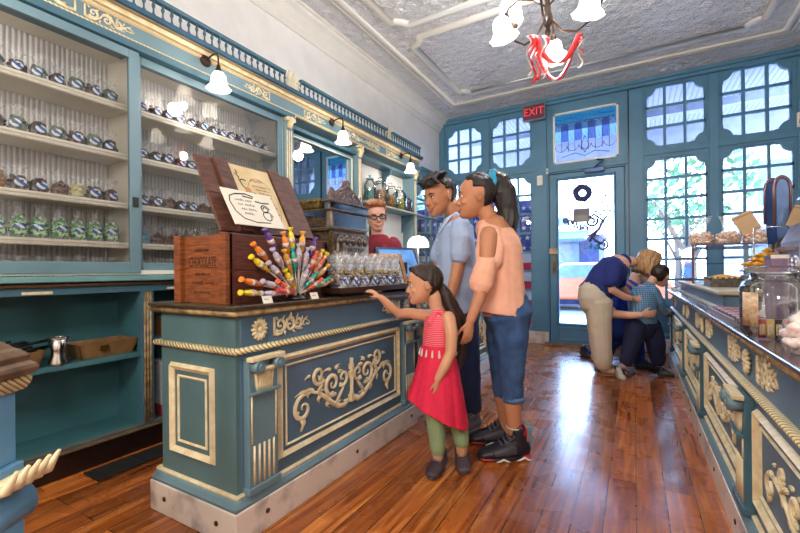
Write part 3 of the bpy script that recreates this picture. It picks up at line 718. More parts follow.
# ------------------------------------------------------------------ panelled shop counters
CT = mat('counter_top_wood', '#4a3a2c', .3, var=.25, nscale=9, stretch=(8, 1, 8), coat=.3)
CTR = mat('right_counter_top_wood', '#5a4654', .25, var=.2, nscale=9, stretch=(8, 1, 8), coat=.4)
PANEL = mat('counter_panel_blue', '#54738a', .42, var=.08, nscale=4, bump=.06, bscale=90)
PANELG = mat('counter_end_teal', '#55757a', .42, var=.1, nscale=4, bump=.06, bscale=90)
BOLT = mat('bolt', '#4a3a2e', .4, metal=.7)
def counter(name, label, cat, xf, yA, yB_, depth, H, zr, faceD, pil, panels, topm, endpanel=True, fleurs=(), group=None, mirror_end=False):
    """front plane X=xf facing direction faceD (+1: +X, -1: -X); runs yA..yB_"""
    s = faceD; xb = xf-s*depth
    root = thing(name, label, cat, ((xf+xb)/2, (yA+yB_)/2, 0), group=group)
    X = lambda d: xf+s*d            # d: distance in front of the face
    def bx(mb, d0, d1, y0, y1, z0, z1): return mb.box(min(X(d0), X(d1)), max(X(d0), X(d1)), y0, y1, z0, z1)
    mb = MB(); bx(mb, -depth+.02, 0, yA+.02, yB_-.02, .13, H-.02)
    part('body', mb, PANEL if s > 0 else PANEL, root, world=True, bevel=.004)
    # marble plinth
    b = MB(); bx(b, -depth-.012, .035, yA-.035, yB_+.01, 0, .132)
    base = part('plinth', b, MARBLE, root, world=True, bevel=.006)
    mb = MB()
    n = max(3, int((yB_-yA)/.42))
    for i in range(n):
        y = yA+.12+(yB_-yA-.2)*i/(n-1)
        mb.lathe([(0, 0), (.011, 0), (.009, .004), (0, .004)], (X(.035), y, .075), 10, R=Matrix.Rotation(s*pi/2, 3, 'Y'))
    for i in range(2):
        mb.lathe([(0, 0), (.011, 0), (.009, .004), (0, .004)], (xb+s*(.1+i*(depth-.18)), yA-.035, .07), 10, R=Matrix.Rotation(pi/2, 3, 'X'))
    part('bolt', mb, BOLT, base, world=True)
    # base mouldings, rails, top
    def ring(prof, m, nm, z, smooth=False, o=0.0, bev=0):
        # profile (out, up) swept on the front and the near end
        mb = MB()
        P = [(xb, yA, z), (xf, yA, z), (xf, yB_, z)]
        k = len(prof); vs = []
        for q, (px_, py_, pz) in enumerate(P):
            for a, c in prof:
                dx = s*a if q >= 1 else 0; dy = -a if q <= 1 else 0
                vs.append((px_+dx, py_+dy, pz+c))
        fs = []
        for q in range(2):
            for i in range(k): fs.append((q*k+i, q*k+(i+1) % k, (q+1)*k+(i+1) % k, (q+1)*k+i))
        fs += [tuple(range(k))[::-1], tuple(range(2*k, 3*k))]
        mb.add(vs, fs, smooth)
        return part(nm, mb, m, root, world=True, bevel=bev)
    rnd = lambda r, o=0: [(o+r*sin(pi*i/8), r-r*cos(pi*i/8)) for i in range(9)]+[(-.02, 2*r), (-.02, 0)]
    ring([(-.02, 0), (.03, 0), (.032, .012), (.02, .03), (.012, .036), (-.02, .036)], TEAL, 'base_moulding', .132)
    ring([(-.02, 0), (.012, 0), (.014, .008), (.006, .014), (-.02, .014)], CREAM, 'base_bead', .168)
    ring(rnd(.0125, .012), ROPE, 'rope_rail', zr-.0125, True)
    ring(rnd(.014, .02), GOLDC, 'top_bead', H-.045, True)
    mb = MB(); zt0 = H-.017
    mb.box(min(X(.045), xb), max(X(.045), xb), yA-.045, yB_+.01, zt0, H)
    part('countertop', mb, topm, root, world=True, bevel=.006, seg=3)
    Tm = lambda y0, z0, d=.0: (lambda u, v, w: V((X(d+w), y0+u*s, z0+v)))
    N = (s, 0, 0)
    # recessed look: framed panels with carving
    for (y0, y1) in panels:
        z0, z1 = .235, zr-.055
        fm = MB(); T_ = lambda u, v, w: V((X(w), u, v))
        frame2d(fm, T_, y0, y1, z0, z1, .028, .018, .004)
        pf = part('panel_frame', fm, CREAM, root, world=True)
        f2 = MB(); frame2d(f2, T_, y0+.045, y1-.045, z0+.045, z1-.045, .01, .008, .002)
        part('panel_bead', f2, CREAM, pf, world=True)
        cv = MB(); acanthus(cv, Tm((y0+y1)/2, (z0+z1)/2, .002), N, (y1-y0)-.19, (z1-z0)-.15, .013)
        part('carved_scrollwork', cv, CREAM, root, world=True)
    # pilasters with carved capitals
    for yc in pil:
        w = .075; mb = MB(); bx(mb, -.01, .03, yc-w, yc+w, .17, zr-.03)
        bx(mb, .0, .04, yc-w-.008, yc+w+.008, .17, .2)
        p_ = part('pilaster', mb, TEAL if s > 0 else TEALD, root, world=True, bevel=.004)
        f = MB()
        for k in range(5):
            y = yc-.05+k*.025; f.tube([(X(.03), y, .205), (X(.03), y, .36)], [(.004, .006)]*2, 6, side=(s, 0, 0))
        for sg in (-1, 1): f.tube([(X(.031), yc+sg*.062, .37), (X(.031), yc+sg*.062, zr-.17)], .004, 6)
        part('fluting', f, CREAM, p_, world=True)
        c = MB(); zc = zr-.03
        bx(c, .03, .065, yc-w-.012, yc+w+.012, zc-.012, zc+.006)
        part('capital_abacus', c, CREAM, p_, world=True, bevel=.003)
        c = MB(); bx(c, .03, .05, yc-w-.004, yc+w+.004, zc-.148, zc-.136)
        part('capital_necking', c, TEAL if s > 0 else TEALD, p_, world=True, bevel=.003)
        for sg in (-1, 1):
            c = MB(); c.tube([(X(.03), yc+sg*.052, zc-.035), (X(.075), yc+sg*.052, zc-.035)], .024, 12)
            c.tube([(X(.074), yc+sg*.052, zc-.035), (X(.082), yc+sg*.052, zc-.035)], .012, 10)
            part('capital_volute', c, TEAL, p_, world=True)
        c = MB(); TT = lambda u, v, w_: V((X(.032+w_), yc+u, zc-.09+v))
        for u0, a in ((0, 0), (-.035, .35), (.035, -.35), (-.055, .7), (.055, -.7), (-.02, .12), (.02, -.12)):
            pts = [(u0*.6-.02*sin(a)*t, -.045+.085*t) for t in (0, .3, .6, .85, 1)]
            stroke(c, pts, lambda t: .0085*(1-t*.4), TT, .016, 6, N)
            c.ell(TT(pts[-1][0]-.012*sin(a), pts[-1][1], .018), .011, nu=8, nv=6)
        part('capital_leaves', c, CREAM, p_, world=True)
    # frieze ornaments: rosettes over pilasters, scrolls beside them
    zf = (zr+H-.03)/2; hf = H-.045-zr-.03
    for yc in pil:
        r_ = MB()
        for k in range(14):
            a = 2*pi*k/14; r_.tube([(X(.006), yc+.012*cos(a), zf+.012*sin(a)), (X(.01), yc+.03*cos(a), zf+.034*sin(a)), (X(.006), yc+.04*cos(a), zf+.046*sin(a))], [.004, .008, .005], 6)
        r_.ell((X(.01), yc, zf), (.008, .012, .012), nu=8, nv=6)
        part('rosette', r_, CREAM, root, world=True)
    for y0, L, dr in fleurs:
        f = MB(); fleuron(f, (lambda u, v, w, y0=y0, dr=dr: V((X(.002+w), y0+dr*u, zf+v))), N, L, hf*.85, .008)
        part('frieze_scroll', f, CREAM, root, world=True)
    if endpanel:
        xm = (xf+xb)/2; f = MB(); T2 = lambda u, v, w: V((u, yA-w, v))
        a0, a1 = min(xf, xb)+.1, max(xf, xb)-.13 if s > 0 else max(xf, xb)-.1
        f = MB(); frame2d(f, T2, a0, a1, .27, zr-.08, .03, .018, .004); pf = part('end_panel_frame', f, CREAM, root, world=True)
        f = MB(); frame2d(f, T2, a0+.05, a1-.05, .32, zr-.13, .012, .007, .002); part('panel_bead', f, CREAM, pf, world=True)
        f = MB(); f.box(min(xf, xb)+.03, max(xf, xb)-.002, yA, yA+.03, .17, H-.05); part('end_board', f, PANELG, root, world=True)
    return root
counter('shop_counter', 'near blue-teal panelled counter on a marble plinth, holding the chocolate crate', 'counter', -1.345, 1.055, 2.5, .53, .923, .742, 1,
        [1.165, 2.41], [(1.265, 2.31)], CT, True, [(1.245, .23, 1), (2.33, .22, -1)])
counter('shop_counter', 'far blue-teal panelled counter continuing behind the three children', 'counter', -1.38, 2.57, 4.4, .5, .923, .742, 1,
        [2.66, 3.52, 4.3], [(2.76, 3.42), (3.62, 4.2)], CT, False, [(2.74, .2, 1), (3.6, .2, 1)])
counter('shop_counter', 'long low blue counter with carved cream panels along the right side', 'counter', .365, .45, 5.4, .62, .82, .62, -1,
        [.62, 1.94, 2.06+1.0, 4.1, 5.25], [(.72, 1.83), (2.06, 2.95), (3.17, 4.0), (4.2, 5.15)], CTR, True, [(1.82, .24, -1), (2.3, .24, -1), (2.95, .22, -1), (3.4, .22, -1), (4.0, .2, -1), (5.1, .2, -1)])

# ------------------------------------------------------------------ wall cabinetry on the left
CF = -2.55
YS, YE = 0.0, 2.5
dcab = thing('display_cabinet', 'tall teal glass-fronted wall cabinet with five shelves of bagged sweets', 'cabinet', (-2.7, 1.25, 1.05))
m = MB(); m.box(-2.9, CF-.02, YS-.04, YS, 1.04, 2.4).box(-2.9, CF-.02, YE, YE+.02, 1.04, 2.4).box(-2.9, CF-.02, YS, YE, 2.38, 2.42)
part('carcass', m, CREAMW, dcab, world=True)
part('back_panel', MB().box(-2.9, -2.885, YS, YE, 1.04, 2.38), BEAD, dcab, world=True)
part('floor_board', MB().box(-2.885, CF, YS, YE, 1.045, 1.07), CREAMW, dcab, world=True)
SHZ = [1.235, 1.47, 1.76, 2.05]
for z in SHZ:
    mb = MB().box(-2.885, -2.615, YS, YE, z-.02, z)
    sh = part('shelf', mb, CREAMW, dcab, world=True, bevel=.003)
    e_ = MB().sweep([(0, 0), (.012, 0), (.014, -.012), (.008, -.018), (.01, -.03), (.004, -.036), (0, -.036)], (-2.615, YS, z), (-2.615, YE, z), (1, 0, 0), (0, 0, 1))
    for k in range(int((YE-YS)/.014)):
        y = YS+.007+k*.014; e_.box(-2.608, -2.602, y-.004, y+.004, z-.032, z-.02)
    part('shelf_edging', e_, CREAMW, sh, world=True)
part('divider', MB().box(-2.885, -2.62, 1.325, 1.345, 1.05, 2.38), CREAMW, dcab, world=True)
def sliding(y0, y1, x, stile, nm):
    m = MB(); z0, z1 = 1.055, 2.36; r0 = .062
    m.box(x-.012, x+.012, y0, y0+stile, z0, z1).box(x-.012, x+.012, y1-stile, y1, z0, z1).box(x-.012, x+.012, y0+stile, y1-stile, z0, z0+r0).box(x-.012, x+.012, y0+stile, y1-stile, z1-.05, z1)
    dr = part('sliding_door', m, TEAL, dcab, world=True, bevel=.003)
    part('glass', MB().box(x-.002, x+.002, y0+stile, y1-stile, z0+r0, z1-.05), CABGLASS, dr, world=True)
    return dr
d1 = sliding(YS, 1.335, CF, .058, 'a'); d2 = sliding(1.31, YE, CF-.03, .05, 'b')
part('pull', MB().box(CF+.01, CF+.018, 1.29, 1.322, 1.44, 1.50).box(CF+.014, CF+.02, 1.298, 1.314, 1.45, 1.49), BLACK, d1, world=True, bevel=.002)
# entablature
FZ = -2.53
ent = thing('trim_8', None, None); ent['kind'] = 'structure'
Y0, Y1 = -.4, 4.95
part('frieze_board', MB().box(-2.72, FZ, Y0, Y1, 2.40, 2.52), TEAL, ent, bevel=.002)
part('lower_board', MB().box(-2.72, FZ+.012, Y0, 2.6, 2.365, 2.405), TEALD, ent)
r = lambda rr: [(rr*sin(pi*i/8), rr-rr*cos(pi*i/8)) for i in range(9)]+[(-.01, 2*rr), (-.01, 0)]
part('rope_bead', MB().sweep(r(.011), (FZ, Y0, 2.398), (FZ, Y1, 2.398), (1, 0, 0), (0, 0, 1), smooth=True), ROPE, ent)
part('leaf_bead', MB().sweep(r(.014), (FZ, Y0, 2.5), (FZ, Y1, 2.5), (1, 0, 0), (0, 0, 1), smooth=True), rope_mat('leaf_moulding', '#e2cfa6', '#a08457', 34), ent)
part('cove', MB().sweep([(-.1, .0), (.02, 0), (.022, .012), (.03, .02), (.05, .03), (-.1, .03)], (FZ, Y0, 2.53), (FZ, Y1, 2.53), (1, 0, 0), (0, 0, 1)), CREAM, ent)
part('cove_bead', MB().sweep(r(.007), (FZ+.048, Y0, 2.548), (FZ+.048, Y1, 2.548), (1, 0, 0), (0, 0, 1), smooth=True), mat('dull_gold', '#8d7c5c', .5), ent)  # bead in a duller gold-brown than the cream cove
part('cornice_ledge', MB().box(-2.72, FZ+.07, Y0, Y1, 2.562, 2.592), mat('cornice_navy', '#2f5a76', .45), ent, bevel=.004)
rail = MB(); sp = MB()
for (a, b_) in ((-.3, .78), (.9, 2.48), (2.66, 4.1), (4.22, 4.95)):
    rail.box(-2.53, -2.5, a, b_, 2.592, 2.606).box(-2.535, -2.495, a, b_, 2.705, 2.73)
    n = int((b_-a)/.056)
    for k in range(n+1):
        y = a+(b_-a)*k/n; sp.lathe([(.006, 2.606), (.013, 2.62), (.006, 2.632), (.005, 2.655), (.012, 2.675), (.006, 2.69), (.01, 2.705)], (-2.515, y, 0), 8)
part('gallery_rail', rail, TEALD, ent, bevel=.003); part('spindles', sp, TEALD, ent)
for y in (.84, 2.57, 4.16):
    f = MB(); T_ = lambda u, v, w, y=y: V((-2.53+w, y+u, 2.6+v))
    for sg in (1, -1):
        for a, L in ((pi/2, .13), (pi/2-.5, .12), (pi/2-1.0, .1), (.25, .08)):
            pts = [(sg*(.012+L*t*cos(a+.35*t)), .02+L*t*sin(a+.2*t)) for t in (0, .25, .5, .75, 1)]
            stroke(f, pts, lambda t: .018*(1-t*.35), T_, .02, 8, (1, 0, 0)); f.ell(T_(pts[-1][0], pts[-1][1], .012), .015, nu=8, nv=6)
    f.box(-2.55, -2.5, y-.06, y+.06, 2.59, 2.62)
    part('palmette', f, mat('palmette_cream', '#e3d9bc', .5, var=.1), ent)
for y0, L, dr in ((1.02, .42, -1), (1.05, .26, 1), (2.33, .26, -1), (2.72, .3, 1), (3.3, .36, 1), (3.95, .3, -1), (4.1, .3, 1), (.42, .3, -1)):
    f = MB(); fleuron(f, lambda u, v, w, y0=y0, dr=dr: V((FZ+.002+w, y0+dr*u, 2.462+v)), (1, 0, 0), L, .075, .009)
    part('frieze_scroll', f, CREAM, ent)
part('end_return', MB().box(-2.72, FZ+.03, 4.95, YB, 2.3, 2.44).box(-2.72, FZ+.05, 4.95, YB, 2.44, 2.47), TEALD, ent)
# pilasters on the wall
for i, (y, w_) in enumerate(((2.555, .05), (3.59, .035), (4.87, .04))):
    p = thing('trim_%d' % (9+i), None, None, (0, 0, 0)); p['kind'] = 'structure'
    part('shaft', MB().box(-2.72, -2.545, y-w_, y+w_, 1.06, 2.4), TEAL, p, bevel=.004)
    f = MB()
    for sg in (-1, 0, 1): f.tube([(-2.545, y+sg*w_*.5, 1.12), (-2.545, y+sg*w_*.5, 2.26)], [(.004, .007)]*2, 6, side=(1, 0, 0))
    f.box(-2.56, -2.52, y-w_-.008, y+w_+.008, 2.38, 2.4)
    for sg in (-1, 1): f.tube([(-2.55, y+sg*w_*.7, 2.35), (-2.515, y+sg*w_*.7, 2.35)], .018, 10)
    f.tube([(-2.545, y, 2.28), (-2.53, y, 2.33), (-2.515, y, 2.37)], [.022, .028, .02], 8)
    part('fluting', f, CREAM, p)
# ---- base cabinets
bc = thing('base_cabinet', 'teal open-fronted base cabinet under the glass display shelves', 'cabinet', (-2.72, 2.2, 0))
m = MB(); B0, B1 = -.4, 4.9
m.box(-2.88, -2.86, B0, B1, .15, .95).box(-2.88, -2.55, B0, B1, .13, .15)
for y in (B0, .3, 1.36, 2.42, 3.5, 4.86): m.box(-2.86, -2.57, y, y+.03, .15, .95)
part('body', m, mat('base_cabinet_teal', '#3f7078', .5, var=.1), bc, world=True)
part('kick_board', MB().box(-2.88, -2.56, B0, B1, 0, .13), mat('kick_black', '#241512', .35, var=.3, nscale=40), bc, world=True)
part('base_moulding', MB().sweep([(0, 0), (.018, 0), (.016, .01), (.006, .014), (.012, .024), (.0, .03)], (-2.56, B0, .125), (-2.56, B1, .125), (1, 0, 0), (0, 0, 1)), mat('moulding_brown', '#6b5138', .4), bc, world=True)
part('ledge', MB().box(-2.88, -2.5, B0, B1, 1.01, 1.04), mat('ledge_teal', '#6f9fa0', .45), bc, world=True, bevel=.004)
part('ledge_bead', MB().sweep(r(.01), (-2.535, B0, .985), (-2.535, B1, .985), (1, 0, 0), (0, 0, 1), smooth=True), mat('ledge_brown', '#54391f', .4), bc, world=True)
part('top_rail', MB().box(-2.88, -2.545, B0, B1, .945, .99), TEALD, bc, world=True, bevel=.003)
for y in (.315, 1.375, 2.435, 3.515):
    f = MB()
    for sg in (-1, 0, 1): f.tube([(-2.548, y+sg*.017, .16), (-2.548, y+sg*.017, .94)], [(.005, .007)]*2, 6, side=(1, 0, 0))
    pst = part('post', MB().box(-2.6, -2.548, y-.035, y+.035, .15, .95), TEALD, bc, world=True, bevel=.002); part('fluting', f, GOLDC, pst, world=True)
part('shelf', MB().box(-2.86, -2.565, .33, 1.36, .555, .58), mat('base_cabinet_teal', '#3f7078'), bc, world=True, bevel=.002)
part('shelf', MB().box(-2.86, -2.565, 1.39, 2.42, .63, .65), mat('base_cabinet_teal', '#3f7078'), bc, world=True, bevel=.002)
for y in (.85, 1.55): part('label_plate', MB().box(-2.545, -2.542, y-.06, y+.06, .952, .966), CREAM, bc, world=True)
# ---- things on the lower shelves
TRAY = mat('bin_brown', '#8a6840', .6, var=.15, nscale=12)
def bin_(label, x, y, w, L, h, stuff):
    t = thing('storage_bin', label, 'bin', (x, y, .581), group=None); mb = MB(); g = .01; tp = .025
    mb.box(-w/2+tp, w/2-tp, -L/2+tp, L/2-tp, 0, .008)
    def wall(ax, s_):
        if ax == 'x': return [(s_*(w/2-tp), -L/2+tp, 0), (s_*w/2, -L/2, h), (s_*w/2, L/2, h), (s_*(w/2-tp), L/2-tp, 0), (s_*(w/2-tp-g), -L/2+tp, 0), (s_*(w/2-g), -L/2, h), (s_*(w/2-g), L/2, h), (s_*(w/2-tp-g), L/2-tp, 0)]
        return [(-w/2+tp, s_*(L/2-tp), 0), (-w/2, s_*L/2, h), (w/2, s_*L/2, h), (w/2-tp, s_*(L/2-tp), 0), (-w/2+tp, s_*(L/2-tp-g), 0), (-w/2, s_*(L/2-g), h), (w/2, s_*(L/2-g), h), (w/2-tp, s_*(L/2-tp-g), 0)]
    for ax in 'xy':
        for s_ in (1, -1): mb.add(wall(ax, s_), [(0, 1, 2, 3), (7, 6, 5, 4), (0, 4, 5, 1), (1, 5, 6, 2), (2, 6, 7, 3), (3, 7, 4, 0)])
    part('tray', mb, TRAY, t)
    part('label_holder', MB().box(w/2-.018, w/2+.002, -.05, -.01, h*.45, h*.8), BRASS, t)
    if stuff:
        mb = MB(); rr = random.Random(2)
        for k in range(16):
            y = rr.uniform(-L*.35, L*.35); z = h*.6+k*.004; mb.tube([(rr.uniform(-.06, .06), y-.13, z), (rr.uniform(-.06, .06), y+.13, z+.03)], .006, 5)
        part('utensils', mb, BLACK, t)
    else: part('contents', MB().box(-w/2+.03, w/2-.03, -L/2+.03, L/2-.03, .01, h*.7), BLACK, t)
bin_('brown storage bin full of dark utensils on the lower shelf, left of the metal cup', -2.68, .73, .2, .33, .085, True)
bin_('brown tapered storage bin on the lower shelf, right of the metal cup', -2.69, 1.19, .2, .31, .085, False)
cup = thing('metal_cup', 'tall flared shiny metal cup between the two bins on the lower shelf', 'cup', (-2.6, .95, .581))
part('bowl', MB().shell([(.018, .0), (.042, .0), (.043, .012), (.03, .05), (.028, .075), (.045, .14)], n=20, t=.002), STEEL, cup)
part('rim', MB().tube([(.045*cos(a*pi/12), .045*sin(a*pi/12), .14) for a in range(24)], .003, 6, closed=True), STEEL, cup)
bx = thing('cardboard_box', 'open tan cardboard box on the shelf behind the counter corner', 'box', (-2.71, 1.62, .651))
part('carton', MB().box(-.1, .1, -.12, .12, 0, .12), mat('cardboard', '#b5814e', .8), bx, bevel=.003); part('flap', MB().add([(.1, -.12, .12), (.1, .12, .12), (.15, .12, .16), (.15, -.12, .16), (.1, -.12, .116), (.1, .12, .116), (.15, .12, .156), (.15, -.12, .156)], [(0, 1, 2, 3), (4, 5, 6, 7), (0, 1, 5, 4), (2, 3, 7, 6), (0, 3, 7, 4), (1, 2, 6, 5)]), mat('cardboard', '#b5814e'), bx)
bx = thing('shopping_bag', 'white paper bag with a red bottom band on the cabinet floor', 'bag', (-2.68, 1.6, .151))
part('paper', MB().box(-.08, .08, -.12, .12, 0, .34), mat('bag_paper', '#c9cad2', .7), bx, bevel=.004); part('band', MB().box(-.083, .083, -.123, .123, 0, .07), mat('bag_red', '#a8323c', .7), bx)
mt = thing('floor_mat', 'narrow black rubber mat on the floor along the base cabinet', 'mat', (-2.43, 1.5, 0))
part('rubber', MB().box(-.08, .08, -.48, .5, .001, .012), mat('rubber_black', '#0f0f10', .7), mt, bevel=.003); 
for k in range(10): part('rib', MB().box(-.07, .07, -.45+k*.1, -.44+k*.1, .012, .015), mat('rubber_black', '#0f0f10'), mt)

# ------------------------------------------------------------------ foreground pedestal at the left edge
pt = thing('counter_pedestal', 'blue pedestal with carved gilt cornice and volute bracket at the left edge', 'pedestal', (-1.353, .307, 0), rotz=radians(29.9)); pt.scale = (1, 1, .965)
# local x = to the right in the view
part('shaft', MB().box(-.14, .10, -.055, .055, .0, .62), mat('pedestal_blue', '#5f93b8', .45, var=.06), pt, bevel=.004)
part('neck', MB().box(-.14, .085, -.05, .05, .62, .80), mat('pedestal_blue', '#5f93b8'), pt, bevel=.004)
def sq(prof):
    mb = MB(); vs = []; k = len(prof)
    for o_, z in prof:
        o_ *= .62; vs += [(-.14-o_, -.05-o_, z), (.085+o_, -.05-o_, z), (.085+o_, .05+o_, z), (-.14-o_, .05+o_, z)]
    fs = []
    for i in range(k-1):
        for j in range(4): fs.append((i*4+j, i*4+(j+1) % 4, (i+1)*4+(j+1) % 4, (i+1)*4+j))
    fs += [(3, 2, 1, 0), tuple((k-1)*4+j for j in range(4))]
    return mb.add(vs, fs)
part('carved_bead', sq([(0, .795), (.02, .80), (.032, .815), (.036, .83), (.02, .835)]), rope_mat('pedestal_egg_bead', '#cdb88a', '#7a6038', 40), pt)
part('cornice', sq([(.02, .832), (.045, .84), (.052, .852), (.045, .862), (.03, .87), (.032, .885), (.012, .9), (.0, .905), (-.02, .92), (-.03, .925)]), mat('pedestal_bronze', '#7c6248', .35, metal=.3, var=.25, nscale=20), pt, bevel=.002)
lf = MB(); 
for k in range(5):
    a = k*.024-.048; lf.tube([(.08, a, .575), (.12, a, .59), (.16, a*1.1, .60), (.185, a*1.15, .645)], [.014, .016, .012, .004], 8)
lf.box(-.14, .12, -.06, .06, .575, .6)
part('leaf_bracket', lf, CREAM, pt)
part('volute', MB().tube([(.07, -.07, .515), (.07, .07, .515)], .05, 20).tube([(.07, -.08, .515), (.07, .08, .515)], .022, 14), mat('pedestal_blue', '#5f93b8'), pt)
part('volute_rim', MB().tube([(.07+.05*cos(a*pi/12), -.071, .515+.05*sin(a*pi/12)) for a in range(24)], .006, 6, closed=True).box(-.13, .09, -.058, .058, .455, .47), CREAM, pt)
cl = thing('bronze_column', 'slender dark purple-bronze column with a knob, standing on the blue pedestal', 'column', (-1.353, .307, .894), rotz=radians(29.9))
PB = mat('purple_bronze', '#5a3f48', .35, metal=.4, var=.2)
part('shaft', MB().lathe([(.05, 0), (.05, .015), (.045, .03), (.042, .05), (.046, .06), (.042, .1), (.04, .36), (.046, .37), (.038, .38)], (.01, 0, 0), 20), PB, cl)
part('knob', MB().ell((.01, 0, .40), .03).ell((.04, -.03, .36), .018), mat('knob_red', '#6d3a34', .3, metal=.3), cl)
SHST = 1.7
# ------------------------------------------------------------------ lamps
SHADE = NT('lamp_shade_glass')
def shade_mat():
    T = SHADE; b = T.n('BsdfPrincipled'); b.inputs['Base Color'].default_value = (.95, .93, .9, 1); b.inputs['Roughness'].default_value = .3
    e = T.n('Emission'); e.inputs[0].default_value = (1, .88, .74, 1); e.inputs[1].default_value = SHST
    tr = T.n('BsdfTransparent'); m1 = T.n('MixShader'); m1.inputs[0].default_value = .5; T.l(b.outputs[0], m1.inputs[1]); T.l(tr.outputs[0], m1.inputs[2])
    a = T.n('AddShader'); T.l(m1.outputs[0], a.inputs[0]); T.l(e.outputs[0], a.inputs[1]); T.l(a.outputs[0], T.out.inputs[0]); return T.m
SHM = shade_mat()
BELL = [(.018, .11), (.03, .108), (.042, .09), (.047, .06), (.05, .035), (.062, .012), (.078, .0)]
def bell(s=1, flip=False, n=32, wob=.05):
    pr = [(r*s, (z*s if not flip else -z*s)) for r, z in BELL]
    return MB().shell(pr, n=n, wob=wob, k=8, t=.002)
def wall_lamp(y, label):
    t = thing('wall_lamp', label, 'wall lamp', (FZ, y, 2.5), group='wall lamps on the blue frieze')
    part('rosette', MB().lathe([(0, -.002), (.04, -.002), (.042, .01), (.03, .018), (.012, .025), (.0, .03)], (0, 0, 0), 16, R=Matrix.Rotation(pi/2, 3, 'Y')), BRONZE, t)
    part('arm', MB().tube([(.02, 0, 0), (.06, 0, .015), (.1, 0, .02), (.13, 0, .01), (.14, 0, -.02), (.14, 0, -.07)], .006, 8), BRONZE, t)
    part('socket', MB().lathe([(.0, -.12), (.018, -.118), (.02, -.1), (.013, -.08), (.012, -.065), (0, -.06)], (.14, 0, 0), 14), BRONZE, t)
    o = part('lamp_shade', bell(1.0), SHM, t); o.location = (.14, 0, -.225)
    part('bulb', MB().ell((.14, 0, -.16), (.018, .018, .026)), emitmat('bulb_glow', (1, .85, .65), 18), t)
    return t
wall_lamp(.42, 'unseen bronze wall lamp with glass bell shade, added to light the sweets cabinet')  # out of view; continues the lamp spacing, added to brighten the shelves
wall_lamp(1.76, 'bronze wall lamp with glass bell shade above the sweets cabinet')
wall_lamp(3.1, 'bronze wall lamp with glass bell shade above the big mirror')
wall_lamp(4.45, 'bronze wall lamp with glass bell shade above the glass jars')
def chandelier(loc, label, ribbons):
    t = thing('chandelier', label, 'chandelier', loc, rotz=.35)
    part('stem', MB().tube([(0, 0, -.12), (0, 0, ZC-loc[2])], .011, 10).lathe([(0, -.2), (.012, -.19), (.02, -.16), (.012, -.13), (.03, -.1), (.035, -.06), (.02, -.03), (.025, .0), (.015, .05), (.03, .08), (.011, .12)], n=16), BRONZE, t)
    part('canopy', MB().lathe([(0, ZC-loc[2]-.05), (.03, ZC-loc[2]-.045), (.07, ZC-loc[2]-.01), (.07, ZC-loc[2]-.001), (0, ZC-loc[2]-.001)], n=20), BRONZE, t)
    for k in range(3):
        a = 2*pi*k/3+.2; c, s_ = cos(a), sin(a)
        pts = [(.02*c, .02*s_, -.06), (.1*c, .1*s_, -.15), (.2*c, .2*s_, -.15), (.29*c, .29*s_, -.08), (.33*c, .33*s_, .02)]
        ar = part('arm', MB().tube(pts, .008, 8), BRONZE, t)
        part('gallery', MB().lathe([(0, .02), (.04, .025), (.055, .05), (.05, .052), (.0, .03)], (.33*c, .33*s_, 0), 16), BRONZE, ar)
        o = part('lamp_shade', MB().shell([(.04, .045), (.07, .06), (.085, .1), (.08, .15), (.07, .19), (.08, .22)], n=28, wob=.04, k=8), SHM, ar); o.location = (.33*c, .33*s_, 0)
        a2 = a+pi/3; c, s_ = cos(a2), sin(a2)
        pts = [(.02*c, .02*s_, .02), (.1*c, .1*s_, .06), (.2*c, .2*s_, .06), (.27*c, .27*s_, .0), (.285*c, .285*s_, -.04)]
        ar = part('arm', MB().tube(pts, .007, 8), BRONZE, t)
        part('socket', MB().lathe([(0, -.08), (.018, -.078), (.02, -.05), (.012, -.03), (0, -.02)], (.285*c, .285*s_, 0), 12), BRONZE, ar)
        o = part('lamp_shade', bell(1.25), SHM, ar); o.location = (.3*c, .3*s_, -.2); o.rotation_euler = (-.22*s_, .22*c, 0)
    return t
ch = chandelier((-.5, 2.94, 2.84), 'bronze chandelier with six white glass shades hanging in front of the door', True)
chandelier((-.4, -.9, 2.68), 'unseen bronze chandelier with six white glass shades, added behind the viewer for light', False)  # added out of view as a light source for the room
RB = mat('ribbon_red', '#d42a2e', .5, var=.05); RBW = mat('ribbon_white', '#f2ecec', .5, var=.02)
def ribbon(name, m, pts, w, parent, tw=0):
    mb = MB(); k = len(pts); 
    for i in range(k-1):
        pass
    rad = [(w, .0012)]*k
    # flat band: side vector turns along the path
    vs = []
    P = [V(p) for p in pts]
    for i, p in enumerate(P):
        a = tw*i/(k-1)+.4; sd = V((cos(a), sin(a), .25)).normalized(); nn = (P[min(i+1, k-1)]-P[max(i-1, 0)]).cross(sd).normalized()*.0012
        vs += [p-sd*w-nn, p+sd*w-nn, p+sd*w+nn, p-sd*w+nn]
    fs = []
    for i in range(k-1):
        for j in range(4): fs.append((i*4+j, i*4+(j+1) % 4, i*4+4+(j+1) % 4, i*4+4+j))
    fs += [(0, 1, 2, 3), tuple((k-1)*4+j for j in range(4))]
    mb.add(vs, fs, True); return part(name, mb, m, parent)
def cat(p, q, sag, n=14): p, q = V(p), V(q); return [p.lerp(q, i/n)+V((0, 0, -sag*4*(i/n)*(1-i/n))) for i in range(n+1)]
rb = thing('ribbon', 'red and white ribbon swags tied to the underside of the chandelier', 'ribbon', (-.5, 2.94, 2.64), rotz=radians(29.9))
A_, B_ = (-.13, -.08, -.02), (.22, 0, .03)
ribbon('swag', RB, cat(A_, B_, .2), .03, rb); ribbon('swag', RB, cat((-.12, -.06, -.02), (.21, .02, .02), .3), .024, rb, .6)
ribbon('swag', RBW, cat((-.12, -.06, -.03), (.2, .02, .0), .27), .007, rb, .3, )
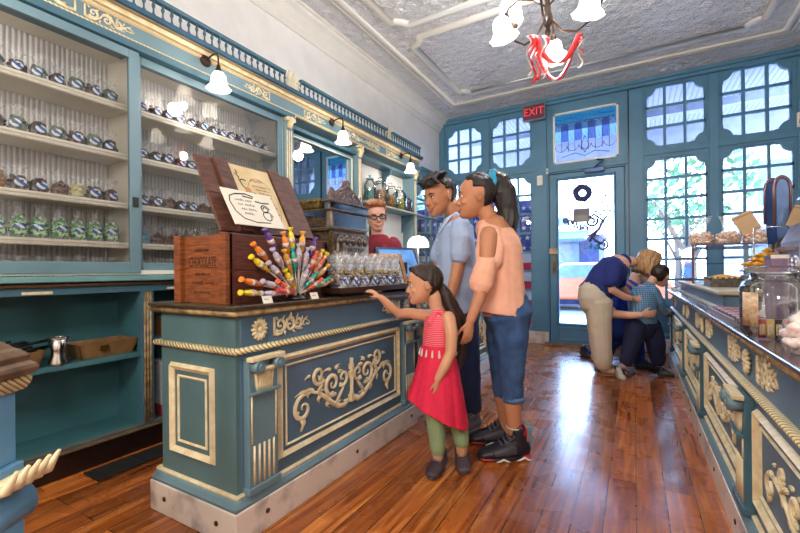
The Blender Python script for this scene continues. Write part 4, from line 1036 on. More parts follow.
for (x, L, m, w_) in ((-.13, .33, RB, .024), (-.155, .28, RBW, .014), (-.1, .31, RB, .018), (-.145, .25, RB, .014), (-.06, .3, RBW, .012), (-.04, .26, RB, .014), (.22, .24, RBW, .012), (.225, .15, RB, .01)):
    ribbon('tail', m, [(x+.02*sin(i*1.1), -.08*(x < 0)+.012*cos(i), -.02-L*i/9+(.05 if x > 0 else 0)) for i in range(10)], w_, rb, 1.5)

# ------------------------------------------------------------------ cellophane bags
CHOC = mat('chocolate_lumps', '#4a2c20', .45, var=.3, nscale=40); GREENC = mat('green_wrapped_sweets', '#3f8a55', .35, var=.3, nscale=60, col2='#cfe0c8', lo=.45, hi=.55)
TAN = mat('praline_lumps', '#7c5a48', .5, var=.3, nscale=50); YELC = mat('pale_yellow_sweets', '#d9d39a', .4, var=.1); BLUEC = mat('turquoise_foil', '#1292b0', .3, var=.2, nscale=60); DARKC = mat('dark_blue_sweets', '#30304a', .4, var=.4, nscale=60, col2='#1b1a22')
def label_mat():
    T = NT('blue_oval_label'); b = T.n('BsdfPrincipled'); b.inputs['Roughness'].default_value = .4; tc = T.n('TexCoord')
    w = T.n('TexWave'); w.inputs['Scale'].default_value = 16; w.bands_direction = 'DIAGONAL'; w.inputs['Distortion'].default_value = 3; T.l(tc.outputs['Object'], w.inputs['Vector'])
    r = T.ramp([(.45, s2l('#2f5fa8')), (.62, s2l('#dfe9f5'))]); T.l(w.outputs['Fac'], r.inputs[0]); T.l(r.outputs[0], b.inputs['Base Color']); T.l(b.outputs[0], T.out.inputs[0]); return T.m
LBL = label_mat()
def lumps(r, h, n, seed, q=.014):
    rr = random.Random(seed); mb = MB()
    mb.lathe([(0, .001), (r*.85, .002), (r*.92, h*.4), (r*.8, h*.8), (0, h*.85)], n=12)
    for _ in range(n):
        a = rr.uniform(0, 2*pi); z = rr.uniform(.1, .92)*h; k = r*(.9 if z < h*.7 else .55)
        mb.ell((k*cos(a), k*sin(a), z+q*.3), (q*rr.uniform(.7, 1.1), q*rr.uniform(.7, 1.1), q*rr.uniform(.6, 1)), nu=7, nv=5)
    return mb
def flare(r, h, H, seed, n=18):
    # crumpled film: round the sweets, gathered, then fanned out
    rr = random.Random(seed); mb = MB(); pr = [(r*1.0, .002), (r*1.08, h*.35), (r*1.02, h*.75), (r*.55, h*1.02), (r*.35, h*1.12), (r*.6, h*1.12+(H-h)*.5), (r*.95, H)]
    vs = []
    for i, (q, z) in enumerate(pr):
        for j in range(n):
            a = 2*pi*j/n; k = 1+rr.uniform(-.1, .1)*(1+i*.5); vs.append((q*k*cos(a), q*k*sin(a), z*(1+rr.uniform(-.05, .05)*(i > 4)*2)))
    fs = []
    for i in range(len(pr)-1):
        for j in range(n): fs.append((i*n+j, i*n+(j+1) % n, (i+1)*n+(j+1) % n, (i+1)*n+j))
    return mb.add(vs, fs, True)
def sweet_bag(name, m, r, h, H, lab=True, seed=1, ribbon_m=None, n=26, q=.012, lx=True):
    t = thing(name, None, 'bag', (0, 0, -5))
    part('sweets', lumps(r, h, n, seed, q), m, t); part('cellophane', flare(r, h, H, seed+5), FILM2 if H > .17 else FILM, t)
    if lab:
        part('label', MB().ell((r*1.05, 0, h*.5), (.003, r*.66, r*.56), nu=14, nv=8), LBL, t)
    if ribbon_m:
        part('ribbon', MB().tube([(r*.42*cos(a*pi/6), r*.42*sin(a*pi/6), h*1.08) for a in range(12)], .004, 6, closed=True).tube([(r*.42, 0, h*1.08), (r*.8, .012, h*1.25), (r*.95, .0, h*1.0)], .004, 6).tube([(r*.42, 0, h*1.08), (r*.8, -.018, h*1.2), (r*.9, -.03, h*.95)], .004, 6), ribbon_m, t)
    return t
K_choc = sweet_bag('sweet_bag', CHOC, .037, .075, .12, seed=1); K_choc2 = sweet_bag('sweet_bag', CHOC, .034, .068, .12, seed=2)
K_mixg = sweet_bag('sweet_bag', mat('mixed_green_sweets', '#6f8a70', .4, var=.3, nscale=50, col2='#3b4a40'), .034, .075, .125, seed=3)
K_green = sweet_bag('sweet_bag', GREENC, .035, .115, .17, seed=4, n=70, q=.011); K_yel = sweet_bag('sweet_bag', YELC, .034, .07, .11, seed=6, lab=False)
K_tan = sweet_bag('sweet_bag', TAN, .036, .075, .125, seed=7, lab=False); K_blue = sweet_bag('sweet_bag', BLUEC, .038, .07, .12, seed=8, lab=False, n=50, q=.008); K_dark = sweet_bag('sweet_bag', DARKC, .037, .045, .075, seed=9, lab=False)
K_jar = sweet_bag('sweet_bag', mat('golden_sweets', '#b5853c', .4, var=.3, nscale=50), .036, .085, .1, seed=10, lab=False)
used = set()
ORD = ['leftmost', 'second from left', 'third from left', 'fourth from left', 'fifth from left', 'sixth from left', 'seventh from left', 'eighth from left', 'ninth from left', 'tenth from left', 'eleventh from left', 'twelfth from left', 'thirteenth from left', 'fourteenth from left']
SHN = ['bottom ledge', 'fourth shelf down', 'third shelf down', 'second shelf down', 'top shelf']
DESC = {K_choc.name: 'chocolate bag', K_choc2.name: 'chocolate bag', K_mixg.name: 'green-and-brown sweet bag', K_green.name: 'tall green sweet bag', K_yel.name: 'pale yellow sweet bag', K_tan.name: 'tan praline bag', K_blue.name: 'turquoise foil bag', K_dark.name: 'low dark sweet bag', K_jar.name: 'golden sweet bag'}
def put(K, x, y, z, cabn, si, i, rot=0):
    lab = '%s, %s, %s, %s glass cabinet' % (DESC[K.name], ORD[i], SHN[si], cabn)
    g = 'sweet bags on the %s of the %s glass cabinet' % (SHN[si], cabn)
    sc = random.uniform(.93, 1.05)
    if K.name in used: dup(K, (x, y, z), rot, lab, g, sc)
    else: used.add(K.name); K.location = (x, y, z); K.rotation_euler = (0, 0, rot); tag(K, lab, None, g); K.scale = (sc,)*3
SF = [1.072]+[z+.001 for z in SHZ]
j = lambda: random.uniform(-.5, .1)
rowsL = {4: [K_mixg, K_choc, K_mixg, K_choc2, K_mixg, K_choc, K_mixg], 3: [K_choc, K_mixg, K_choc2, K_mixg, K_choc, K_mixg, K_choc2], 2: [K_jar, K_choc, K_choc2, K_tan, K_yel, K_choc, K_choc2], 1: [K_green]*7, 0: [K_dark]*7}
bags_yield = []
for si, row in rowsL.items():
    for i, K in enumerate(row): put(K, -2.665, .735+i*.083, SF[si], 'left', si, i, j())
rowsR = {4: [K_choc2, K_choc]*6+[K_choc2], 3: [K_choc, K_choc2]*6, 2: [K_choc2, K_choc, K_tan]*3, 1: [K_blue, K_tan, K_tan, K_choc, K_choc2, K_tan], 0: [K_dark]*5}
for si, row in rowsR.items():
    for i, K in enumerate(row): put(K, -2.672, 1.415+i*.082, SF[si], 'right', si, i, j())

# ------------------------------------------------------------------ chocolate crate
C0 = (-1.575, 1.365, .9235)
cr = thing('wooden_crate', 'old brown wooden chocolate crate standing open on the near counter', 'crate', C0)
L, W_, H_ = .62, .345, .285; g = .014
part('side_front', MB().box(W_/2-g, W_/2, -L/2+.02, L/2, 0, H_*.47).box(W_/2-g, W_/2, -L/2+.02, L/2, H_*.475, H_), WOODR, cr, bevel=.002)
part('side_back', MB().box(-W_/2, -W_/2+g, -L/2+.02, L/2-.02, 0, H_), WOODR, cr, bevel=.002)
WE = mat('crate_end_wood', '#94501f', .55, var=.3, nscale=6, stretch=(3, 3, 20), bump=.25, bscale=40, col2='#5f2f12')
for s_, nm in ((-1, 'end_near'), (1, 'end_far')):
    y = s_*(L/2-.02)
    ep = part(nm, MB().box(-W_/2, W_/2, min(y, y-s_*g), max(y, y-s_*g), 0, H_*.52).box(-W_/2, W_/2, min(y, y-s_*g), max(y, y-s_*g), H_*.525, H_), WE, cr, bevel=.002)
    for x in (-W_/2, W_/2-.045): part('batten', MB().box(x, x+.045, min(y, y+s_*.02), max(y, y+s_*.02), 0, H_+.004), WE, ep, bevel=.002)
part('bottom', MB().box(-W_/2+g, W_/2-g, -L/2+.03, L/2-.03, .0, .012), WOODR, cr)
L_H = L/2-.0195+.0003
BURN = mat('burnt_stencil', '#2e160c', .7, var=.1)
for body, sz, z, sq_ in (('CHOCOLATE', .06, .172, .50),):
    text('stencil_lettering', body, sz, BURN, cr, (-.002, -L/2+.0195, z), (pi/2, 0, 0), .0006, squash=sq_)
for i, (z, wd, h_) in enumerate(((.222, .05, .011), (.122, .05, .012), (.084, .075, .016), (.045, .06, .01))):
    scribble('faded_stencil', BURN, cr, lambda u, v, w: V((u, -L_H, v)), -wd, wd, z, h_, i, .0015, (0, 1, 0))
# open lid leaning back over the crate
BLc, BRc, TLc, TRc = V((-1.45, 1.075, 1.225)), V((-1.45, 1.60, 1.225)), V((-1.63, 1.055, 1.565)), V((-1.63, 1.625, 1.565))
U = (BRc-BLc).normalized(); Vv = (TLc-BLc); Vv = (Vv-U*Vv.dot(U)); LH = Vv.length; Vv.normalize(); Nn = U.cross(Vv); LW = .555
Nn = Nn if Nn.x > 0 else -Nn
LO = V((-1.575, 1.365, .9235)); 
TL_ = lambda u, v, w: V(BLc+U*u+Vv*v+Nn*w)-LO
lid = part('lid', MB().prism([(0, 0), (LW, 0), (LW, LH*.49), (0, LH*.49)], TL_, -.014).prism([(0, LH*.495), (LW, LH*.495), (LW, LH), (0, LH)], TL_, -.014), WOODL, cr, bevel=.002)
for u in (.0+.085, LW-.155): part('batten', MB().prism([(u, .0), (u+.07, .0), (u+.07, LH+.004), (u, LH+.004)], TL_, .014), WOODL, lid, bevel=.002)
part('prop_string', MB().tube([V((-1.74, 1.06, 1.205))-LO, V(BLc-Nn*.015+Vv*.02)-LO], .0015, 5), BLACK, cr)
RT = Matrix((U, Vv, Nn)).transposed()
def sheet_thing(name, label, cat_, org, Um, Vm, w, h, m, thick=.002):
    Nm = Um.cross(Vm); R = Matrix((Um, Vm, Nm)).transposed().to_4x4()
    t = bpy.data.objects.new(name, None); COL.objects.link(t); t.matrix_world = Matrix.Translation(org) @ R; tag(t, label, cat_)
    part('paper_sheet', MB().box(0, w, 0, h, 0, thick), m, t); return t
u0 = .16
ps = sheet_thing('recipe_poster', 'aged paper poster with black and red lettering fixed inside the crate lid', 'poster', BLc+U*u0+Nn*.0015+Vv*.035, U, Vv, .235, LH-.045, PAPER)
TP = lambda u, v, w: V((u, v, .0026))
scribble('red_heading', REDINK, ps, TP, .1, .2, .265, .018, 5, .0018)
for i in range(11):
    if i not in (4, 9): scribble('text_line', INK, ps, TP, .1+.012*(i % 3), .205-.01*(i % 2), .232-i*.019, .009, 10+i, .0009)
mb = MB(); T_ = lambda u, v, w: V((u, v, .0025+w)); N3 = (0, 0, 1)
for pts in ([(.02, .29), (.035, .27), (.03, .25), (.05, .26), (.07, .255)], [(.035, .25), (.04, .22), (.06, .2), (.075, .21)], [(.06, .2), (.05, .17), (.065, .15), (.09, .155), (.1, .16)], [(.03, .31), (.035, .29)], [(.09, .19), (.11, .185)], [(.07, .14), (.09, .12), (.08, .1)]):
    stroke(mb, pts, .0035, T_, .001, 6, N3)
part('drawing', mb, INK, ps)
part('drawing', MB().ell((.065, .19, .003), (.018, .026, .001), nu=12, nv=6).ell((.075, .16, .003), (.02, .014, .001), nu=12, nv=6), mat('figure_orange', '#c98a55', .7), ps, label='orange cartoon-like cook figure shape')
mb = MB(); stroke(mb, [(.14+.085*cos(a*pi/16-pi/2), .145+.135*sin(a*pi/16-pi/2)) for a in range(24)], .0011, T_, .0006, 5, N3); part('border_line', mb, mat('brown_ink', '#8a6a48', .7), ps)
Vc = (Vv*.9+Nn*.0).normalized(); Uc = (U*.985-Vv*.05).normalized(); Uc = (Uc-Vc*Uc.dot(Vc)).normalized()
cd_ = sheet_thing('lettered_card', 'white card with swirling black lettering leaning on the lower left of the lid', 'card', BLc+Nn*.045+U*.035+Vv*.003, Uc, (Vv-Nn*.06).normalized(), .27, .19, CARD, .004)
cd_c = INK
mb = MB(); T_ = lambda u, v, w: V((u, v, .0045+w))
stroke(mb, [(.06, .165), (.03, .15), (.02, .12), (.03, .07), (.06, .035), (.12, .02), (.2, .025)], .003, T_, .001, 6, N3); stroke(mb, [(.06, .165), (.12, .175), (.16, .165), (.15, .155), (.1, .16)], .004, T_, .001, 6, N3)
stroke(mb, spiral(.2, .10, .025, 0, 1.5, rin=.4), .0035, T_, .001, 6, N3); stroke(mb, spiral(.2, .06, .03, 0, 1.1, rin=.6), .003, T_, .001, 6, N3); stroke(mb, [(.16, .14), (.2, .135), (.24, .14)], .004, T_, .001, 6, N3)
part('swirl_border', mb, INK, cd_)
for i in range(4): scribble('text_line', INK, cd_, lambda u, v, w: V((u, v, .0046)), .05+.008*i, .155-.006*i, .135-i*.024, .012, 30+i, .0012)

# ------------------------------------------------------------------ wrapped candy sticks fanned out in front of the crate
cols = {'yellow': '#e8d02a', 'orange': '#e8862e', 'purple': '#5b2d86', 'teal': '#1fa596', 'coral': '#e2654a', 'silver': '#b9b4c8', 'amber': '#e0a53a', 'red': '#d8483e'}
WM = {k: mat('wrapper_'+k, v, .3, var=.1, coat=.3, nscale=30) for k, v in cols.items()}
WL = mat('wrapper_label', '#e9dfd2', .4, var=.3, nscale=70, col2='#9a6f6a'); STK = mat('paper_stick', '#d8d2c6', .6)
def candy(c, cen, rad, ang, lean, ln=.075, label='', x=-1.32):
    # stick from the fan centre, sweet at the end
    d = V((0, -cos(ang), sin(ang))); d = (d+V((lean, 0, 0))).normalized()
    base = V((x, cen[0], cen[1]))
    t = thing('wrapped_candy_stick', label, 'candy stick', base, group='wrapped candy sticks fanned in front of the crate')
    s0, s1 = rad, rad+ln
    part('stick', MB().tube([d*.012, d*s0], .0026, 7), STK, t)
    q = MB(); k = 9; sd = d.orthogonal()
    prof = [(-.012, .012), (-.004, .005), (0, .008), (.008, .0145), (ln*.5, .0165), (ln-.008, .0145), (ln, .008), (ln+.004, .006), (ln+.013, .014), (ln+.022, .015)]
    q.tube([d*(s0+a) for a, _ in prof], [(r_, r_*.8) for _, r_ in prof], 10, side=(1, 0, 0))
    part('wrapper', q, WM[c], t)
    part('label_band', MB().tube([d*(s0+ln*.34), d*(s0+ln*.62)], [(.0172, .0138)]*2, 12, side=(1, 0, 0), caps=True), WL, t)
cc = (1.395, .945)
fan = [  # ring, angle in degrees from the left, colour
 (.2, 4, 'yellow', .02), (.2, 16, 'orange', .0), (.2, 29, 'yellow', .03), (.215, 41, 'orange', .01), (.225, 56, 'purple', .03), (.2, 72, 'orange', .0), (.215, 84, 'yellow', .02), (.2, 96, 'amber', .02), (.205, 116, 'purple', .01), (.18, 128, 'amber', .03), (.2, 136, 'yellow', .0),
 (.115, 6, 'silver', .03), (.115, 20, 'silver', .05), (.125, 38, 'silver', .04), (.15, 49, 'silver', .05), (.13, 62, 'amber', .05), (.125, 76, 'teal', .05), (.14, 90, 'silver', .05), (.13, 105, 'silver', .04), (.14, 120, 'coral', .04), (.15, 133, 'coral', .03), (.15, 147, 'amber', .04),
 (.045, 10, 'red', .08), (.05, 28, 'coral', .07), (.05, 48, 'yellow', .09), (.055, 112, 'silver', .08), (.06, 138, 'teal', .08), (.07, 155, 'coral', .08), (.12, 158, 'teal', .06), (.14, 165, 'amber', .03)]
RN = {0: 'outer', 1: 'middle', 2: 'inner'}
cnt = {}
rank = {}
for i, (rad, ang, c, ln) in enumerate(fan):
    ring = 0 if i < 11 else 1 if i < 22 else 2
    sec = 'far left' if ang < 25 else 'upper left' if ang < 65 else 'top' if ang < 108 else 'upper right' if ang < 140 else 'far right'
    key = (ring, sec, c); cnt[key] = cnt.get(key, 0)+1
    lab = '%s-wrapped candy stick%s, %s row, %s of the fan' % (c, (' (upper of two)' if cnt[key] == 2 else ''), RN[ring], sec)
    candy(c, cc, rad*(1.13 if ang < 60 else 1.0), radians(ang+random.uniform(-3, 3)), ln*1.2-.02*(ring == 0)+random.uniform(-.02, .02), .075, lab, -1.345)
fb_ = thing('candy_stand', 'low dark candy stick stand in front of the crate', 'stand', (-1.355, 1.395, .9235))
part('block', MB().lathe([(0, 0), (.05, 0), (.052, .01), (.03, .02), (0, .022)], n=20), BLACK, fb_)
part('wire', MB().tube([(.0, .06*cos(a*pi/10), .014+.06*sin(a*pi/10)) for a in range(11)], .0022, 6), STK, fb_)
for y, nm in ((1.185, 'white price tag standing on the counter left of the candy fan'), (1.47, 'white price tag standing on the counter right of the candy fan')):
    t = thing('price_tag', nm, 'price tag', (-1.305, y, .9235), group=None)
    part('card', MB().add([(0, -.025, 0), (0, .025, 0), (-.012, .025, .03), (-.012, -.025, .03), (-.002, -.025, 0), (-.002, .025, 0), (-.014, .025, .03), (-.014, -.025, .03)], [(0, 1, 2, 3), (4, 7, 6, 5), (0, 4, 5, 1), (1, 5, 6, 2), (2, 6, 7, 3), (3, 7, 4, 0)]), CARD, t)
    scribble('price_lettering', INK, t, lambda u, v, w: V((-.0055-(v-.015)*.4, u, v)), -.018, .018, .016, .008, 7, .0007, (1, 0, 0))

# ------------------------------------------------------------------ ornate cash register
RM = mat('register_bronze', '#7a6454', .35, metal=.75, var=.35, nscale=40, col2='#3c2f28', bump=.5, bscale=120); RML = mat('register_pale_bronze', '#a59482', .3, metal=.75, var=.2, nscale=40); RMB = mat('register_brass_side', '#77602f', .4, metal=.7, var=.4, nscale=35, col2='#3a2c16', bump=.6, bscale=90)  # paler bronze for the arcade, nameplate and crest relief
rg = thing('cash_register', 'antique ornate bronze cash register standing on the counter behind the chocolate bags', 'cash register', (-1.78, 2.16, .9235)); rg.scale = (1, 1, .93)
D, Wr = .36, .4   # local x depth (front = +x), y width
def rbox(mb, x0, x1, y0, y1, z0, z1): return mb.box(x0, x1, y0, y1, z0, z1)
part('drawer_base', rbox(MB(), -.19, .2, -.215, .215, 0, .12), RM, rg, bevel=.008)
body = MB().prism([(-.18, .12), (.185, .12), (.185, .40), (.15, .43), (.15, .50), (-.12, .53), (-.18, .45)], lambda u, v, w: V((u, w-.195, v)), .39)
part('body', body, RM, rg, bevel=.01)
sd = MB()
T_ = lambda u, v, w: V((u, -.195-w, v))
frame2d(sd, T_, -.165, .17, .14, .42, .018, .014, .004)
for c_, r_, a0, d_ in (((-.06, .33), .05, 0, 1.3), ((.07, .33), .05, 3, -1.3), ((-.06, .22), .05, 0, -1.3), ((.07, .22), .05, 3, 1.3)): stroke(sd, spiral(c_[0], c_[1], r_, a0, d_), .008, T_, .012, 6, (0, -1, 0))
sd.ell(T_(.005, .28, .01), (.03, .012, .04)); part('side_scrollwork', sd, RMB, rg)
# front: arched keys columns and nameplate
f = MB(); TF = lambda u, v, w: V((.186+w, u, v))
for i in range(6):
    y = -.16+i*.064
    f.tube([TF(y, .13, 0), TF(y, .33, 0)], [(.01, .013)]*2, 8, side=(1, 0, 0))
    f.tube([TF(y+.0, .33, 0)]+[TF(y+.032-.032*cos(a*pi/6), .33+.05*sin(a*pi/6), 0) for a in range(1, 6)]+[TF(y+.064, .33, 0)] if i < 5 else [TF(y, .33, 0), TF(y, .34, 0)], [(.008, .008)]*7 if i < 5 else [(.01, .013)]*2, 6, side=(1, 0, 0))
    if i < 5:
        f.ell(TF(y+.032, .35, .003), (.008, .014, .014)); f.tube([TF(y+.032, .14, 0), TF(y+.032, .26, 0)], [(.006, .009)]*2, 6, side=(1, 0, 0))
part('front_arcade', f, RML, rg)
pl = part('nameplate', MB().box(.186, .205, -.1, .13, .255, .315), RML, rg, bevel=.004)
text('lettering', 'NATIONAL', .045, RM, pl, (.206, .015, .285), (pi/2, 0, pi/2), .001, squash=.85)
m = MB(); m.box(-.15, .165, -.2, .2, .425, .435).box(.13, .17, -.2, .2, .435, .545); part('indicator_window', m, RML, rg, bevel=.004)
part('glass', MB().box(.17, .173, -.175, .175, .445, .535), mat('register_glass', '#3a4250', .2, metal=.5, var=.3, nscale=9), rg)
part('flag_board', MB().box(.12, .168, -.2, .2, .55, .605), mat('register_dark_glass', '#1d2736', .1, metal=.4, var=.4, nscale=30), rg, bevel=.003)
part('top_cornice', MB().box(-.2, .195, -.225, .215, .542, .556).box(.1, .18, -.21, .21, .6, .615), RM, rg, bevel=.004)
cz = [(-.19, .615), (.17, .615), (.17, .64), (.145, .665), (.15, .69), (.12, .675), (.08, .70), (.03, .735), (.02, .77), (-.01, .785), (-.04, .77), (-.05, .735), (-.09, .705), (-.13, .68), (-.165, .71), (-.18, .67)]
cr_ = part('crest', MB().prism(cz, lambda u, v, w: V((.13+w, u, v)), .025), mat('crest_pink_bronze', '#8e7068', .35, metal=.6, var=.35, nscale=50, bump=.4, bscale=120), rg, bevel=.006)
mb = MB(); T_ = lambda u, v, w: V((.156+w, u, v))
for sg in (1, -1): stroke(mb, spiral(sg*.07-.01, .665, .03, 0, sg*1.2), .005, T_, .006, 6, (1, 0, 0)); stroke(mb, [(sg*.14-.01, .65), (sg*.09-.01, .7), (sg*.03-.01, .72), (-.01, .75)], .005, T_, .006, 6, (1, 0, 0))
part('crest_relief', mb, RML, cr_)
m = MB()
m.box(-.19, .08, -.2, -.05, .556, .64); part('side_cabinet', m, RMB, rg, bevel=.02)
m = MB().lathe([(0, 0), (.03, 0), (.03, .02), (.018, .03), (0, .03)], (.02, -.2, .36), 14, R=Matrix.Rotation(pi/2, 3, 'X')).tube([(.02, -.23, .36), (.02, -.25, .3), (.02, -.25, .24)], .008, 8).ell((.02, -.25, .23), .016)
part('crank', m, BLACK, rg)

# ------------------------------------------------------------------ tray of gift bags
ty = thing('display_tray', 'low dark wooden tray holding chocolate gift bags on the counter', 'tray', (-1.39, 2.0, .9235))
part('tray_base', MB().box(-.095, .115, -.37, .37, .02, .03), WOODD, ty, bevel=.003); part('tray_rim', MB().box(.108, .12, -.375, .375, .016, .045).box(-.1, -.09, -.375, .375, .016, .045).box(-.1, .12, -.38, -.37, .016, .045).box(-.1, .12, .37, .38, .016, .045), WOODD, ty, bevel=.002)
part('foot', MB().box(-.08, .1, -.34, -.31, 0, .018), BLACK, ty); part('foot', MB().box(-.08, .1, .31, .34, 0, .018), BLACK, ty)
GR = mat('gold_ribbon', '#c9a54a', .3, metal=.6); DKC = mat('foil_chocolates', '#3b3550', .35, var=.5, nscale=60, col2='#6a4a38', lo=.45, hi=.55)
G1 = sweet_bag('gift_bag', DKC, .042, .085, .19, seed=21, ribbon_m=GR, n=40, q=.013); G2 = sweet_bag('gift_bag', CHOC, .042, .08, .185, seed=22, ribbon_m=GR, n=40, q=.013)
gl = 0
for r_i, (x, zz) in enumerate(((-1.345, 0), (-1.43, .0))):
    for i in range(7 if r_i == 0 else 6):
        y = 1.7+i*.094+(.047 if r_i else 0); K = (G1, G2)[(i+r_i) % 2]
        lab = 'clear gift bag of chocolates, %s, %s row of the counter tray' % (ORD[i], ('front', 'back')[r_i]); g = 'chocolate gift bags on the counter tray'
        if K.name in used: dup(K, (x, y, .9555), random.uniform(-.4, .3), lab, g)
        else: used.add(K.name); K.location = (x, y, .9555); tag(K, lab, 'bag', g)
fr = thing('gold_frame', 'gold-framed pale picture leaning back behind the gift bags near the toddler hand', 'picture frame', (-1.5, 2.47, .9235), rotz=-.5)
R_ = Matrix.Rotation(-.42, 4, 'Y')
def fbox(m, *a): q = MB().box(*a); return m.merge(q, R_)
m = MB(); fbox(m, -.012, .012, -.19, .16, 0, .03); fbox(m, -.012, .012, -.19, .16, .245, .275); fbox(m, -.012, .012, -.19, -.16, 0, .275); fbox(m, -.012, .012, .13, .16, 0, .275)
part('frame', m, mat('frame_gold', '#a8794a', .35, metal=.5, var=.2), fr, bevel=.003); m = MB(); fbox(m, -.006, .0, -.165, .135, .025, .25)
part('picture', m, mat('picture_pale', '#cfd0d2', .25, var=.15, nscale=14, col2='#97a0ae'), fr)
ct = thing('candy_basket', 'dark low tray with black beads beside the tray of gift bags', 'tray', (-1.375, 2.43, .9235)); m = MB()
part('tray', MB().box(-.06, .06, -.035, .05, 0, .02), BLACK, ct, bevel=.003)
bw = part('contents', MB().box(-.05, .05, -.03, .045, .02, .028), STEEL, ct)
# POS screen
ps_ = thing('checkout_monitor', 'blue-black tilted checkout touchscreen on the counter beside the cashier', 'monitor', (-1.60, 2.87, .9235), rotz=-.45)
R_ = Matrix.Rotation(-.5, 4, 'Y')
part('stand', MB().box(-.12, .06, -.08, .08, 0, .03).box(-.08, -.02, -.04, .04, .03, .2), BLACK, ps_, bevel=.006)
m = MB(); fbox(m, -.02, .03, -.2, .2, .04, .36); sc_ = part('screen_case', m, mat('monitor_navy', '#1d3a66', .3, var=.1), ps_, bevel=.012)
m = MB(); fbox(m, .03, .033, -.17, .17, .075, .33); part('screen', m, mat('screen_blue', '#6fa8e6', .12, var=.35, nscale=7, col2='#2d4f8e', emit=.35), sc_)
m = MB(); fbox(m, -.07, -.018, -.12, .12, .1, .3); part('rear_housing', m, BLACK, ps_, bevel=.01)

# ------------------------------------------------------------------ wall bay: mirror, shelf, jars
mr = thing('wall_mirror', 'large teal-framed mirror between the cabinet and the jar shelf', 'mirror', (-2.64, 3.08, 1.1))
y0, y1, z0, z1 = 2.62, 3.545, 1.15, 2.28
m = MB().box(-2.65, -2.6, y0, y0+.03, z0, z1).box(-2.65, -2.6, y1-.03, y1, z0, z1).box(-2.65, -2.6, y0, y1, z1-.03, z1).box(-2.65, -2.6, y0, y1, z0, z0+.04)
part('frame', m, TEAL, mr, world=True, bevel=.003); m = MB(); frame2d(m, lambda u, v, w: V((-2.602+w, u, v)), y0+.02, y1-.02, z0+.03, z1-.02, .012, .008, .002); part('bead', m, CREAMW, mr, world=True)
part('mirror_glass', MB().box(-2.64, -2.625, y0+.02, y1-.02, z0+.03, z1-.02), MIRROR, mr, world=True)
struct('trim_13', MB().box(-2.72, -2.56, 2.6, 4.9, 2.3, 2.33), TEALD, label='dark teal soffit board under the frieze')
struct('trim_14', MB().box(-2.9, -2.70, 2.53, 3.56, 1.0, 2.56), TEAL, label='teal backing board behind the mirror')
js = thing('wall_shelf', 'teal wall shelf on scrolled brackets carrying the big glass jars', 'shelf', (-2.6, 4.2, 1.80))
part('board', MB().box(-2.72, -2.5, 3.62, 4.84, 1.795, 1.82), TEAL, js, world=True, bevel=.004); part('edge_bead', MB().sweep(r(.006), (-2.5, 3.62, 1.8), (-2.5, 4.84, 1.8), (1, 0, 0), (0, 0, 1)), CREAM, js, world=True)
for y in (3.68, 4.78):
    m = MB().prism([(-2.72, 1.795), (-2.54, 1.795), (-2.56, 1.75), (-2.62, 1.72), (-2.68, 1.66), (-2.7, 1.58), (-2.72, 1.56)], lambda u, v, w, y=y: V((u, y+w, v)), .02)
    part('bracket', m, TEALD, js, world=True, bevel=.003)
for y in (3.66, 4.3):
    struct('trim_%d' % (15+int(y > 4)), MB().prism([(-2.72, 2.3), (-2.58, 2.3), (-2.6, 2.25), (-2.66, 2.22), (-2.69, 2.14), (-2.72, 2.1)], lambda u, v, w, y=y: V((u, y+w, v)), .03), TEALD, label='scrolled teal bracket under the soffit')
def jar(y, r_, h, fillm, fh, lab, lid='glass', x=-2.6, z=1.8205, lm=None, nm='glass_jar'):
    r_ *= 1.12; h *= 1.1; fh *= 1.1
    t = thing(nm, lab, 'jar', (x, y, z), group=None)
    pr = [(r_*.8, .003), (r_*.97, .012), (r_, h*.2), (r_, h*.62), (r_*.85, h*.74), (r_*.6, h*.8), (r_*.62, h*.84)]
    part('glass_body', MB().shell(pr, n=24, t=.003), JARGLASS, t)
    m = lumps(r_*.88, fh, 60, int(y*100), r_*.22) ; part('sweets', m, fillm, t)
    part('lid', MB().lathe([(r_*.5, h*.83), (r_*.66, h*.84), (r_*.66, h*.87), (r_*.3, h*.89), (r_*.12, h*.92), (r_*.3, h*.96), (r_*.2, h), (0, h*1.01)], n=20), lm or JARGLASS, t)
    return t
jar(3.86, .06, .3, mat('sweets_seagreen', '#3f9a94', .3, var=.3, nscale=40), .17, 'sea-green glass jar, leftmost on the wall shelf', lm=mat('lid_teal', '#7fb9b8', .2))
jar(4.08, .09, .31, mat('sweets_brown', '#8a4a3a', .35, var=.4, nscale=60, col2='#c8b48a', lo=.45, hi=.55), .2, 'round jar of brown sweets with a dark round tag on the wall shelf')
jar(4.31, .085, .29, mat('sweets_gold', '#d9a22e', .3, var=.35, nscale=50), .15, 'glass jar of golden-yellow sweets on the wall shelf')
jar(4.53, .085, .28, mat('sweets_lime', '#c9c95a', .3, var=.35, nscale=50), .15, 'glass jar of pale lime sweets on the wall shelf')
jar(4.72, .07, .2, mat('sweets_maroon', '#6e3440', .35, var=.35, nscale=50), .13, 'small jar of maroon sweets, rightmost on the wall shelf')
tg = thing('jar_tag', 'round dark medallion with gold rim hanging on the brown sweets jar', 'tag', (-2.503, 4.08, 1.91)); part('disc', MB().lathe([(0, 0), (.045, 0), (.045, .006), (0, .006)], n=20, R=Matrix.Rotation(pi/2, 3, 'Y')), BLACK, tg); part('ring', MB().tube([(.006, .045*cos(a*pi/10), .045*sin(a*pi/10)) for a in range(20)], .005, 6, closed=True), BRASS, tg)
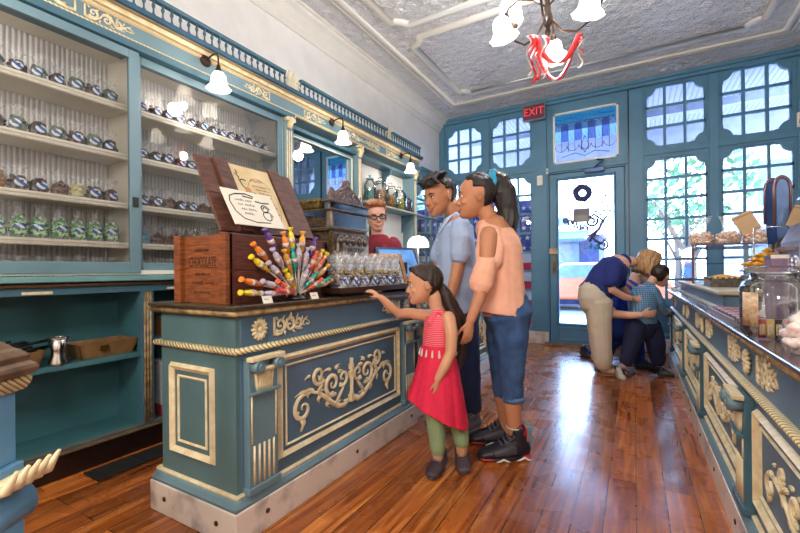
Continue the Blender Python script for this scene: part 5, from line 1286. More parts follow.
# back counter row
struct('trim_17', MB().box(-2.72, -2.42, 3.62, 4.9, .98, 1.045), TEALD, label='teal ledge of the back counter')
pf = thing('picture_frame', 'small dark-framed picture on the white wall behind the cashier', 'picture frame', (-2.715, 4.13, 1.45)); m = MB(); frame2d(m, lambda u, v, w: V((w, u, v)), -.12, .12, 0, .28, .02, .02, .012); part('frame', m, BLACK, pf); part('print', MB().box(0, .006, -.1, .1, .02, .26), mat('print_grey', '#b9bcc4', .5, var=.2), pf)
bt = thing('bottle_display', 'pyramid of small amber bottles on the back counter beside the cashier', 'bottles', (-2.55, 4.33, 1.046)); AM = mat('amber_bottle', '#b8863a', .25, var=.2)
part('riser', MB().box(-.07, .07, -.09, .09, 0, .2), mat('riser_wood', '#8d6a4a', .5), bt, bevel=.004)
bt2 = []
def bottle(y, z, lab, i):
    t = thing('sauce_bottle', lab, 'bottle', (-2.53, y, z), group='amber bottles on the back counter'); part('glass_body', MB().lathe([(0, 0), (.022, 0), (.024, .01), (.024, .06), (.01, .08), (.009, .1), (0, .1)], n=12), AM, t); part('cap', MB().lathe([(.012, .1), (.012, .118), (0, .12)], n=10), mat('cap_gold', '#c9a050', .3, metal=.5), t)
bottle(4.27, 1.247, 'amber bottle, left one on the small riser', 0); bottle(4.33, 1.247, 'amber bottle, middle one on the small riser', 1); bottle(4.39, 1.247, 'amber bottle, right one on the small riser', 2)
bt['category'] = 'riser'; bt['label'] = 'small wooden riser carrying amber bottles on the back counter'; bt.name = 'bottle_riser'
tl = thing('table_lamp', 'table lamp with glowing white ribbed glass dome shade on the back counter', 'table lamp', (-2.28, 4.42, 1.001))
part('base', MB().lathe([(0, 0), (.06, 0), (.06, .012), (.02, .03), (.012, .06), (.018, .12), (.01, .2), (.01, .38), (0, .38)], n=18), mat('lamp_base', '#b8c2d8', .3, metal=.5), tl)
o = part('lamp_shade', MB().shell([(.13, .34), (.128, .38), (.11, .43), (.07, .465), (.02, .475)], n=40, wob=.03, k=16), SHM, tl)
part('finial', MB().ell((0, 0, .485), .01), BRASS, tl)
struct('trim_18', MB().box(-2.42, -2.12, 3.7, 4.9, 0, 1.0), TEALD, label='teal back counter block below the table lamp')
# far mirrored door cabinet
mc = thing('mirrored_cabinet', 'teal wall cabinet with mirror doors reflecting the shop windows, beside the front wall', 'cabinet', (-2.6, 5.45, 1.0))
y0, y1 = 4.93, 5.98; z0, z1 = 1.1, 2.3
m = MB().box(-2.72, -2.58, y0, y1, z0, z0+.04).box(-2.72, -2.58, y0, y1, z1-.04, z1).box(-2.72, -2.58, y0, y0+.04, z0, z1).box(-2.72, -2.58, y1-.04, y1, z0, z1).box(-2.62, -2.58, 5.43, 5.48, z0, z1)
for k in range(1, 5): m.box(-2.6, -2.575, y0, y1, z0+k*.24-.01, z0+k*.24+.01)
part('frame', m, TEAL, mc, world=True, bevel=.003); part('mirror_glass', MB().box(-2.66, -2.6, y0+.03, y1-.03, z0+.03, z1-.03), MIRROR, mc, world=True)

# ------------------------------------------------------------------ right counter goods
RZ = .8205
rs = thing('display_riser', 'long blue riser with cream moulding standing on the right counter', 'riser', (.66, 3.7, RZ))
part('body', MB().box(.41, .93, 2.74, 4.98, RZ, RZ+.085), PANEL, rs, world=True, bevel=.003)
part('top', MB().box(.385, .95, 2.71, 5.0, RZ+.085, RZ+.108), mat('riser_top_cream', '#b8ab8e', .4, var=.1), rs, world=True, bevel=.006)
part('foot_moulding', MB().box(.39, .94, 2.72, 4.99, RZ, RZ+.018), mat('riser_top_cream', '#b8ab8e'), rs, world=True, bevel=.004)
RTZ = RZ+.1085
vc = thing('glass_showcase', 'glass counter showcase with thin dark posts on the far riser', 'showcase', (.68, 4.6, RTZ)); POST = mat('case_post', '#6a4a55', .4, metal=.3)
x0, x1, y0, y1, zt = .41, .93, 4.0, 4.95, 1.235
for (x, y, w) in ((x0, y0, .016), (x1, y0, .009), (x0, y1, .009), (x1, y1, .009), (x0+.1, y1, .005)): part('post', MB().box(x-w/2, x+w/2, y-w/2, y+w/2, RTZ, zt), POST, vc, world=True)
m = MB().box(x0-.008, x1+.02, y0-.01, y0+.006, zt-.006, zt+.006).box(x0-.008, x0+.006, y0, y1, zt-.006, zt+.006).box(x0, x1, y1-.006, y1+.006, zt-.006, zt+.006); part('top_rim', m, POST, vc, world=True)
part('glass', MB().box(x0, x1, y0, y1, zt-.003, zt+.003), GLASS, vc, world=True); part('glass', MB().box(x0+.01, x1, y0-.002, y0+.002, RTZ+.002, zt-.008), GLASS, vc, world=True); part('glass', MB().box(x0-.002, x0+.002, y0+.01, y1, RTZ+.002, zt-.008), GLASS, vc, world=True)
part('middle_shelf', MB().box(x0+.01, x1-.01, y0+.02, y1-.02, 1.085, 1.091), glassmat('shelf_glass', (.7, .85, 1), 1, .02, .08), vc, world=True)
POP = mat('caramel_popcorn', '#b07a62', .6, var=.35, nscale=60, col2='#e6cdb5', lo=.45, hi=.6)
P1 = sweet_bag('popcorn_bag', POP, .074, .1, .22, seed=31, lab=False, n=110, q=.018)
for i, (x, lab) in enumerate(((.48, 'clear bag of caramel popcorn, leftmost of three on the showcase'), (.65, 'clear bag of caramel popcorn, middle of three on the showcase'), (.82, 'clear bag of caramel popcorn, rightmost of three beside the white card'))):
    if i == 0: P1.location = (x, 4.1, zt+.004); tag(P1, lab, 'bag', 'popcorn bags on the showcase')
    else: dup(P1, (x, 4.1, zt+.004), i*1.3, lab, 'popcorn bags on the showcase')
t = thing('sign_card', 'small pale card standing on the showcase right of the popcorn bags', 'card', (.925, 4.06, zt+.004)); part('card', MB().box(-.035, .02, -.003, .003, 0, .09), CARD, t); part('print', MB().box(-.02, .01, -.0045, -.003, .03, .06), GOLDC, t)
fl = thing('leaflet_stack', 'stack of white leaflets on the far corner of the right counter', 'leaflets', (.385, 5.1, RZ)); m = MB()
for k in range(4): m.box(-.045+k*.004, .045+k*.004, -.22+k*.05, .16+k*.05, .0+k*.006, .005+k*.006)
part('sheets', m, CARD, fl); part('clip', MB().box(-.02, .02, .17, .19, 0, .03), BLACK, fl)
# baskets on the riser
YW = mat('yellow_sweets', '#e2b414', .35, var=.2, nscale=60, col2='#b8761a'); WIRE = mat('basket_pewter', '#77736e', .35, metal=.5, var=.3, nscale=50)
def basket(x, y, z, w, L, h, fill, lab, m=WIRE, heap=40, q=.018, rot=0, nm='sweets_basket'):
    t = thing(nm, lab, 'basket', (x, y, z), rotz=rot); mb = MB(); mb.box(-w/2, w/2, -L/2, L/2, 0, .006)
    mb.box(-w/2-.008, w/2+.008, -L/2-.008, -L/2, 0, h).box(-w/2-.008, w/2+.008, L/2, L/2+.008, 0, h).box(-w/2-.008, -w/2, -L/2, L/2, 0, h).box(w/2, w/2+.008, -L/2, L/2, 0, h); part('basket_body', mb, m, t, bevel=.002)
    rm = MB(); n = int(w/.025)
    for k in range(n+1): rm.ell((-w/2+w*k/n, -L/2-.006, h), (.009, .006, .012), nu=8, nv=6)
    n = int(L/.025)
    for k in range(n+1): rm.ell((-w/2-.006, -L/2+L*k/n, h), (.006, .009, .012), nu=8, nv=6)
    part('scalloped_rim', rm, m, t)
    rr = random.Random(heap); s_ = MB().box(-w/2+.004, w/2-.004, -L/2+.004, L/2-.004, .006, h*.7)
    for _ in range(heap):
        a, b_ = rr.uniform(-.45, .45), rr.uniform(-.45, .45); s_.ell((a*w, b_*L, h*.75+(.5-max(abs(a), abs(b_)))*h*.9), (q, q*rr.uniform(.6, 1), q*.7), nu=8, nv=6)
    o = part('sweets', s_, fill, t); return t
basket(.52, 3.42, RTZ, .17, .3, .055, YW, 'open basket of yellow-wrapped sweets on the riser, left of the pewter basket', WIRE, 60, .026)
basket(.72, 3.25, RTZ, .2, .4, .065, mat('brown_pralines', '#6f4a3a', .4, var=.4, nscale=60), 'grey pewter scalloped basket of brown pralines on the riser', WIRE, 50, .02)
st = thing('cake_stand', 'flat beige stand heaped with yellow sweets beside the upright scale', 'stand', (.53, 2.46, RZ)); st.scale = (1.1, 1.1, 1.22)
part('plate', MB().lathe([(0, .17), (.06, .17), (.078, .185), (.074, .19), (0, .18)], n=28), mat('stand_beige', '#b9a98a', .4), st); part('stem', MB().lathe([(.05, 0), (.05, .01), (.02, .03), (.015, .1), (.03, .168), (0, .17)], n=20), STEEL, st)
rr = random.Random(9)
cl_ = {}
YS1 = thing('wrapped_sweet', None, 'sweet', (0, 0, -5)); part('sweet', MB().ell((0, 0, .013), (.018, .013, .013), nu=8, nv=6).ell((.02, 0, .013), (.007, .009, .006), nu=6, nv=5).ell((-.02, 0, .013), (.007, .009, .006), nu=6, nv=5), YW, YS1)
pos = []
for ly, (n, R__) in enumerate(((11, .068), (8, .045), (5, .022), (1, 0))):
    for k in range(n): a = 2*pi*k/n+ly*.3; pos.append((.53+R__*cos(a), 2.46+R__*sin(a), RZ+.2325+ly*.021, a))
for i, (x, y, z, a) in enumerate(pos):
    lab = 'yellow wrapped sweet in the heap on the flat beige stand'; g = 'yellow wrapped sweets heaped on the beige stand'
    if i == 0: YS1.location = (x, y, z); YS1.rotation_euler = (0, 0, a); tag(YS1, lab, 'sweet', g)
    else: dup(YS1, (x, y, z), a*2.1, lab, g)
# shallow tray of little boxes
tr_ = thing('chocolate_box_tray', 'shallow silver tray of patterned chocolate boxes on the right counter', 'tray', (.395, 2.27, RZ)); part('tray', MB().box(-.055, .055, -.24, .4, 0, .008).box(-.062, -.055, -.25, .41, 0, .03).box(.055, .062, -.25, .41, 0, .03), mat('tray_silver', '#a9a4ae', .3, metal=.5), tr_, bevel=.002)
BP = mat('patterned_box', '#c9b8b4', .5, var=.5, nscale=45, col2='#5a4050', lo=.45, hi=.55)
BXP = thing('chocolate_box', None, 'box', (0, 0, -5)); part('carton', MB().box(-.045, .045, -.04, .04, 0, .026), BP, BXP, bevel=.002); part('band', MB().box(-.0465, .0465, -.01, .01, -.0005, .0275), mat('box_band', '#8a3040', .5), BXP)
k = 0
for i in range(7):
    for jx in range(1):
        lab = 'patterned chocolate box, %s from the near end of the silver tray' % (['first', 'second', 'third', 'fourth', 'fifth', 'sixth', 'seventh'][i]); p = (.395, 2.08+i*.084, RZ+.009)
        if k == 0: BXP.location = p; tag(BXP, lab, 'box', 'patterned chocolate boxes on the silver tray')
        else: dup(BXP, p, 0, lab, 'patterned chocolate boxes on the silver tray')
        k += 1
# apothecary jar
J = thing('apothecary_jar', 'large squat clear glass jar with wide lid on the right counter', 'jar', (.395, 1.77, RZ)); r_ = .085
part('glass_body', MB().shell([(.07, .002), (.084, .012), (.086, .03), (.086, .165), (.075, .185), (.058, .195), (.06, .21)], n=32, t=.003), JARGLASS, J); part('lid', MB().lathe([(.055, .2), (.058, .212), (.085, .216), (.086, .226), (.055, .234), (.0, .236)], n=32), JARGLASS, J)
part('label', MB().lathe([(.0868, .04), (.0872, .04), (.0872, .15), (.0868, .15)], n=60), mat('jar_label_tan', '#d6c2a4', .6, var=.3, nscale=70, col2='#a88762'), J)
lbl = [o for o in kids(J) if o.name.startswith('label')][0]
import bmesh as _b
bm = _b.new(); bm.from_mesh(lbl.data); _b.ops.delete(bm, geom=[v for v in bm.verts if not (-.0875 < v.co.x < -.05 and v.co.y < -.02)], context='VERTS'); bm.to_mesh(lbl.data); bm.free()
bxs = [('red', '#b8322c'), ('yellow', '#d9a52e'), ('black', '#22201f'), ('red', '#a83a2c'), ('amber', '#c98a2a')]
SB = {}
for i, (cn, cv) in enumerate(bxs):
    x = .355+i*.021; y = 1.715+.004*i; t = thing('sweet_carton', '%s small sweet carton inside the squat glass jar, %s from the left' % (cn, ['first', 'second', 'third', 'fourth', 'fifth'][i]), 'carton', (x, y, RZ+.004), group='small cartons inside the glass jar')
    part('carton', MB().box(-.0095, .0095, -.006, .006, 0, .06), mat('carton_'+cn, cv, .4), t, bevel=.001); part('carton_face', MB().box(-.007, .007, -.0068, -.006, .01, .045), mat('carton_face', '#e8d9a8', .5, var=.5, nscale=300, col2='#4a2a20', lo=.45, hi=.52), t)
# lollipop bags at the right edge
def lolbag(x, y, r_, h, m, lab):
    t = thing('lollipop_bag', lab, 'bag', (x, y, RZ)); part('lollipops', lumps(r_, h, 26, int(x*999), .022), m, t); part('cellophane', flare(r_*1.06, h*1.05, h*1.28, 3), FILM, t)
    part('tie', MB().tube([(r_*.4*cos(a*pi/6), r_*.4*sin(a*pi/6), h*1.19) for a in range(12)], .004, 6, closed=True), mat('tie_red', '#d03050', .5), t)
lolbag(.415, 1.47, .06, .11, mat('lolly_white', '#e9dcd2', .35, var=.12, nscale=20, col2='#d8889a', lo=.3, hi=.45), 'clear bag of white and pink lollipops at the right edge of the counter')
lolbag(.535, 1.6, .055, .1, mat('lolly_pink', '#d23a6c', .35, var=.3, nscale=20, col2='#efe2e2', lo=.5, hi=.6), 'clear bag of deep pink lollipops behind the squat jar')
# upright scale
us = thing('upright_scale', 'tall blue arched antique shop scale with bronze rim behind the sweets stand', 'scale', (.60, 2.60, RZ), rotz=.35); us.scale = (.85, .85, 1.22); SBL = mat('scale_blue', '#2f4f8e', .2, metal=.4, var=.2); SBZ = mat('scale_bronze', '#8a6a6a', .3, metal=.6, var=.2)
part('base', MB().box(-.07, .07, -.06, .06, 0, .05).lathe([(.05, .05), (.055, .1), (.03, .14), (.03, .3), (0, .3)], n=18), BRONZE, us, bevel=.006)
arch = [(-.032, .28), (.032, .28), (.04, .36)]+[(.04*cos(a*pi/8), .50+.04*sin(a*pi/8)) for a in range(9)]+[(-.04, .36)]
part('dial_housing', MB().prism(arch, lambda u, v, w: V((u, w-.035, v)), .07), SBL, us, bevel=.006)
part('rim', MB().tube([(u, -.036, v) for u, v in arch[2:]], .008, 8).tube([(u, .036, v) for u, v in arch[2:]], .008, 8), SBZ, us)
part('glass', MB().prism([(u*.75, .03+v*.93) for u, v in arch], lambda u, v, w: V((u, w-.038, v)), .003), mat('scale_glass', '#7fa0d8', .06, var=.2, metal=.3), us)
part('hub', MB().lathe([(0, 0), (.035, 0), (.035, .03), (0, .035)], (0, -.03, .27), 18, R=Matrix.Rotation(pi/2, 3, 'X')), BRONZE, us)
part('spring', MB().tube([(.012*cos(i*.9), -.045+.012*sin(i*.9)*0, .17+i*.0022) for i in range(36)], .003, 5), STEEL, us)
def pbag(x, y, z, ry, lab):
    t = thing('paper_bag', lab, 'bag', (x, y, z)); R = Matrix.Rotation(ry, 4, 'Y'); m = MB().merge(MB().box(-.04, .04, -.008, .008, 0, .1, taper=0), R); part('paper', m, mat('kraft_paper', '#c9ab84', .7, var=.06), t, bevel=.003)
    m = MB().merge(MB().box(-.041, .041, -.009, .009, .084, .09), R); part('fold', m, mat('kraft_fold', '#a88a66', .7), t)
pbag(.50, 2.575, 1.225, -.45, 'tan paper bag tucked at the left of the blue scale'); pbag(.655, 2.56, 1.235, .35, 'tan paper bag tucked at the right of the blue scale')
hk = thing('bag_holder', 'wire holder gripping the tan paper bags round the scale', 'holder', (.595, 2.575, RZ)); part('wire', MB().tube([(-.1, -.055, .42), (.085, -.055, .42)], .003, 6), STEEL, hk)
part('post', MB().tube([(.085, -.055, .0), (.085, -.055, .42)], .004, 6).tube([(-.1, -.055, .0), (-.1, -.055, .42)], .004, 6), STEEL, hk)
# second register at the right edge
r2 = thing('silver_register', 'ornate silver cash register cut off by the right edge, on the right counter', 'cash register', (.735, 2.21, RZ)); r2.scale = (1, 1, 1.12); RS = mat('register_silver', '#7d7684', .45, metal=.7, var=.35, nscale=40, col2='#5a5560', bump=.5, bscale=120); RSL = mat('register_silver_bright', '#d5d0da', .25, metal=.8)
m = MB(); prf = [(-.2, 0), (.2, 0), (.2, .3), (.17, .36), (.1, .4), (.1, .46), (-.1, .46), (-.1, .4), (-.17, .36), (-.2, .3)]
part('body', MB().prism(prf, lambda u, v, w: V((u+.02, w-.17, v)), .34), RS, r2, bevel=.015)
m = MB(); T_ = lambda u, v, w: V((u+.02, -.17-w, v))
m.tube([T_(u*.88, v*.93+.01, 0) for u, v in prf], .01, 8, closed=True)
for i in range(6): m.tube([T_(-.13+i*.05, .03, 0), T_(-.13+i*.05, .2, 0)], .008, 6)
stroke(m, spiral(-.08, .37, .03, 0, 1.2), .006, T_, .01, 6, (0, -1, 0)); stroke(m, spiral(.08, .37, .03, 3, -1.2), .006, T_, .01, 6, (0, -1, 0)); part('scroll_relief', m, RSL, r2)
m = MB(); T_ = lambda u, v, w: V((-.185-w, u, v))
for i in range(6): m.tube([T_(-.13+i*.052, .03, 0), T_(-.13+i*.052, .24, 0)], .009, 6)
frame2d(m, T_, -.165, .165, .01, .285, .018, .016, .004); stroke(m, spiral(-.07, .2, .05, 0, 1.2), .008, T_, .012, 6, (1, 0, 0)); stroke(m, spiral(.07, .2, .05, 3, -1.2), .008, T_, .012, 6, (1, 0, 0))
part('side_relief', m, RSL, r2)
pl = part('nameplate', MB().box(-.12, .16, -.195, -.17, .22, .29), RSL, r2, bevel=.006); text('lettering', 'NATIONAL', .05, RS, pl, (.02, -.196, .255), (pi/2, 0, 0), .001, squash=.9)
part('top_rail', MB().box(-.12, .16, -.18, .18, .46, .475).box(-.1, .14, -.17, .17, .475, .5), RSL, r2, bevel=.004)
wbx = thing('wooden_chest', 'purple-brown wooden box between the yellow sweets and the silver register', 'box', (.475, 2.02, RZ), rotz=.1); 
wbx.location = (.452, 1.965, RZ); part('panel', MB().box(-.028, .02, -.03, .03, 0, .27), mat('chest_wood', '#8d6a6c', .4, var=.35, nscale=9, stretch=(3, 3, 1), col2='#5a4a78'), wbx, bevel=.003); part('cap', MB().box(-.03, .022, -.032, .032, .262, .275), STEEL, wbx)
# ------------------------------------------------------------------ people
FPX = 407.6
SKIN1 = mat('skin_tan', '#d09a78', .5, var=.03, sss=.15); SKIN2 = mat('skin_warm_brown', '#c08460', .5, var=.03, sss=.15); SKIN3 = mat('skin_light', '#dba890', .5, var=.03, sss=.15)
LIP = mat('lips', '#b96a5c', .4, var=.02); EYEW = mat('eye_white', '#e9e6e2', .2, var=0); IRIS = mat('eye_brown', '#2b1a12', .15, var=0)
def hairmat(name, c1, c2): return mat(name, c1, .42, var=.3, nscale=9, stretch=(9, 9, 1.3), col2=c2, bump=.35, bscale=30)
HAIRD = hairmat('hair_dark_brown', '#3a261d', '#180e0a'); HAIRB = hairmat('hair_black', '#2a1d1c', '#0f0a0c'); HAIRA = hairmat('hair_auburn', '#b87a4c', '#7c4422'); HAIRL = hairmat('hair_blonde', '#d0a574', '#8a6238')
class Fig:
    """figure frame: local x to the right of the view, y away from it, z up; sized from measured photo points"""
    def __init__(s, name, label, d, cx, hy=271.2):
        s.d = d; s.x0 = (cx-400)*d/FPX; s.hy = hy+(400-cx)*.0096
        a = V((-.497879, .867246, 0)); r_ = V((.867246, .497879, 0)); L = a*d+r_*s.x0
        s.root = thing(name, label, 'person', (L.x, L.y, 0), rotz=radians(29.86))
    def J(s, px, py, dy=0):
        D = s.d+dy; return V(((px-400)*D/FPX-s.x0, dy, 1.05-(py-s.hy)*D/FPX))
SL = [(0.0, .35, .10, .09), (.05, .405, .0, .15), (.12, .41, -.06, .2), (.2, .40, -.16, .245), (.3, .395, -.3, .28), (.4, .385, -.42, .31), (.5, .375, -.475, .335), (.6, .39, -.49, .345), (.7, .385, -.48, .345), (.8, .345, -.43, .32), (.9, .24, -.32, .25), (.96, .12, -.2, .16), (1.0, -.02, -.06, .03)]
def frame3(fwd, upv):
    f = V(fwd).normalized(); u = V(upv); u = (u-f*u.dot(f)).normalized(); sd = f.cross(u); return f, u, sd
def head(mb, chin, h, fwd, upv, child=False):
    """skin volume of a head; chin = lowest point on the jaw axis; returns mapper"""
    f, u, sd = frame3(fwd, upv); chin = V(chin)
    T = lambda a, b, c: chin+f*(a*h)+sd*(b*h)+u*(c*h)      # forward, side, up
    n = 24; vs = []
    for z, fr, bk, w in SL:
        if child: w *= 1.06
        c = (fr+bk)/2; r = (fr-bk)/2
        for j in range(n):
            a = 2*pi*j/n; ca, sa = cos(a), sin(a)
            vs.append(T(c+r*math.copysign(abs(ca)**.92, ca), w*math.copysign(abs(sa)**.88, sa), z))
    fs = []
    k = len(SL)
    for i in range(k-1):
        for j in range(n): fs.append((i*n+j, i*n+(j+1) % n, (i+1)*n+(j+1) % n, (i+1)*n+j))
    mb.add(vs, fs, True); o = len(mb.v)-len(vs)
    mb.f.append([o+j for j in range(n)][::-1]); mb.sm.append(True); mb.f.append([o+(k-1)*n+j for j in range(n)]); mb.sm.append(True)
    ns = .8 if child else 1
    mb.limb([T(.36, 0, .53), T(.40, 0, .45), T(.385+.085*ns, 0, .36), T(.39, 0, .31)], [.028*h, .036*h, .052*h, .04*h], 10)
    for q in (-1, 1):
        mb.ell(T(.40, q*.045, .335), (.042*h, .036*h, .032*h), nu=10, nv=8)
        mb.ell(T(.345, q*.14, .575), (.06*h,)*3, nu=10, nv=8)                       # brow
        mb.ell(T(.29, q*.165, .36), (.09*h,)*3, nu=10, nv=8)                       # cheek
        c = T(-.0, q*(.325 if not child else .345), .45)
        mb.tube([c+sd*(q*0.0)+f*(-.0*h), c+sd*(q*.06*h)-f*(.03*h)], [(.07*h, .115*h), (.085*h, .125*h)], 12, side=f)
    mb.ell(T(.35, 0, .08), (.075*h, .07*h, .06*h), nu=10, nv=8)                       # chin
    mb.ell(T(.385, 0, .225), (.045*h, .045*h, .03*h), nu=10, nv=8); mb.ell(T(.375, 0, .165), (.05*h, .05*h, .028*h), nu=10, nv=8)
    return T, f, u, sd
def face(T, h, f, u, sd, parent, brow, smile=.0, browc=None):
    R = Matrix((f, sd, u)).transposed()
    for q in (-1, 1):
        e = part('eye', MB().ell(T(.352, q*.145, .5), (.03*h, .055*h, .03*h), R, 12, 8), EYEW, parent)
        part('iris', MB().ell(T(.376, q*.14, .5), (.012*h, .024*h, .026*h), R, 10, 6), IRIS, e)
        part('eyelid', MB().tube([T(.372, q*.09, .508), T(.385, q*.14, .532), T(.365, q*.195, .512)], .009*h, 6), brow, e)
        part('eyebrow', MB().tube([T(.41, q*.07, .575), T(.40, q*.15, .605), T(.345, q*.235, .585)], [.012*h, .018*h, .008*h], 6), brow, parent)
    w = .1+smile*.06
    m = MB().limb([T(.365, -w, .215+smile*.04), T(.42, -.05, .212), T(.442, 0, .208), T(.42, .05, .212), T(.365, w, .215+smile*.04)], [.012*h, .02*h, .021*h, .02*h, .012*h], 8)
    m.limb([T(.365, -w, .21+smile*.035), T(.415, -.05, .175-smile*.01), T(.435, 0, .165-smile*.012), T(.415, .05, .175-smile*.01), T(.365, w, .21+smile*.035)], [.012*h, .021*h, .023*h, .021*h, .012*h], 8)
    lp = part('lips', m, LIP, parent)
    if smile > .2: part('teeth', MB().limb([T(.385, -.075, .2+smile*.01), T(.436, 0, .186), T(.385, .075, .2+smile*.01)], [.012*h, .018*h, .012*h], 8), EYEW, lp)
def haircap(mb, T, h, hairline, sc=1.09, low=.25, backlow=.12):
    """cap of hair: the skull loft enlarged; in front of the hairline it sinks under the skin. hairline(z, side) -> forward limit"""
    n = 40; zs = [low+(1.0-low)*i/18 for i in range(19)]; vs = []
    import bisect
    for z in zs:
        zz = min(z, .999)
        for a_, b_ in zip(SL, SL[1:]):
            if a_[0] <= zz <= b_[0]:
                t = (zz-a_[0])/(b_[0]-a_[0]); fr, bk, w = [a_[k]+(b_[k]-a_[k])*t for k in (1, 2, 3)]
        c = (fr+bk)/2; r = (fr-bk)/2
        for j in range(n):
            a = 2*pi*j/n; x = c+r*cos(a)*sc; y = w*sin(a)*sc; zt = .5+(z-.5)*(sc+.01)
            if x > hairline(z, abs(y)): x = c+r*cos(a)*.8; y = w*sin(a)*.8; zt = min(zt, .93)
            vs.append(T(x, y, zt))
    fs = []
    for i in range(18):
        for j in range(n): fs.append((i*n+j, i*n+(j+1) % n, (i+1)*n+(j+1) % n, (i+1)*n+j))
    mb.add(vs, fs, True); o = len(mb.v)-len(vs)
    mb.f.append([o+j for j in range(n)][::-1]); mb.sm.append(True); mb.f.append([o+18*n+j for j in range(n)]); mb.sm.append(True)
def hand(mb, wrist, dirn, palm_n, s, curl=.35, spread=.1, side=1, fl=1.0):
    """palm, four fingers, thumb. dirn: wrist to knuckles; palm_n: direction the palm faces; s: hand length; side=+1 thumb towards +across"""
    d = V(dirn).normalized(); p = V(palm_n); p = (p-d*p.dot(d)).normalized(); ac = d.cross(p)*side; w = V(wrist)
    kn = w+d*(s*.5)
    mb.limb([w-d*s*.06, w+d*s*.12, w+d*s*.3, kn], [(s*.14, s*.1), (s*.17, s*.11), (s*.2, s*.1), (s*.2, s*.075)], 12, side=ac)
    for i, (off, ln) in enumerate(((.15, .44), (.052, .5), (-.048, .46), (-.145, .36))):
        b = kn+ac*(off*s)-d*(s*.05); dd = (d+ac*(off*spread*4)).normalized(); pts = [b]; ang = curl*.5
        for k, f_ in enumerate((.45, .3, .25)):
            v = dd*cos(ang)+p*sin(ang); b = b+v*(ln*s*f_*fl); pts.append(b); ang += curl*(1.0+.15*i)
        mb.limb(pts, [s*.05, s*.046, s*.042, s*.035], 9)
    b = w+d*(s*.14)+ac*(s*.12)
    v1 = (d*.75+ac*.75+p*.25).normalized(); v2 = (d*.95+ac*.25+p*.4).normalized()
    mb.limb([b, b+v1*s*.2, b+v1*s*.2+v2*s*.16, b+v1*s*.2+v2*s*.28], [s*.07, s*.056, s*.05, s*.04], 9)
def shoe(F, parent, heel, toe, s, m, sole, lace, up=.5, nm='shoe', high=False):
    heel = V(heel); toe = V(toe); d = (toe-heel); L = d.length; d.normalize(); sd = d.cross(V((0, 0, 1))); h = s
    mb = MB(); P = lambda a, b, z: heel+d*(a*L)+sd*(b*h)+V((0, 0, z*h))
    mb.limb([P(.1, 0, .42), P(.3, 0, .46), P(.52, 0, .38), P(.76, 0, .3), P(.92, 0, .25)], [(.36*h, .38*h), (.38*h, .44*h), (.42*h, .36*h), (.42*h, .26*h), (.36*h, .19*h)], 16, side=sd).limb([P(.26, 0, .95), P(.4, 0, .78), P(.55, 0, .6)], [(.24*h, .12*h), (.26*h, .12*h), (.24*h, .1*h)], 12, side=sd)
    mb.limb([P(.17, 0, .5), P(.19, 0, 1.0 if not high else 1.25)], [(.36*h, .36*h), (.34*h, .36*h)], 14, side=sd)
    o = solid(nm, mb, m, parent, voxel=.004, it=3)
    sl = MB(); k = 16; top = []; 
    for zz in (0.004/h, .16): 
        for j in range(k):
            a = 2*pi*j/k; x = .5+.52*cos(a); wd = (.36+.09*(x > .5)*(1-abs(x-.72)))*sin(a); top.append(P(x, wd, zz))
    sl.add(top, [tuple(range(k))[::-1], tuple(range(k, 2*k))]+[(j, (j+1) % k, k+(j+1) % k, k+j) for j in range(k)])
    part('sole', sl, sole, o, bevel=.003)
    lc = MB()
    for i in range(4):
        a = .32+i*.08; z = 1.1-i*.115; lc.tube([P(a-.02, -.26, z-.12), P(a+.02, 0, z+.05), P(a-.02, .26, z-.12)], .005, 6)
    lc.tube([P(.32, 0, .9), P(.36, .12, 1.02), P(.3, .2, .92)], .003, 5).tube([P(.32, 0, .9), P(.38, -.12, 1.0), P(.34, -.22, .88)], .003, 5)
    part('laces', lc, lace, o)
    return o, P, h
def seg(a, b, n=2): a, b = V(a), V(b); return [a.lerp(b, i/n) for i in range(n+1)]
def X(v, dx=0, dy=0, dz=0): return V((v.x+dx, v.y+dy, v.z+dz))

# ---------------------------------------------------------------- toddler in the red dress
F = Fig('person', 'toddler girl in a sleeveless red embroidered dress and green leggings, reaching to the counter', 2.17, 447)
R_ = F.root; J = F.J; b = MB()
fdir = (-.97, -.1, -.12); hh = .205
T, f, u, sd = head(b, J(426, 302.5, 0), hh, fdir, (-.12, 0, 1), True)
neck = J(436, 308); b.limb([J(434, 296), neck, J(438, 314)], [.038, .036, .045], 12)
b.limb([J(437, 318), J(439, 335), J(441, 352), J(440, 370)], [(.06, .075), (.068, .078), (.07, .078), (.075, .082)], 16, side=(1, 0, 0))
# far arm reaching to the bags, near arm hanging with bent elbow
b.limb([J(428, 316, .07), J(410, 313, .06), J(399, 313, .03), J(389, 305, .0), J(381, 297, -.02)], [.034, .03, .027, .024, .018], 12)
hand(b, J(380, 297, -.02), V((-.6, -.15, .5)), V((-.5, .3, -.6)), .098, curl=.4, side=1)
b.limb([J(448, 318, -.07), J(451, 334, -.1), J(450, 352, -.11), J(444, 366, -.12), J(437, 379, -.12)], [.036, .034, .029, .027, .02], 12)
hand(b, J(436.5, 380, -.12), V((-.12, 0, -1)), V((-.6, .6, 0)), .098, curl=.45, side=-1)
for (a, k, z) in (((434, 400), (436, 425), (437, 450)),): pass
b.limb([J(433, 395, -.02), J(435, 425, -.03), J(436, 447, -.04), J(436, 458, -.04)], [.058, .045, .034, .028], 14)
b.limb([J(451, 405, .0), J(457, 422, .0), J(460, 442, -.0), J(460, 452, -.0)], [.058, .045, .034, .028], 14)
body = solid('body', b, SKIN1, R_, voxel=.0042, it=2); face(T, hh, f, u, sd, R_, HAIRD, .1)
hm = MB(); haircap(hm, T, hh, lambda z, y: (.25 if z > .72 else .1 if z > .62 else -.1), 1.1, .2)
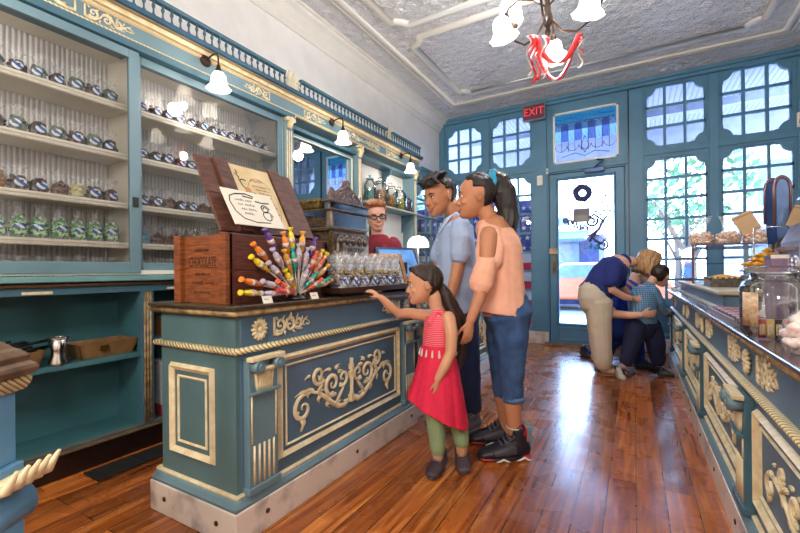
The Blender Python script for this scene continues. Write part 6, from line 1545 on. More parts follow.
for i in range(7):
    q = (i-3)/3; hm.limb([T(.28-.02*abs(q), q*.2, .93), T(.2, q*.33, .78), T(.02, q*.36, .62), T(-.25, q*.34, .42)], [.03*hh*2, .05*hh, .05*hh, .04*hh], 8)
hm.limb([T(-.36, .0, .42), T(-.5, 0, .3), T(-.55, .0, .12)], [.12*hh, .12*hh, .1*hh], 10)
hm.limb([T(-.5, -.02, .2), J(457, 318, .02), J(461, 338, .02), J(460, 356, .02), J(457, 368, .0)], [.035, .042, .04, .03, .014], 12)
hm.limb([T(-.5, -.1, .2), J(453, 318, -.02), J(456, 336, -.02), J(457, 350, -.02)], [.025, .03, .025, .012], 10)
solid('hair', hm, HAIRD, R_, voxel=.005, it=1, disp=.004, dscale=60, aniso=(1, 1, .25))
part('hair_tie', MB().tube([T(-.53+.0*a, .1*cos(a*pi/5), .2+.0) + V((.02*sin(a*pi/5), 0, .01*cos(a*pi/5))) for a in range(10)], .008, 6, closed=True), mat('hair_tie_navy', '#2b2f55', .6), R_)
DRS = mat('dress_red', '#e0224a', .8, var=.06, nscale=30); YOK = wave_mat('dress_yoke', '#e2385a', 34, 'Z', .8, .2, '#efa8a4')
def garment(name, secs, m, parent, n=40, pleat=0, k=9, hem=None, voxel=.006, it=1, extra=None, disp=.0015, dscale=22, label=None):
    # secs: (center, (rx, ry)) rings, horizontal, optionally pleated; hem(theta)->dz for the last ring
    mb = MB(); vs = []
    for i, (c, (rx, ry)) in enumerate(secs):
        t = i/(len(secs)-1)
        for j in range(n):
            a = 2*pi*j/n; w = 1+pleat*t*(cos(k*a)+.5*cos(2.3*k*a+1)); z = hem(a, t) if hem else 0
            vs.append((c.x+rx*w*cos(a), c.y+ry*w*sin(a), c.z+z))
    fs = []
    for i in range(len(secs)-1):
        for j in range(n): fs.append((i*n+j, i*n+(j+1) % n, (i+1)*n+(j+1) % n, (i+1)*n+j))
    mb.add(vs, fs, True); L = len(secs)
    mb.f.append(list(range(n))[::-1]); mb.sm.append(True); mb.f.append([(L-1)*n+j for j in range(n)]); mb.sm.append(True)
    if extra: extra(mb)
    return solid(name, mb, m, parent, voxel, it, disp=disp, dscale=dscale, label=label)
def straps(mb):
    for dy in (-.06, .055): mb.limb([J(430, 322, dy), J(435, 311, dy*.95), J(441, 312, dy), J(446, 322, dy)], [.022, .016, .016, .022], 10)
garment('dress_yoke', [(J(437, 346), (.082, .093)), (J(437, 335), (.078, .092)), (J(437, 324), (.073, .088)), (J(437.5, 315), (.062, .075))], YOK, R_, extra=straps, voxel=.005)
garment('dress', [(J(437.5, 343), (.083, .095)), (J(437, 350), (.092, .1)), (J(437, 370), (.115, .12)), (J(436.5, 392), (.142, .138)), (J(436, 410), (.163, .15))], DRS, R_, 56, .035, 9,
        lambda a, t: (-.085*cos(a)*t*t-.01*t), .0055)
tm = MB()
for i in range(9):
    a = pi*1.02+pi*.95*i/8; c = J(437, 349); tm.limb([V((c.x+.093*cos(a), c.y+.103*sin(a), c.z+.008)), V((c.x+.098*cos(a), c.y+.108*sin(a), c.z-.022))], [.0035, .007], 6)
part('tassels', tm, mat('tassel_white', '#ecd9cf', .8), R_)
LEG = mat('leggings_green', '#8fa57a', .8, var=.08)
for pts in (([(433, 392, -.02), (435, 425, -.03), (436, 449, -.04)]), ([(451, 404, 0), (457, 422, 0), (460, 442, 0)])):
    m = MB().limb([J(*p) for p in pts], [.063, .051, .04], 14); solid('leggings', m, LEG, R_, .005, 1)
SHD = mat('shoe_brown', '#4b3d45', .5, var=.2); SOL = mat('shoe_sole_brown', '#57483f', .6); LC = mat('laces_grey', '#8b7c78', .7)
shoe(F, R_, V((J(437, 460).x+.025, .035, 0)), V((J(437, 460).x-.055, -.135, 0)), .098, SHD, SOL, LC)
shoe(F, R_, V((J(460, 455).x+.005, .08, 0)), V((J(460, 455).x+.0, -.085, 0)), .098, SHD, SOL, LC)

# ---------------------------------------------------------------- tall girl in the peach blouse
F = Fig('person', 'girl with a dark ponytail, blue ribbon, peach cold-shoulder blouse and jeans, back half turned', 2.32, 503)
R_ = F.root; J = F.J; b = MB(); hh = .245
T, f, u, sd = head(b, J(478.5, 217.5, 0), hh, (-.98, .12, -.05), (-.05, 0, 1))
b.limb([J(484, 207), J(489, 218), J(493, 228)], [.052, .05, .062], 14)
b.limb([J(494, 230), J(499, 250), J(501, 275), J(501, 297), J(504, 310)], [(.09, .13), (.105, .145), (.095, .12), (.105, .125), (.13, .14)], 18, side=(1, 0, 0))
b.limb([J(489, 235, -.13), J(488, 250, -.16), J(486, 275, -.17), J(478, 300, -.18), J(470, 320, -.19)], [.05, .045, .038, .033, .025], 14)
hand(b, J(469.5, 321, -.19), V((-.15, 0, -1)), V((-.4, .9, 0)), .155, curl=.4, side=-1)
b.limb([J(492, 235, .13), J(488, 262, .16), J(486, 290, .16)], [.048, .042, .036], 12)
for pts in ([(512, 315, -.05), (511, 360, -.04), (511, 398, -.03), (512, 420, -.03), (514, 436, -.03)], [(500, 315, .09), (500, 360, .12), (502, 398, .15), (504, 418, .17), (505, 432, .17)]):
    b.limb([J(*p) for p in pts], [.082, .062, .052, .042, .035], 14)
solid('body', b, SKIN2, R_, voxel=.0048, it=2); face(T, hh, f, u, sd, R_, HAIRB, .3)
hm = MB(); haircap(hm, T, hh, lambda z, y: (.27 if z > .8 else .13 if z > .62 else -.13), 1.1, .24)
hm.ell(T(-.42, 0, .92), (.035, .035, .04))
pc_ = [T(-.38, 0, .93), J(500, 181, -.0), J(505, 193, -.02), J(508, 206, -.02), J(509, 219, -.02), J(507, 228, -.02)]
hm.limb(pc_, [.04, .058, .066, .062, .045, .018], 14)
for i in range(9):
    a = i*.7; o_ = V((.035*cos(a), .035*sin(a), 0)); hm.limb([p+o_*(.6+k*.22) for k, p in enumerate(pc_[1:])]+[pc_[-1]+o_*1.2+V((0, 0, -.03-.02*(i % 3)))], [.02, .024, .022, .018, .012, .004], 8)
solid('hair', hm, HAIRB, R_, voxel=.0055, it=1, disp=.006, dscale=50, aniso=(1, 1, .22))
rbn = MB(); rbn.tube([T(-.33, .13*cos(a*pi/6), .94)+u*0+f*(-.02)+V((.0, 0, .03*sin(a*pi/6))) for a in range(12)], .012, 8, closed=True)
rbn.limb([J(491.5, 172, -.06), J(493, 182, -.075), J(491, 195, -.07)], [(.013, .004), (.016, .004), (.011, .004)], 8, side=(1, 0, 0)).limb([J(494, 173, -.06), J(496, 180, -.075), J(494, 188, -.07)], [(.01, .004), (.014, .004), (.01, .004)], 8, side=(1, 0, 0))
part('hair_ribbon', rbn, mat('ribbon_cyan', '#2aa4cf', .5), R_)
BL = mat('blouse_peach', '#f2b69a', .85, var=.06, nscale=20)
def sleeves(mb):
    mb.limb([J(487, 262, -.155), J(484, 272, -.165), J(481, 284, -.165)], [(.055, .06), (.062, .06), (.066, .058)], 14)
    mb.limb([J(488, 255, .15), J(484, 272, .165), J(482, 280, .165)], [(.055, .06), (.06, .06), (.062, .06)], 14)
    mb.limb([J(493, 226, -.07), J(497, 232, -.125), J(499, 248, -.15), J(495, 262, -.155)], [.03, .026, .028, .04], 10)
    mb.limb([J(485, 227, -.05), J(481, 238, -.07), J(480, 250, -.1), J(482, 262, -.13)], [.022, .022, .026, .035], 10)
garment('blouse', [(J(490.5, 220), (.066, .07)), (J(491.5, 225), (.085, .1)), (J(495, 230), (.105, .13)), (J(498, 237), (.114, .15)), (J(500, 245), (.118, .158)), (J(500.5, 262), (.122, .158)), (J(501, 280), (.125, .15)), (J(501, 298), (.135, .152)), (J(502, 313), (.14, .158))], BL, R_, 48, .02, 7, lambda a, t: (-.015*cos(a)*t), .006, 1, sleeves, .004, 14)
lc = MB()
for i in range(12): t_ = i/11; p = J(492+6.5*t_, 229+20*t_, -.10-.06*t_); lc.ell(p+V((.012*(i % 2), -.012, 0)), (.006, .004, .006), nu=8, nv=6)
part('lace_trim', lc, mat('lace_pale', '#ffe3d6', .8), R_)
JN = mat('jeans_blue', '#3d5f8e', .85, var=.15, nscale=14, col2='#27406a', bump=.1, bscale=200)
m = MB().limb([J(504, 300), J(507, 315)], [(.13, .14), (.14, .155)], 18, side=(1, 0, 0))
m.limb([J(509, 312, -.05), J(511, 335, -.05), J(511, 362, -.04), J(511, 385, -.035), J(512, 399, -.03)], [.102, .095, .074, .062, .056], 16)
m.limb([J(503, 312, .08), J(500, 335, .09), J(500, 362, .12), J(501, 385, .14), J(502, 395, .15)], [.098, .088, .07, .06, .055], 16)
jn = solid('jeans', m, JN, R_, .006, 1, disp=.004, dscale=20)
part('cuff', MB().tube([J(512, 396, -.03), J(512.3, 401, -.03)], .0595, 20), mat('jeans_cuff', '#5578a6', .85, var=.1), jn)
SN = mat('sneaker_black', '#1b1a26', .4, var=.2); SNR = mat('sneaker_red', '#c22f38', .45); CY = mat('laces_cyan', '#2fa3b8', .6)
for (hx, hy_, dy, lc_) in ((523, 0, -.03, mat('laces_slate', '#55505e', .7)), (510, 0, .19, mat('laces_slate', '#55505e', .7))):
    xh = J(hx, 450, dy).x; o, P, h_ = shoe(F, R_, V((xh+.015, dy, 0)), V((xh-.27, dy-.03, 0)), .128, SN, mat('sole_dark', '#2a2630', .5), lc_, high=True)
    part('heel_trim', MB().limb([P(-.0, 0, .14), P(.12, 0, .12)], [(.3*h_, .1*h_), (.4*h_, .1*h_)], 12, side=(0, 1, 0)), SNR, o)
    part('toe_trim', MB().limb([P(.72, 0, .1), P(.93, 0, .13)], [(.42*h_, .1*h_), (.36*h_, .11*h_)], 12, side=(0, 1, 0)), SNR, o)
    part('collar_trim', MB().limb([P(.14, 0, 1.1), P(.2, 0, 1.35)], [(.33*h_, .32*h_), (.3*h_, .28*h_)], 14, side=(0, 1, 0)), SNR, o)
    m = MB().limb([P(.3, -.36, .5), P(.5, -.38, .42), P(.7, -.38, .34)], [(.05*h_, .2*h_), (.07*h_, .18*h_), (.05*h_, .12*h_)], 10, side=(0, 1, 0))
    part('side_panel', m, mat('sneaker_panel', '#4b4853', .5), o)
    m = MB().prism([(.0, .03), (.14, .2), (.3, .04), (.22, .04), (.14, .12), (.07, .03)], lambda a, z, w: P(a, -.47+w, z+.02), .04).prism([(.42, .03), (.55, .17), (.7, .04), (.62, .04), (.55, .1), (.49, .03)], lambda a, z, w: P(a, -.49+w, z+.02), .04)
    part('sole_wedge', m, WHITE, o)
    part('pull_loop', MB().tube([P(-.02, 0, .5), P(-.12, 0, .8), P(-.04, 0, 1.1), P(-.1, 0, 1.35), P(.02, 0, 1.5)], .006, 6), CY, o)
part('anklet', MB().tube([J(513, 427, -.03)+V((.043*cos(a*pi/8), .043*sin(a*pi/8), 0)) for a in range(16)], .004, 6, closed=True), mat('anklet_white', '#ddd5cf', .5), R_)

# ---------------------------------------------------------------- boy in the light blue shirt
F = Fig('person', 'boy with short dark hair and a light blue collared shirt looking down at the counter', 2.72, 464)
R_ = F.root; J = F.J; b = MB(); hh = .25
T, f, u, sd = head(b, J(444, 215, 0), hh, (-.82, -.5, -.2), (-.15, -.05, 1))
b.limb([J(452, 205), J(456, 216), J(459, 226)], [.056, .054, .07], 14)
b.limb([J(456, 230), J(457, 252), J(458, 280), J(459, 305)], [(.1, .17), (.11, .165), (.1, .14), (.11, .15)], 18, side=(1, 0, 0))
b.limb([J(463, 228, -.16), J(461, 248, -.19), J(457, 270, -.2), J(452, 290, -.22), J(448, 305, -.25)], [.052, .045, .038, .034, .027], 14)
hand(b, J(447.5, 307, -.25), V((-.3, -.2, -1)), V((-.4, .8, 0)), .16, curl=.35, side=-1)
b.limb([J(448, 230, .16), J(440, 255, .19), J(436, 275, .16), J(424, 283, .12), J(412, 284, .08)], [.05, .043, .036, .032, .026], 14)
hand(b, J(411, 284, .08), V((-1, -.1, -.05)), V((0, 0, -1)), .155, curl=.35, side=1)
for pts in ([(464, 310, -.06), (468, 350, -.06), (471, 385, -.03), (473, 410, 0), (473, 418, 0)], [(456, 310, .08), (460, 350, .1), (464, 385, .12), (466, 408, .14), (466, 414, .14)]):
    b.limb([J(*p) for p in pts], [.085, .065, .052, .042, .036], 14)
solid('body', b, SKIN2, R_, voxel=.0055, it=2); face(T, hh, f, u, sd, R_, HAIRB, .9)
hm = MB(); haircap(hm, T, hh, lambda z, y: (.34 if z > .82 else .1 if z > .62 else -.13), 1.12, .28)
for i in range(11):
    q = (i-5)/5; hm.limb([T(-.1, q*.25-.05, 1.06), T(.2, q*.28-.04, 1.06), T(.38, q*.3-.08, .95), T(.43-.1*q*q, q*.36-.14, .78)], [.05*hh*1.3, .075*hh, .07*hh, .028*hh], 8)
solid('hair', hm, HAIRB, R_, voxel=.0055, it=1, disp=.005, dscale=50, aniso=(1, 1, .4))
SHB = mat('shirt_light_blue', '#a9bde0', .85, var=.05, nscale=30)
def sl(mb):
    mb.limb([J(461, 228, -.15), J(462, 240, -.19), J(460, 255, -.2)], [(.07, .07), (.075, .07), (.073, .065)], 14)
    mb.limb([J(449, 230, .15), J(442, 248, .18), J(439, 256, .18)], [(.068, .07), (.07, .07), (.068, .065)], 14)
    mb.limb([J(455, 226, -.1), J(456, 226, .1)], [.05, .05], 12)
sh_ = garment('shirt', [(J(456, 221), (.075, .11)), (J(456, 228), (.115, .18)), (J(456, 250), (.13, .185)), (J(457, 280), (.135, .175)), (J(458, 300), (.14, .18)), (J(459, 311), (.145, .185))], SHB, R_, 48, .015, 5, None, .006, 1, sl, .005, 12)
cm_ = MB().limb([J(450, 217, -.075), J(445, 224, -.1), J(440, 232, -.1)], [(.03, .007), (.034, .007), (.008, .005)], 10, side=(.3, 1, .6)).tube([J(455, 214.5, 0)+V((.068*cos(a*pi/10), .075*sin(a*pi/10), -.012-.03*(cos(a*pi/10) < 0)*-cos(a*pi/10)*1.2)) for a in range(20)], [(.018, .009)]*20, 8, side=(0, 0, 1), closed=True)
part('collar', cm_, mat('shirt_collar', '#bccbe8', .85, var=.03), sh_)
pk = MB(); [pk.ell(J(437.5+i*.6, 240+i*13, -.1), (.005, .004, .005), nu=8, nv=6) for i in range(5)]; part('buttons', pk, WHITE, sh_)
JD = mat('jeans_dark', '#26365e', .85, var=.15, nscale=14)
m = MB().limb([J(459, 302), J(460, 316)], [(.125, .15), (.13, .165)], 18, side=(1, 0, 0))
m.limb([J(463, 314, -.06), J(467, 350, -.06), J(470, 385, -.03), J(472, 408, 0)], [.1, .078, .064, .056], 16).limb([J(456, 314, .08), J(460, 350, .1), J(464, 385, .12), J(466, 405, .14)], [.1, .078, .064, .056], 16)
solid('jeans', m, JD, R_, .007, 1, disp=.004, dscale=20)
for (hx, dy) in ((478, 0.02), (470, .16)):
    xh = J(hx, 420, dy).x; shoe(F, R_, V((xh, dy, 0)), V((xh-.2, dy-.17, 0)), .095, mat('sneaker_grey', '#5b5f70', .6, var=.2), mat('sole_grey', '#8a8d99', .6), LC)

# ---------------------------------------------------------------- cashier behind the counter
F = Fig('person', 'smiling cashier with short auburn hair, glasses and maroon shirt behind the counter', 3.62, 374)
R_ = F.root; J = F.J; b = MB(); hh = .25
T, f, u, sd = head(b, J(377, 231, 0), hh, (.28, -.95, -.12), (-.1, 0, 1))
b.limb([J(377, 224), J(378, 236), J(380, 244)], [.055, .055, .07], 14)
b.limb([J(380, 246), J(381, 262), J(382, 285), J(382, 310), J(382, 335)], [(.15, .1), (.15, .11), (.14, .11), (.15, .12), (.16, .13)], 18, side=(1, 0, 0))
b.limb([J(366, 250), J(360, 270), J(354, 290, -.03), J(362, 300, -.12)], [.055, .045, .038, .028], 12); hand(b, J(363, 301, -.13), V((.8, -.3, -.1)), V((0, 0, -1)), .16, side=1)
b.limb([J(395, 250), J(399, 268), J(400, 288, -.03), J(396, 300, -.12)], [.055, .045, .038, .028], 12); hand(b, J(395, 301, -.13), V((-.8, -.3, -.1)), V((0, 0, -1)), .16, side=-1)
for sx in (-.09, .09): b.limb([V((J(382, 330).x+sx, .0, .8)), V((J(382, 330).x+sx, 0, .45)), V((J(382, 330).x+sx, 0, .1))], [.085, .06, .045], 12)
solid('body', b, SKIN3, R_, voxel=.006, it=2); face(T, hh, f, u, sd, R_, HAIRA, .95)
hm = MB(); haircap(hm, T, hh, lambda z, y: (.36 if z > .8 else .12 if z > .6 else -.12), 1.17, .3)
for i in range(9):
    q = (i-4)/4; hm.limb([T(-.05, .22+q*.04, 1.0), T(.2, .1+q*.22, 1.0), T(.34, -.02+q*.27, .93), T(.35-.1*q*q, -.06+q*.33, .83)], [.05*hh, .06*hh, .045*hh, .015*hh], 8)
hm.ell(T(-.02, .02, .93), (.33*hh, .36*hh, .2*hh)); hm.ell(T(.2, .06, .93), (.2*hh, .22*hh, .13*hh))
solid('hair', hm, HAIRA, R_, voxel=.006, it=1, disp=.004, dscale=50)
gm = MB()
for q in (-1, 1): gm.tube([T(.43-.03*(k_ in (3, 4, 5)), q*.155+.115*cos(k_*pi/6), .49+.075*sin(k_*pi/6)) for k_ in range(12)], .0045, 6, closed=True); gm.tube([T(.42, q*.27, .51), T(.2, q*.35, .52), T(-.02, q*.36, .5)], .004, 6)
gm.tube([T(.43, -.04, .5), T(.45, 0, .51), T(.43, .04, .5)], .004, 6); part('glasses', gm, BLACK, R_)
MR = mat('shirt_maroon', '#8e1f33', .8, var=.12, nscale=18)
def sl(mb):
    mb.limb([J(367, 245), J(361, 262), J(359, 280), J(360, 292, -.05)], [.075, .068, .064, .06], 14); mb.limb([J(393, 245), J(398, 260), J(400, 278), J(398, 292, -.05)], [.075, .068, .064, .06], 14)
sh_ = garment('shirt', [(J(379, 235), (.07, .065)), (J(379.5, 238), (.1, .085)), (J(380, 243), (.155, .115)), (J(381, 262), (.165, .135)), (J(382, 290), (.165, .14)), (J(382, 335), (.17, .15))], MR, R_, 48, .02, 5, None, .007, 1, sl, .006, 12)
part('tie', MB().prism([(-.018, 0), (.018, 0), (.025, -.04), (.03, -.25), (0, -.3), (-.03, -.25), (-.022, -.04)], lambda a, z, w: J(381, 247)+V((a, -.125-z*-.06-w, z)), .012), mat('tie_black', '#241a22', .5), sh_)
part('collar', MB().limb([J(374, 241, -.07), J(378, 248, -.12), J(380.5, 252, -.13)], [(.026, .008), (.028, .008), (.006, .005)], 8, side=(1, 0, .5)).limb([J(387, 240, -.07), J(383, 247, -.12), J(381, 252, -.13)], [(.026, .008), (.028, .008), (.006, .005)], 8, side=(1, 0, -.5)), mat('collar_maroon', '#a52c40', .8), sh_)
tr2 = MB()
for sx in (-.09, .09): tr2.limb([V((J(382, 330).x+sx, .0, .85)), V((J(382, 330).x+sx, 0, .45)), V((J(382, 330).x+sx, 0, .06))], [.1, .08, .065], 12)
solid('trousers', tr2, mat('trousers_black', '#1e1e26', .8), R_, .008, 1)
for sx in (-.09, .09): shoe(F, R_, V((J(382, 330).x+sx, .06, 0)), V((J(382, 330).x+sx, -.19, 0)), .09, BLACK, BLACK, BLACK)

# ---------------------------------------------------------------- woman bending over the child
F = Fig('person', 'blonde woman in navy top and beige trousers bending over the child by the door', 4.12, 606)
R_ = F.root; J = F.J; b = MB(); hh = .24
T, f, u, sd = head(b, J(642.5, 273.5, 0), hh, (.82, -.15, -.5), (.42, -.05, .9))
b.limb([J(631, 262), J(625, 261), J(619, 264)], [.055, .055, .075], 14)
b.limb([J(616, 266), J(606, 275), J(598, 287), J(594, 297)], [(.12, .16), (.125, .16), (.12, .14), (.13, .16)], 18, side=(.5, 0, .8))
b.limb([J(613, 266, -.16), J(611, 280, -.2), J(612, 290, -.21), J(624, 297, -.2), J(633, 299, -.19)], [.052, .045, .038, .033, .026], 14)
hand(b, J(634, 299, -.19), V((1, 0, -.3)), V((.1, 1, .2)), .16, curl=.3, side=1)
b.limb([J(618, 267, .16), J(620, 285, .2), J(630, 296, .22), J(640, 300, .2)], [.05, .044, .035, .027], 14); hand(b, J(641, 300, .2), V((1, -.1, -.2)), V((0, -1, 0)), .15, curl=.3, side=-1)
for pts in ([(600, 300, -.07), (601, 335, -.07), (603, 360, -.07), (603, 369, -.07)], [(596, 300, .1), (598, 335, .12), (599, 358, .14), (599, 364, .14)]): b.limb([J(*p) for p in pts], [.095, .07, .05, .04], 14)
for (x, y, dy) in ((603, 369, -.07), (599, 364, .14)): p = J(x, y, dy); b.limb([V((p.x, dy, .05)), V((p.x+.1, dy-.02, .035)), V((p.x+.19, dy-.04, .022))], [.034, .034, .02], 12)
solid('body', b, SKIN3, R_, voxel=.006, it=2); face(T, hh, f, u, sd, R_, HAIRL, .3)
hm = MB(); haircap(hm, T, hh, lambda z, y: (.34 if z > .8 else .2 if z > .65 else .12), 1.14, .1)
for i in range(14):
    a = -2.3+i*4.6/13; cx_, sy_ = -.06-.4*cos(a), .36*sin(a); hm.limb([T(cx_*.7, sy_*.8, .95), T(cx_*1.05, sy_*1.12, .65), T(cx_+.06, sy_*1.2, .3), T(cx_+.16, sy_*1.1, .02)], [.07*hh, .085*hh, .09*hh, .05*hh], 8)
solid('hair', hm, HAIRL, R_, voxel=.006, it=1, disp=.005, dscale=45, aniso=(.6, 1, .6))
NV = mat('top_navy', '#1f2f78', .85, var=.08)
m = MB().limb([J(622, 262), J(615, 267), J(607, 275), J(600, 285), J(595, 293)], [(.085, .1), (.14, .18), (.15, .185), (.148, .178), (.142, .175)], 20, side=(.5, 0, .8))
m.limb([J(614, 265, -.15), J(612, 275, -.2), J(611, 282, -.21)], [.078, .07, .062], 12).limb([J(618, 266, .15), J(619, 276, .2), J(620, 283, .2)], [.078, .07, .062], 12)
solid('top', m, NV, R_, .007, 1, disp=.005, dscale=12)
m = MB().limb([J(593, 294), J(596, 304)], [(.148, .172), (.152, .178)], 18, side=(1, 0, 0)).limb([J(599, 302, -.07), J(600, 335, -.07), J(602, 362, -.07)], [.12, .1, .088], 14).limb([J(596, 302, .1), J(598, 335, .12), J(600, 358, .14)], [.12, .1, .088], 14)
solid('trousers', m, mat('trousers_beige', '#d9cdb8', .85, var=.06), R_, .007, 1, disp=.005, dscale=14)
for (x, y, dy) in ((603, 369, -.07), (599, 364, .14)):
    p = J(x, y, dy).x; o = part('sandal', MB().box(p-.05, p+.24, dy-.07, dy+.03, .001, .02), mat('sandal_sole', '#8a6a50', .6), R_, bevel=.008)
    part('strap', MB().tube([V((p+.08+.0, dy-.065, .02)), V((p+.1, dy-.02, .08)), V((p+.13, dy+.03, .02))], .009, 8).tube([V((p+.17, dy-.065, .02)), V((p+.16, dy-.03, .055)), V((p+.16, dy+.03, .02))], .009, 8).tube([V((p-.0, dy-.055, .07)), V((p-.04, dy, .07)), V((p+.0, dy+.045, .07))], .008, 8), BLACK, o)
part('wristwatch', MB().tube([J(631, 298.5, -.19)+V((0, .03*cos(a*pi/6), .03*sin(a*pi/6))) for a in range(12)], .006, 6, closed=True), STEEL, R_)

# ---------------------------------------------------------------- child in the plaid shirt
F = Fig('person', 'small boy in blue plaid shirt and dark trousers with his back turned by the door', 4.0, 645)
R_ = F.root; J = F.J; b = MB(); hh = .2
T, f, u, sd = head(b, J(658, 285.5, 0), hh, (.85, .45, -.25), (.15, 0, 1), True)
b.limb([J(653, 279), J(650, 286), J(647, 290)], [.04, .038, .05], 12)
b.limb([J(645, 292), J(643, 302), J(642, 315), J(642, 325)], [(.1, .08), (.1, .085), (.09, .08), (.1, .09)], 16, side=(1, 0, 0))
b.limb([J(654, 292, -.05), J(660, 303, -.05), J(664, 313, 0), J(668, 312, .08)], [.034, .03, .026, .02], 12); hand(b, J(668.5, 311.5, .09), V((.5, .8, .1)), V((-.6, 0, -.4)), .11, side=1)
b.limb([J(636, 292, .03), J(631, 305, .05), J(632, 316, .05)], [.034, .03, .024], 12); hand(b, J(632, 317, .05), V((0, 0, -1)), V((1, 0, 0)), .11, side=1)
for pts in ([(635, 325, -.02), (630, 342, -.04), (624, 358, -.06), (623, 364, -.06)], [(649, 325, .02), (655, 342, 0), (657, 358, .03), (657, 364, .03)]): b.limb([J(*p) for p in pts], [.07, .055, .04, .032], 12)
solid('body', b, SKIN3, R_, voxel=.006, it=2); face(T, hh, f, u, sd, R_, HAIRD, 0)
hm = MB(); haircap(hm, T, hh, lambda z, y: (.32 if z > .8 else .12 if z > .6 else 0 if z > .45 else -.1), 1.13, .22); solid('hair', hm, HAIRD, R_, voxel=.006, it=1, disp=.004, dscale=50)
PL = plaid_mat('plaid_blue', ('#3f6f9e', '#6fb0b8', '#7f8fb8', '#2f4f86'), 17)
m = MB().limb([J(648, 287), J(645, 292), J(643, 303), J(642, 318), J(642, 322)], [(.06, .06), (.125, .1), (.13, .11), (.125, .11), (.13, .11)], 18, side=(1, 0, 0)).limb([J(653, 291, -.05), J(659, 302, -.05), J(663, 311, -.01)], [.052, .047, .04], 12).limb([J(637, 291, .03), J(632, 303, .05), J(632, 312, .05)], [.052, .047, .04], 12)
solid('shirt', m, PL, R_, .006, 1, disp=.004, dscale=16)
part('collar', MB().tube([J(648.5, 286.5)+V((.055*cos(a*pi/6), .05*sin(a*pi/6), 0)) for a in range(12)], [(.018, .008)]*12, 8, side=(0, 0, 1), closed=True), PL, R_)
DT = mat('trousers_navy', '#151c40', .85, var=.1)
m = MB().limb([J(642, 317), J(642, 328)], [(.12, .1), (.135, .115)], 16, side=(1, 0, 0)).limb([J(636, 326, -.02), J(631, 343, -.04), J(626, 360, -.06)], [.1, .083, .066], 14).limb([J(649, 326, .02), J(655, 343, 0), J(657, 360, .03)], [.1, .085, .07], 14)
solid('trousers', m, DT, R_, .006, 1, disp=.004, dscale=16)
xh = J(622, 364, -.1).x; shoe(F, R_, V((xh, .0, 0)), V((xh-.03, -.17, 0)), .075, mat('sneaker_beige', '#b9b7a8', .6), mat('sole_white', '#d9d8d2', .6), WHITE)
xh = J(655, 364, .03).x; shoe(F, R_, V((xh, .0, 0)), V((xh+.14, -.08, 0)), .07, BLACK, BLACK, BLACK)

# ---------------------------------------------------------------- man kneeling behind the child
F = Fig('person', 'man in a royal blue striped shirt and blue jeans kneeling behind the small boy', 4.55, 612)
R_ = F.root; J = F.J; b = MB(); hh = .24
T, f, u, sd = head(b, J(641, 283, 0), hh, (.7, -.6, -.1), (0, 0, 1))
b.limb([J(636, 276), J(633, 285), J(629, 289)], [.058, .056, .07], 14)
b.limb([J(624, 292), J(618, 303), J(612, 316), J(609, 328)], [(.2, .13), (.2, .14), (.17, .14), (.17, .15)], 18, side=(1, 0, 0))
b.limb([J(611, 293, -.2), J(607, 304, -.36), J(613, 314, -.5), J(630, 315.5, -.64), J(640, 315, -.7)], [.06, .052, .045, .036, .03], 14); hand(b, J(641, 315, -.7), V((1, -.05, .05)), V((0, 1, .1)), .18, curl=.3, side=1)
b.limb([J(640, 293, .05), J(652, 303, .05), J(660, 312, -.05)], [.058, .046, .034], 12); hand(b, J(661, 313, -.05), V((.3, -.8, 0)), V((-1, 0, 0)), .18, side=-1)
b.limb([J(606, 326, -.1), J(628, 327, -.2), J(634, 350, -.18), J(628, 352, .1)], [.1, .08, .06, .05], 14); b.limb([J(610, 328, .1), J(606, 352, -.05), J(594, 356, .15)], [.1, .075, .05], 14)
solid('body', b, SKIN3, R_, voxel=.007, it=2); face(T, hh, f, u, sd, R_, HAIRD, 0)
hm = MB(); haircap(hm, T, hh, lambda z, y: (.3 if z > .86 else .1 if z > .6 else 0 if z > .45 else -.1), 1.09, .28); solid('hair', hm, hairmat('hair_greyish', '#6a5a54', '#33292a'), R_, voxel=.007, it=1, disp=.003, dscale=50)
BS = wave_mat('shirt_royal', '#2348c8', 7, 'DIAGONAL', .85, .1, '#12237a')
m = MB().limb([J(630, 288), J(625, 292), J(618, 303), J(611, 318), J(609, 326)], [(.1, .09), (.23, .16), (.235, .17), (.2, .17), (.21, .18)], 20, side=(1, 0, 0)).limb([J(612, 292, -.17), J(608, 301, -.32), J(609, 306, -.4)], [.1, .085, .08], 14).limb([J(639, 292, .05), J(648, 300, .05)], [.09, .075], 12)
solid('shirt', m, BS, R_, .007, 1, disp=.006, dscale=10)
JB = mat('jeans_royal', '#22409a', .85, var=.12)
m = MB().limb([J(608, 320), J(608, 332)], [(.19, .17), (.19, .19)], 18, side=(1, 0, 0)).limb([J(606, 328, -.1), J(624, 328, -.25), J(632, 331, -.32)], [.13, .115, .1], 16).limb([J(632, 331, -.32), J(636, 350, -.3), J(638, 361, -.28)], [.1, .075, .065], 14).limb([J(611, 328, .1), J(606, 342, -.02), J(604, 352, -.08)], [.13, .11, .09], 16).limb([J(604, 352, -.08), J(598, 354, .1), J(592, 352, .3)], [.085, .07, .06], 14)
solid('jeans', m, JB, R_, .008, 1, disp=.005, dscale=12)
xh = J(644, 362, -.3).x; shoe(F, R_, V((xh-.1, -.3, 0)), V((xh+.17, -.36, 0)), .1, mat('shoe_navy', '#1a1f38', .5), BLACK, BLACK)
xh = J(586, 348, .3).x; shoe(F, R_, V((xh-.0, .45, 0)), V((xh+.03, .2, 0)), .1, mat('shoe_navy', '#1a1f38', .5), BLACK, BLACK)
EXPO = .16; SUN = 14; SKY = 18
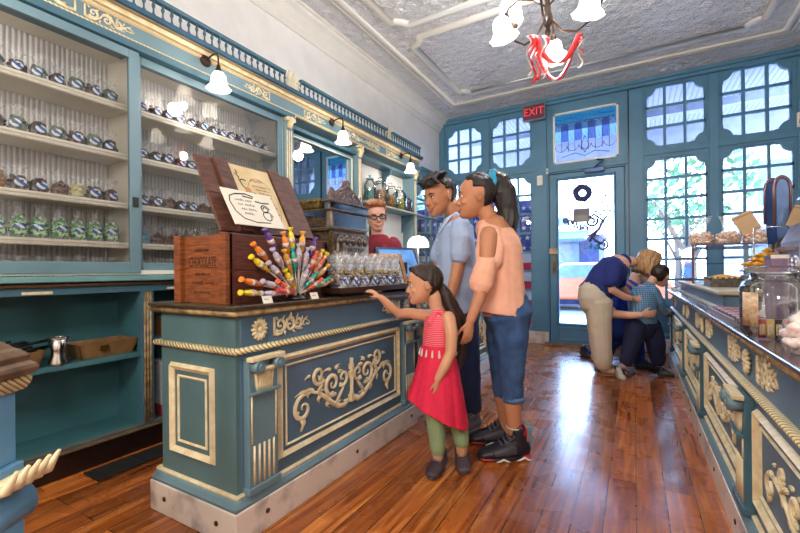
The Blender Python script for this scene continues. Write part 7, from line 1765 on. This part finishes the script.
LAMPS_AND_FILLS = [((-.5, 2.94, 2.45), 30, (1, .94, .86)), ((-.5, 2.94, 3.05), 50, (.93, .95, 1)), ((-.4, -.9, 3.05), 45, (1, .95, .9)), ((-.4, -.9, 2.4), 70, (1, .93, .84)), ((.6, -.6, 1.7), 36, (1, .94, .88)), ((-1.2, -.8, 2.0), 62, (1, .9, .8))]+[((-2.28, y, 2.24), 8, (1, .9, .8)) for y in (.42, 1.76, 3.1, 4.45)]  # chandelier and wall-lamp bulbs, plus two added fills without a fixture near the camera
# ------------------------------------------------------------------ camera, sky, lamps, fill lights
cd = bpy.data.cameras.new('camera'); cam = bpy.data.objects.new('camera', cd); COL.objects.link(cam)
cd.sensor_fit = 'HORIZONTAL'; cd.sensor_width = 36; cd.lens = 36*407.6/800; cd.shift_y = 4.7/800; cd.clip_start = .02
fwd = V((-.497879, .867246, 0)); rt = V((.867206, .497856, -.009599)); up = rt.cross(fwd)
M3 = Matrix((rt, up, -fwd)).transposed()
cam.matrix_world = Matrix.Translation((0, 0, 1.05)) @ M3.to_4x4()
SC.camera = cam
wd = bpy.data.worlds.new('sky'); SC.world = wd; wd.use_nodes = True; nt = wd.node_tree; nt.nodes.clear()
o = nt.nodes.new('ShaderNodeOutputWorld'); b = nt.nodes.new('ShaderNodeBackground'); b.inputs[1].default_value = SKY
tc = nt.nodes.new('ShaderNodeTexCoord'); sp = nt.nodes.new('ShaderNodeSeparateXYZ'); nt.links.new(tc.outputs['Generated'], sp.inputs[0])
rp = nt.nodes.new('ShaderNodeValToRGB'); rp.color_ramp.elements[0].position = .0; rp.color_ramp.elements[0].color = (.55, .72, 1, 1); rp.color_ramp.elements[1].position = .6; rp.color_ramp.elements[1].color = (.3, .52, 1, 1)
nt.links.new(sp.outputs[2], rp.inputs[0]); nt.links.new(rp.outputs[0], b.inputs[0]); nt.links.new(b.outputs[0], o.inputs[0])
def lamp(name, typ, loc, col, en, size=.1, rot=None, **k):
    l = bpy.data.lights.new(name, typ); l.color = col; l.energy = en
    if typ == 'POINT' or typ == 'SPOT': l.shadow_soft_size = size
    if typ == 'AREA': l.shape = 'DISK'; l.size = size
    for a, v in k.items(): setattr(l, a, v)
    ob = bpy.data.objects.new(name, l); COL.objects.link(ob); ob.location = loc
    if rot: ob.rotation_euler = rot
    return ob
WARM = (1, .8, .6)
for p in LAMPS_AND_FILLS: lamp('bulb_or_fill_light', 'POINT', p[0], p[2] if len(p) > 2 else WARM, p[1], .05)
s = lamp('sun', 'SUN', (0, 12, 10), (1, .96, .9), SUN, rot=(radians(-38), radians(25), 0)); s.data.angle = .01
for x, w_ in ((-.57, .7), (-1.57, .6), (-2.3, .6), (.46, .64), (1.22, .64)):
    pa = lamp('window_portal', 'AREA', (x, YB+.14, 1.7), (1, 1, 1), 1, rot=(-pi/2, 0, 0)); pa.data.shape = 'RECTANGLE'; pa.data.size = w_; pa.data.size_y = 3.3
    pa.data.cycles.is_portal = True
SC.view_settings.view_transform = 'Standard'; SC.view_settings.look = 'None'; SC.view_settings.exposure = EXPO; SC.view_settings.gamma = 1
SC.view_settings.use_curve_mapping = False
cy_ = SC.cycles; cy_.use_denoising = True; cy_.max_bounces = 8; cy_.diffuse_bounces = 4; cy_.glossy_bounces = 4; cy_.transparent_max_bounces = 24; cy_.transmission_bounces = 4
cy_.caustics_reflective = False; cy_.caustics_refractive = False; cy_.sample_clamp_indirect = 6
bpy.data.scenes.remove(WS)
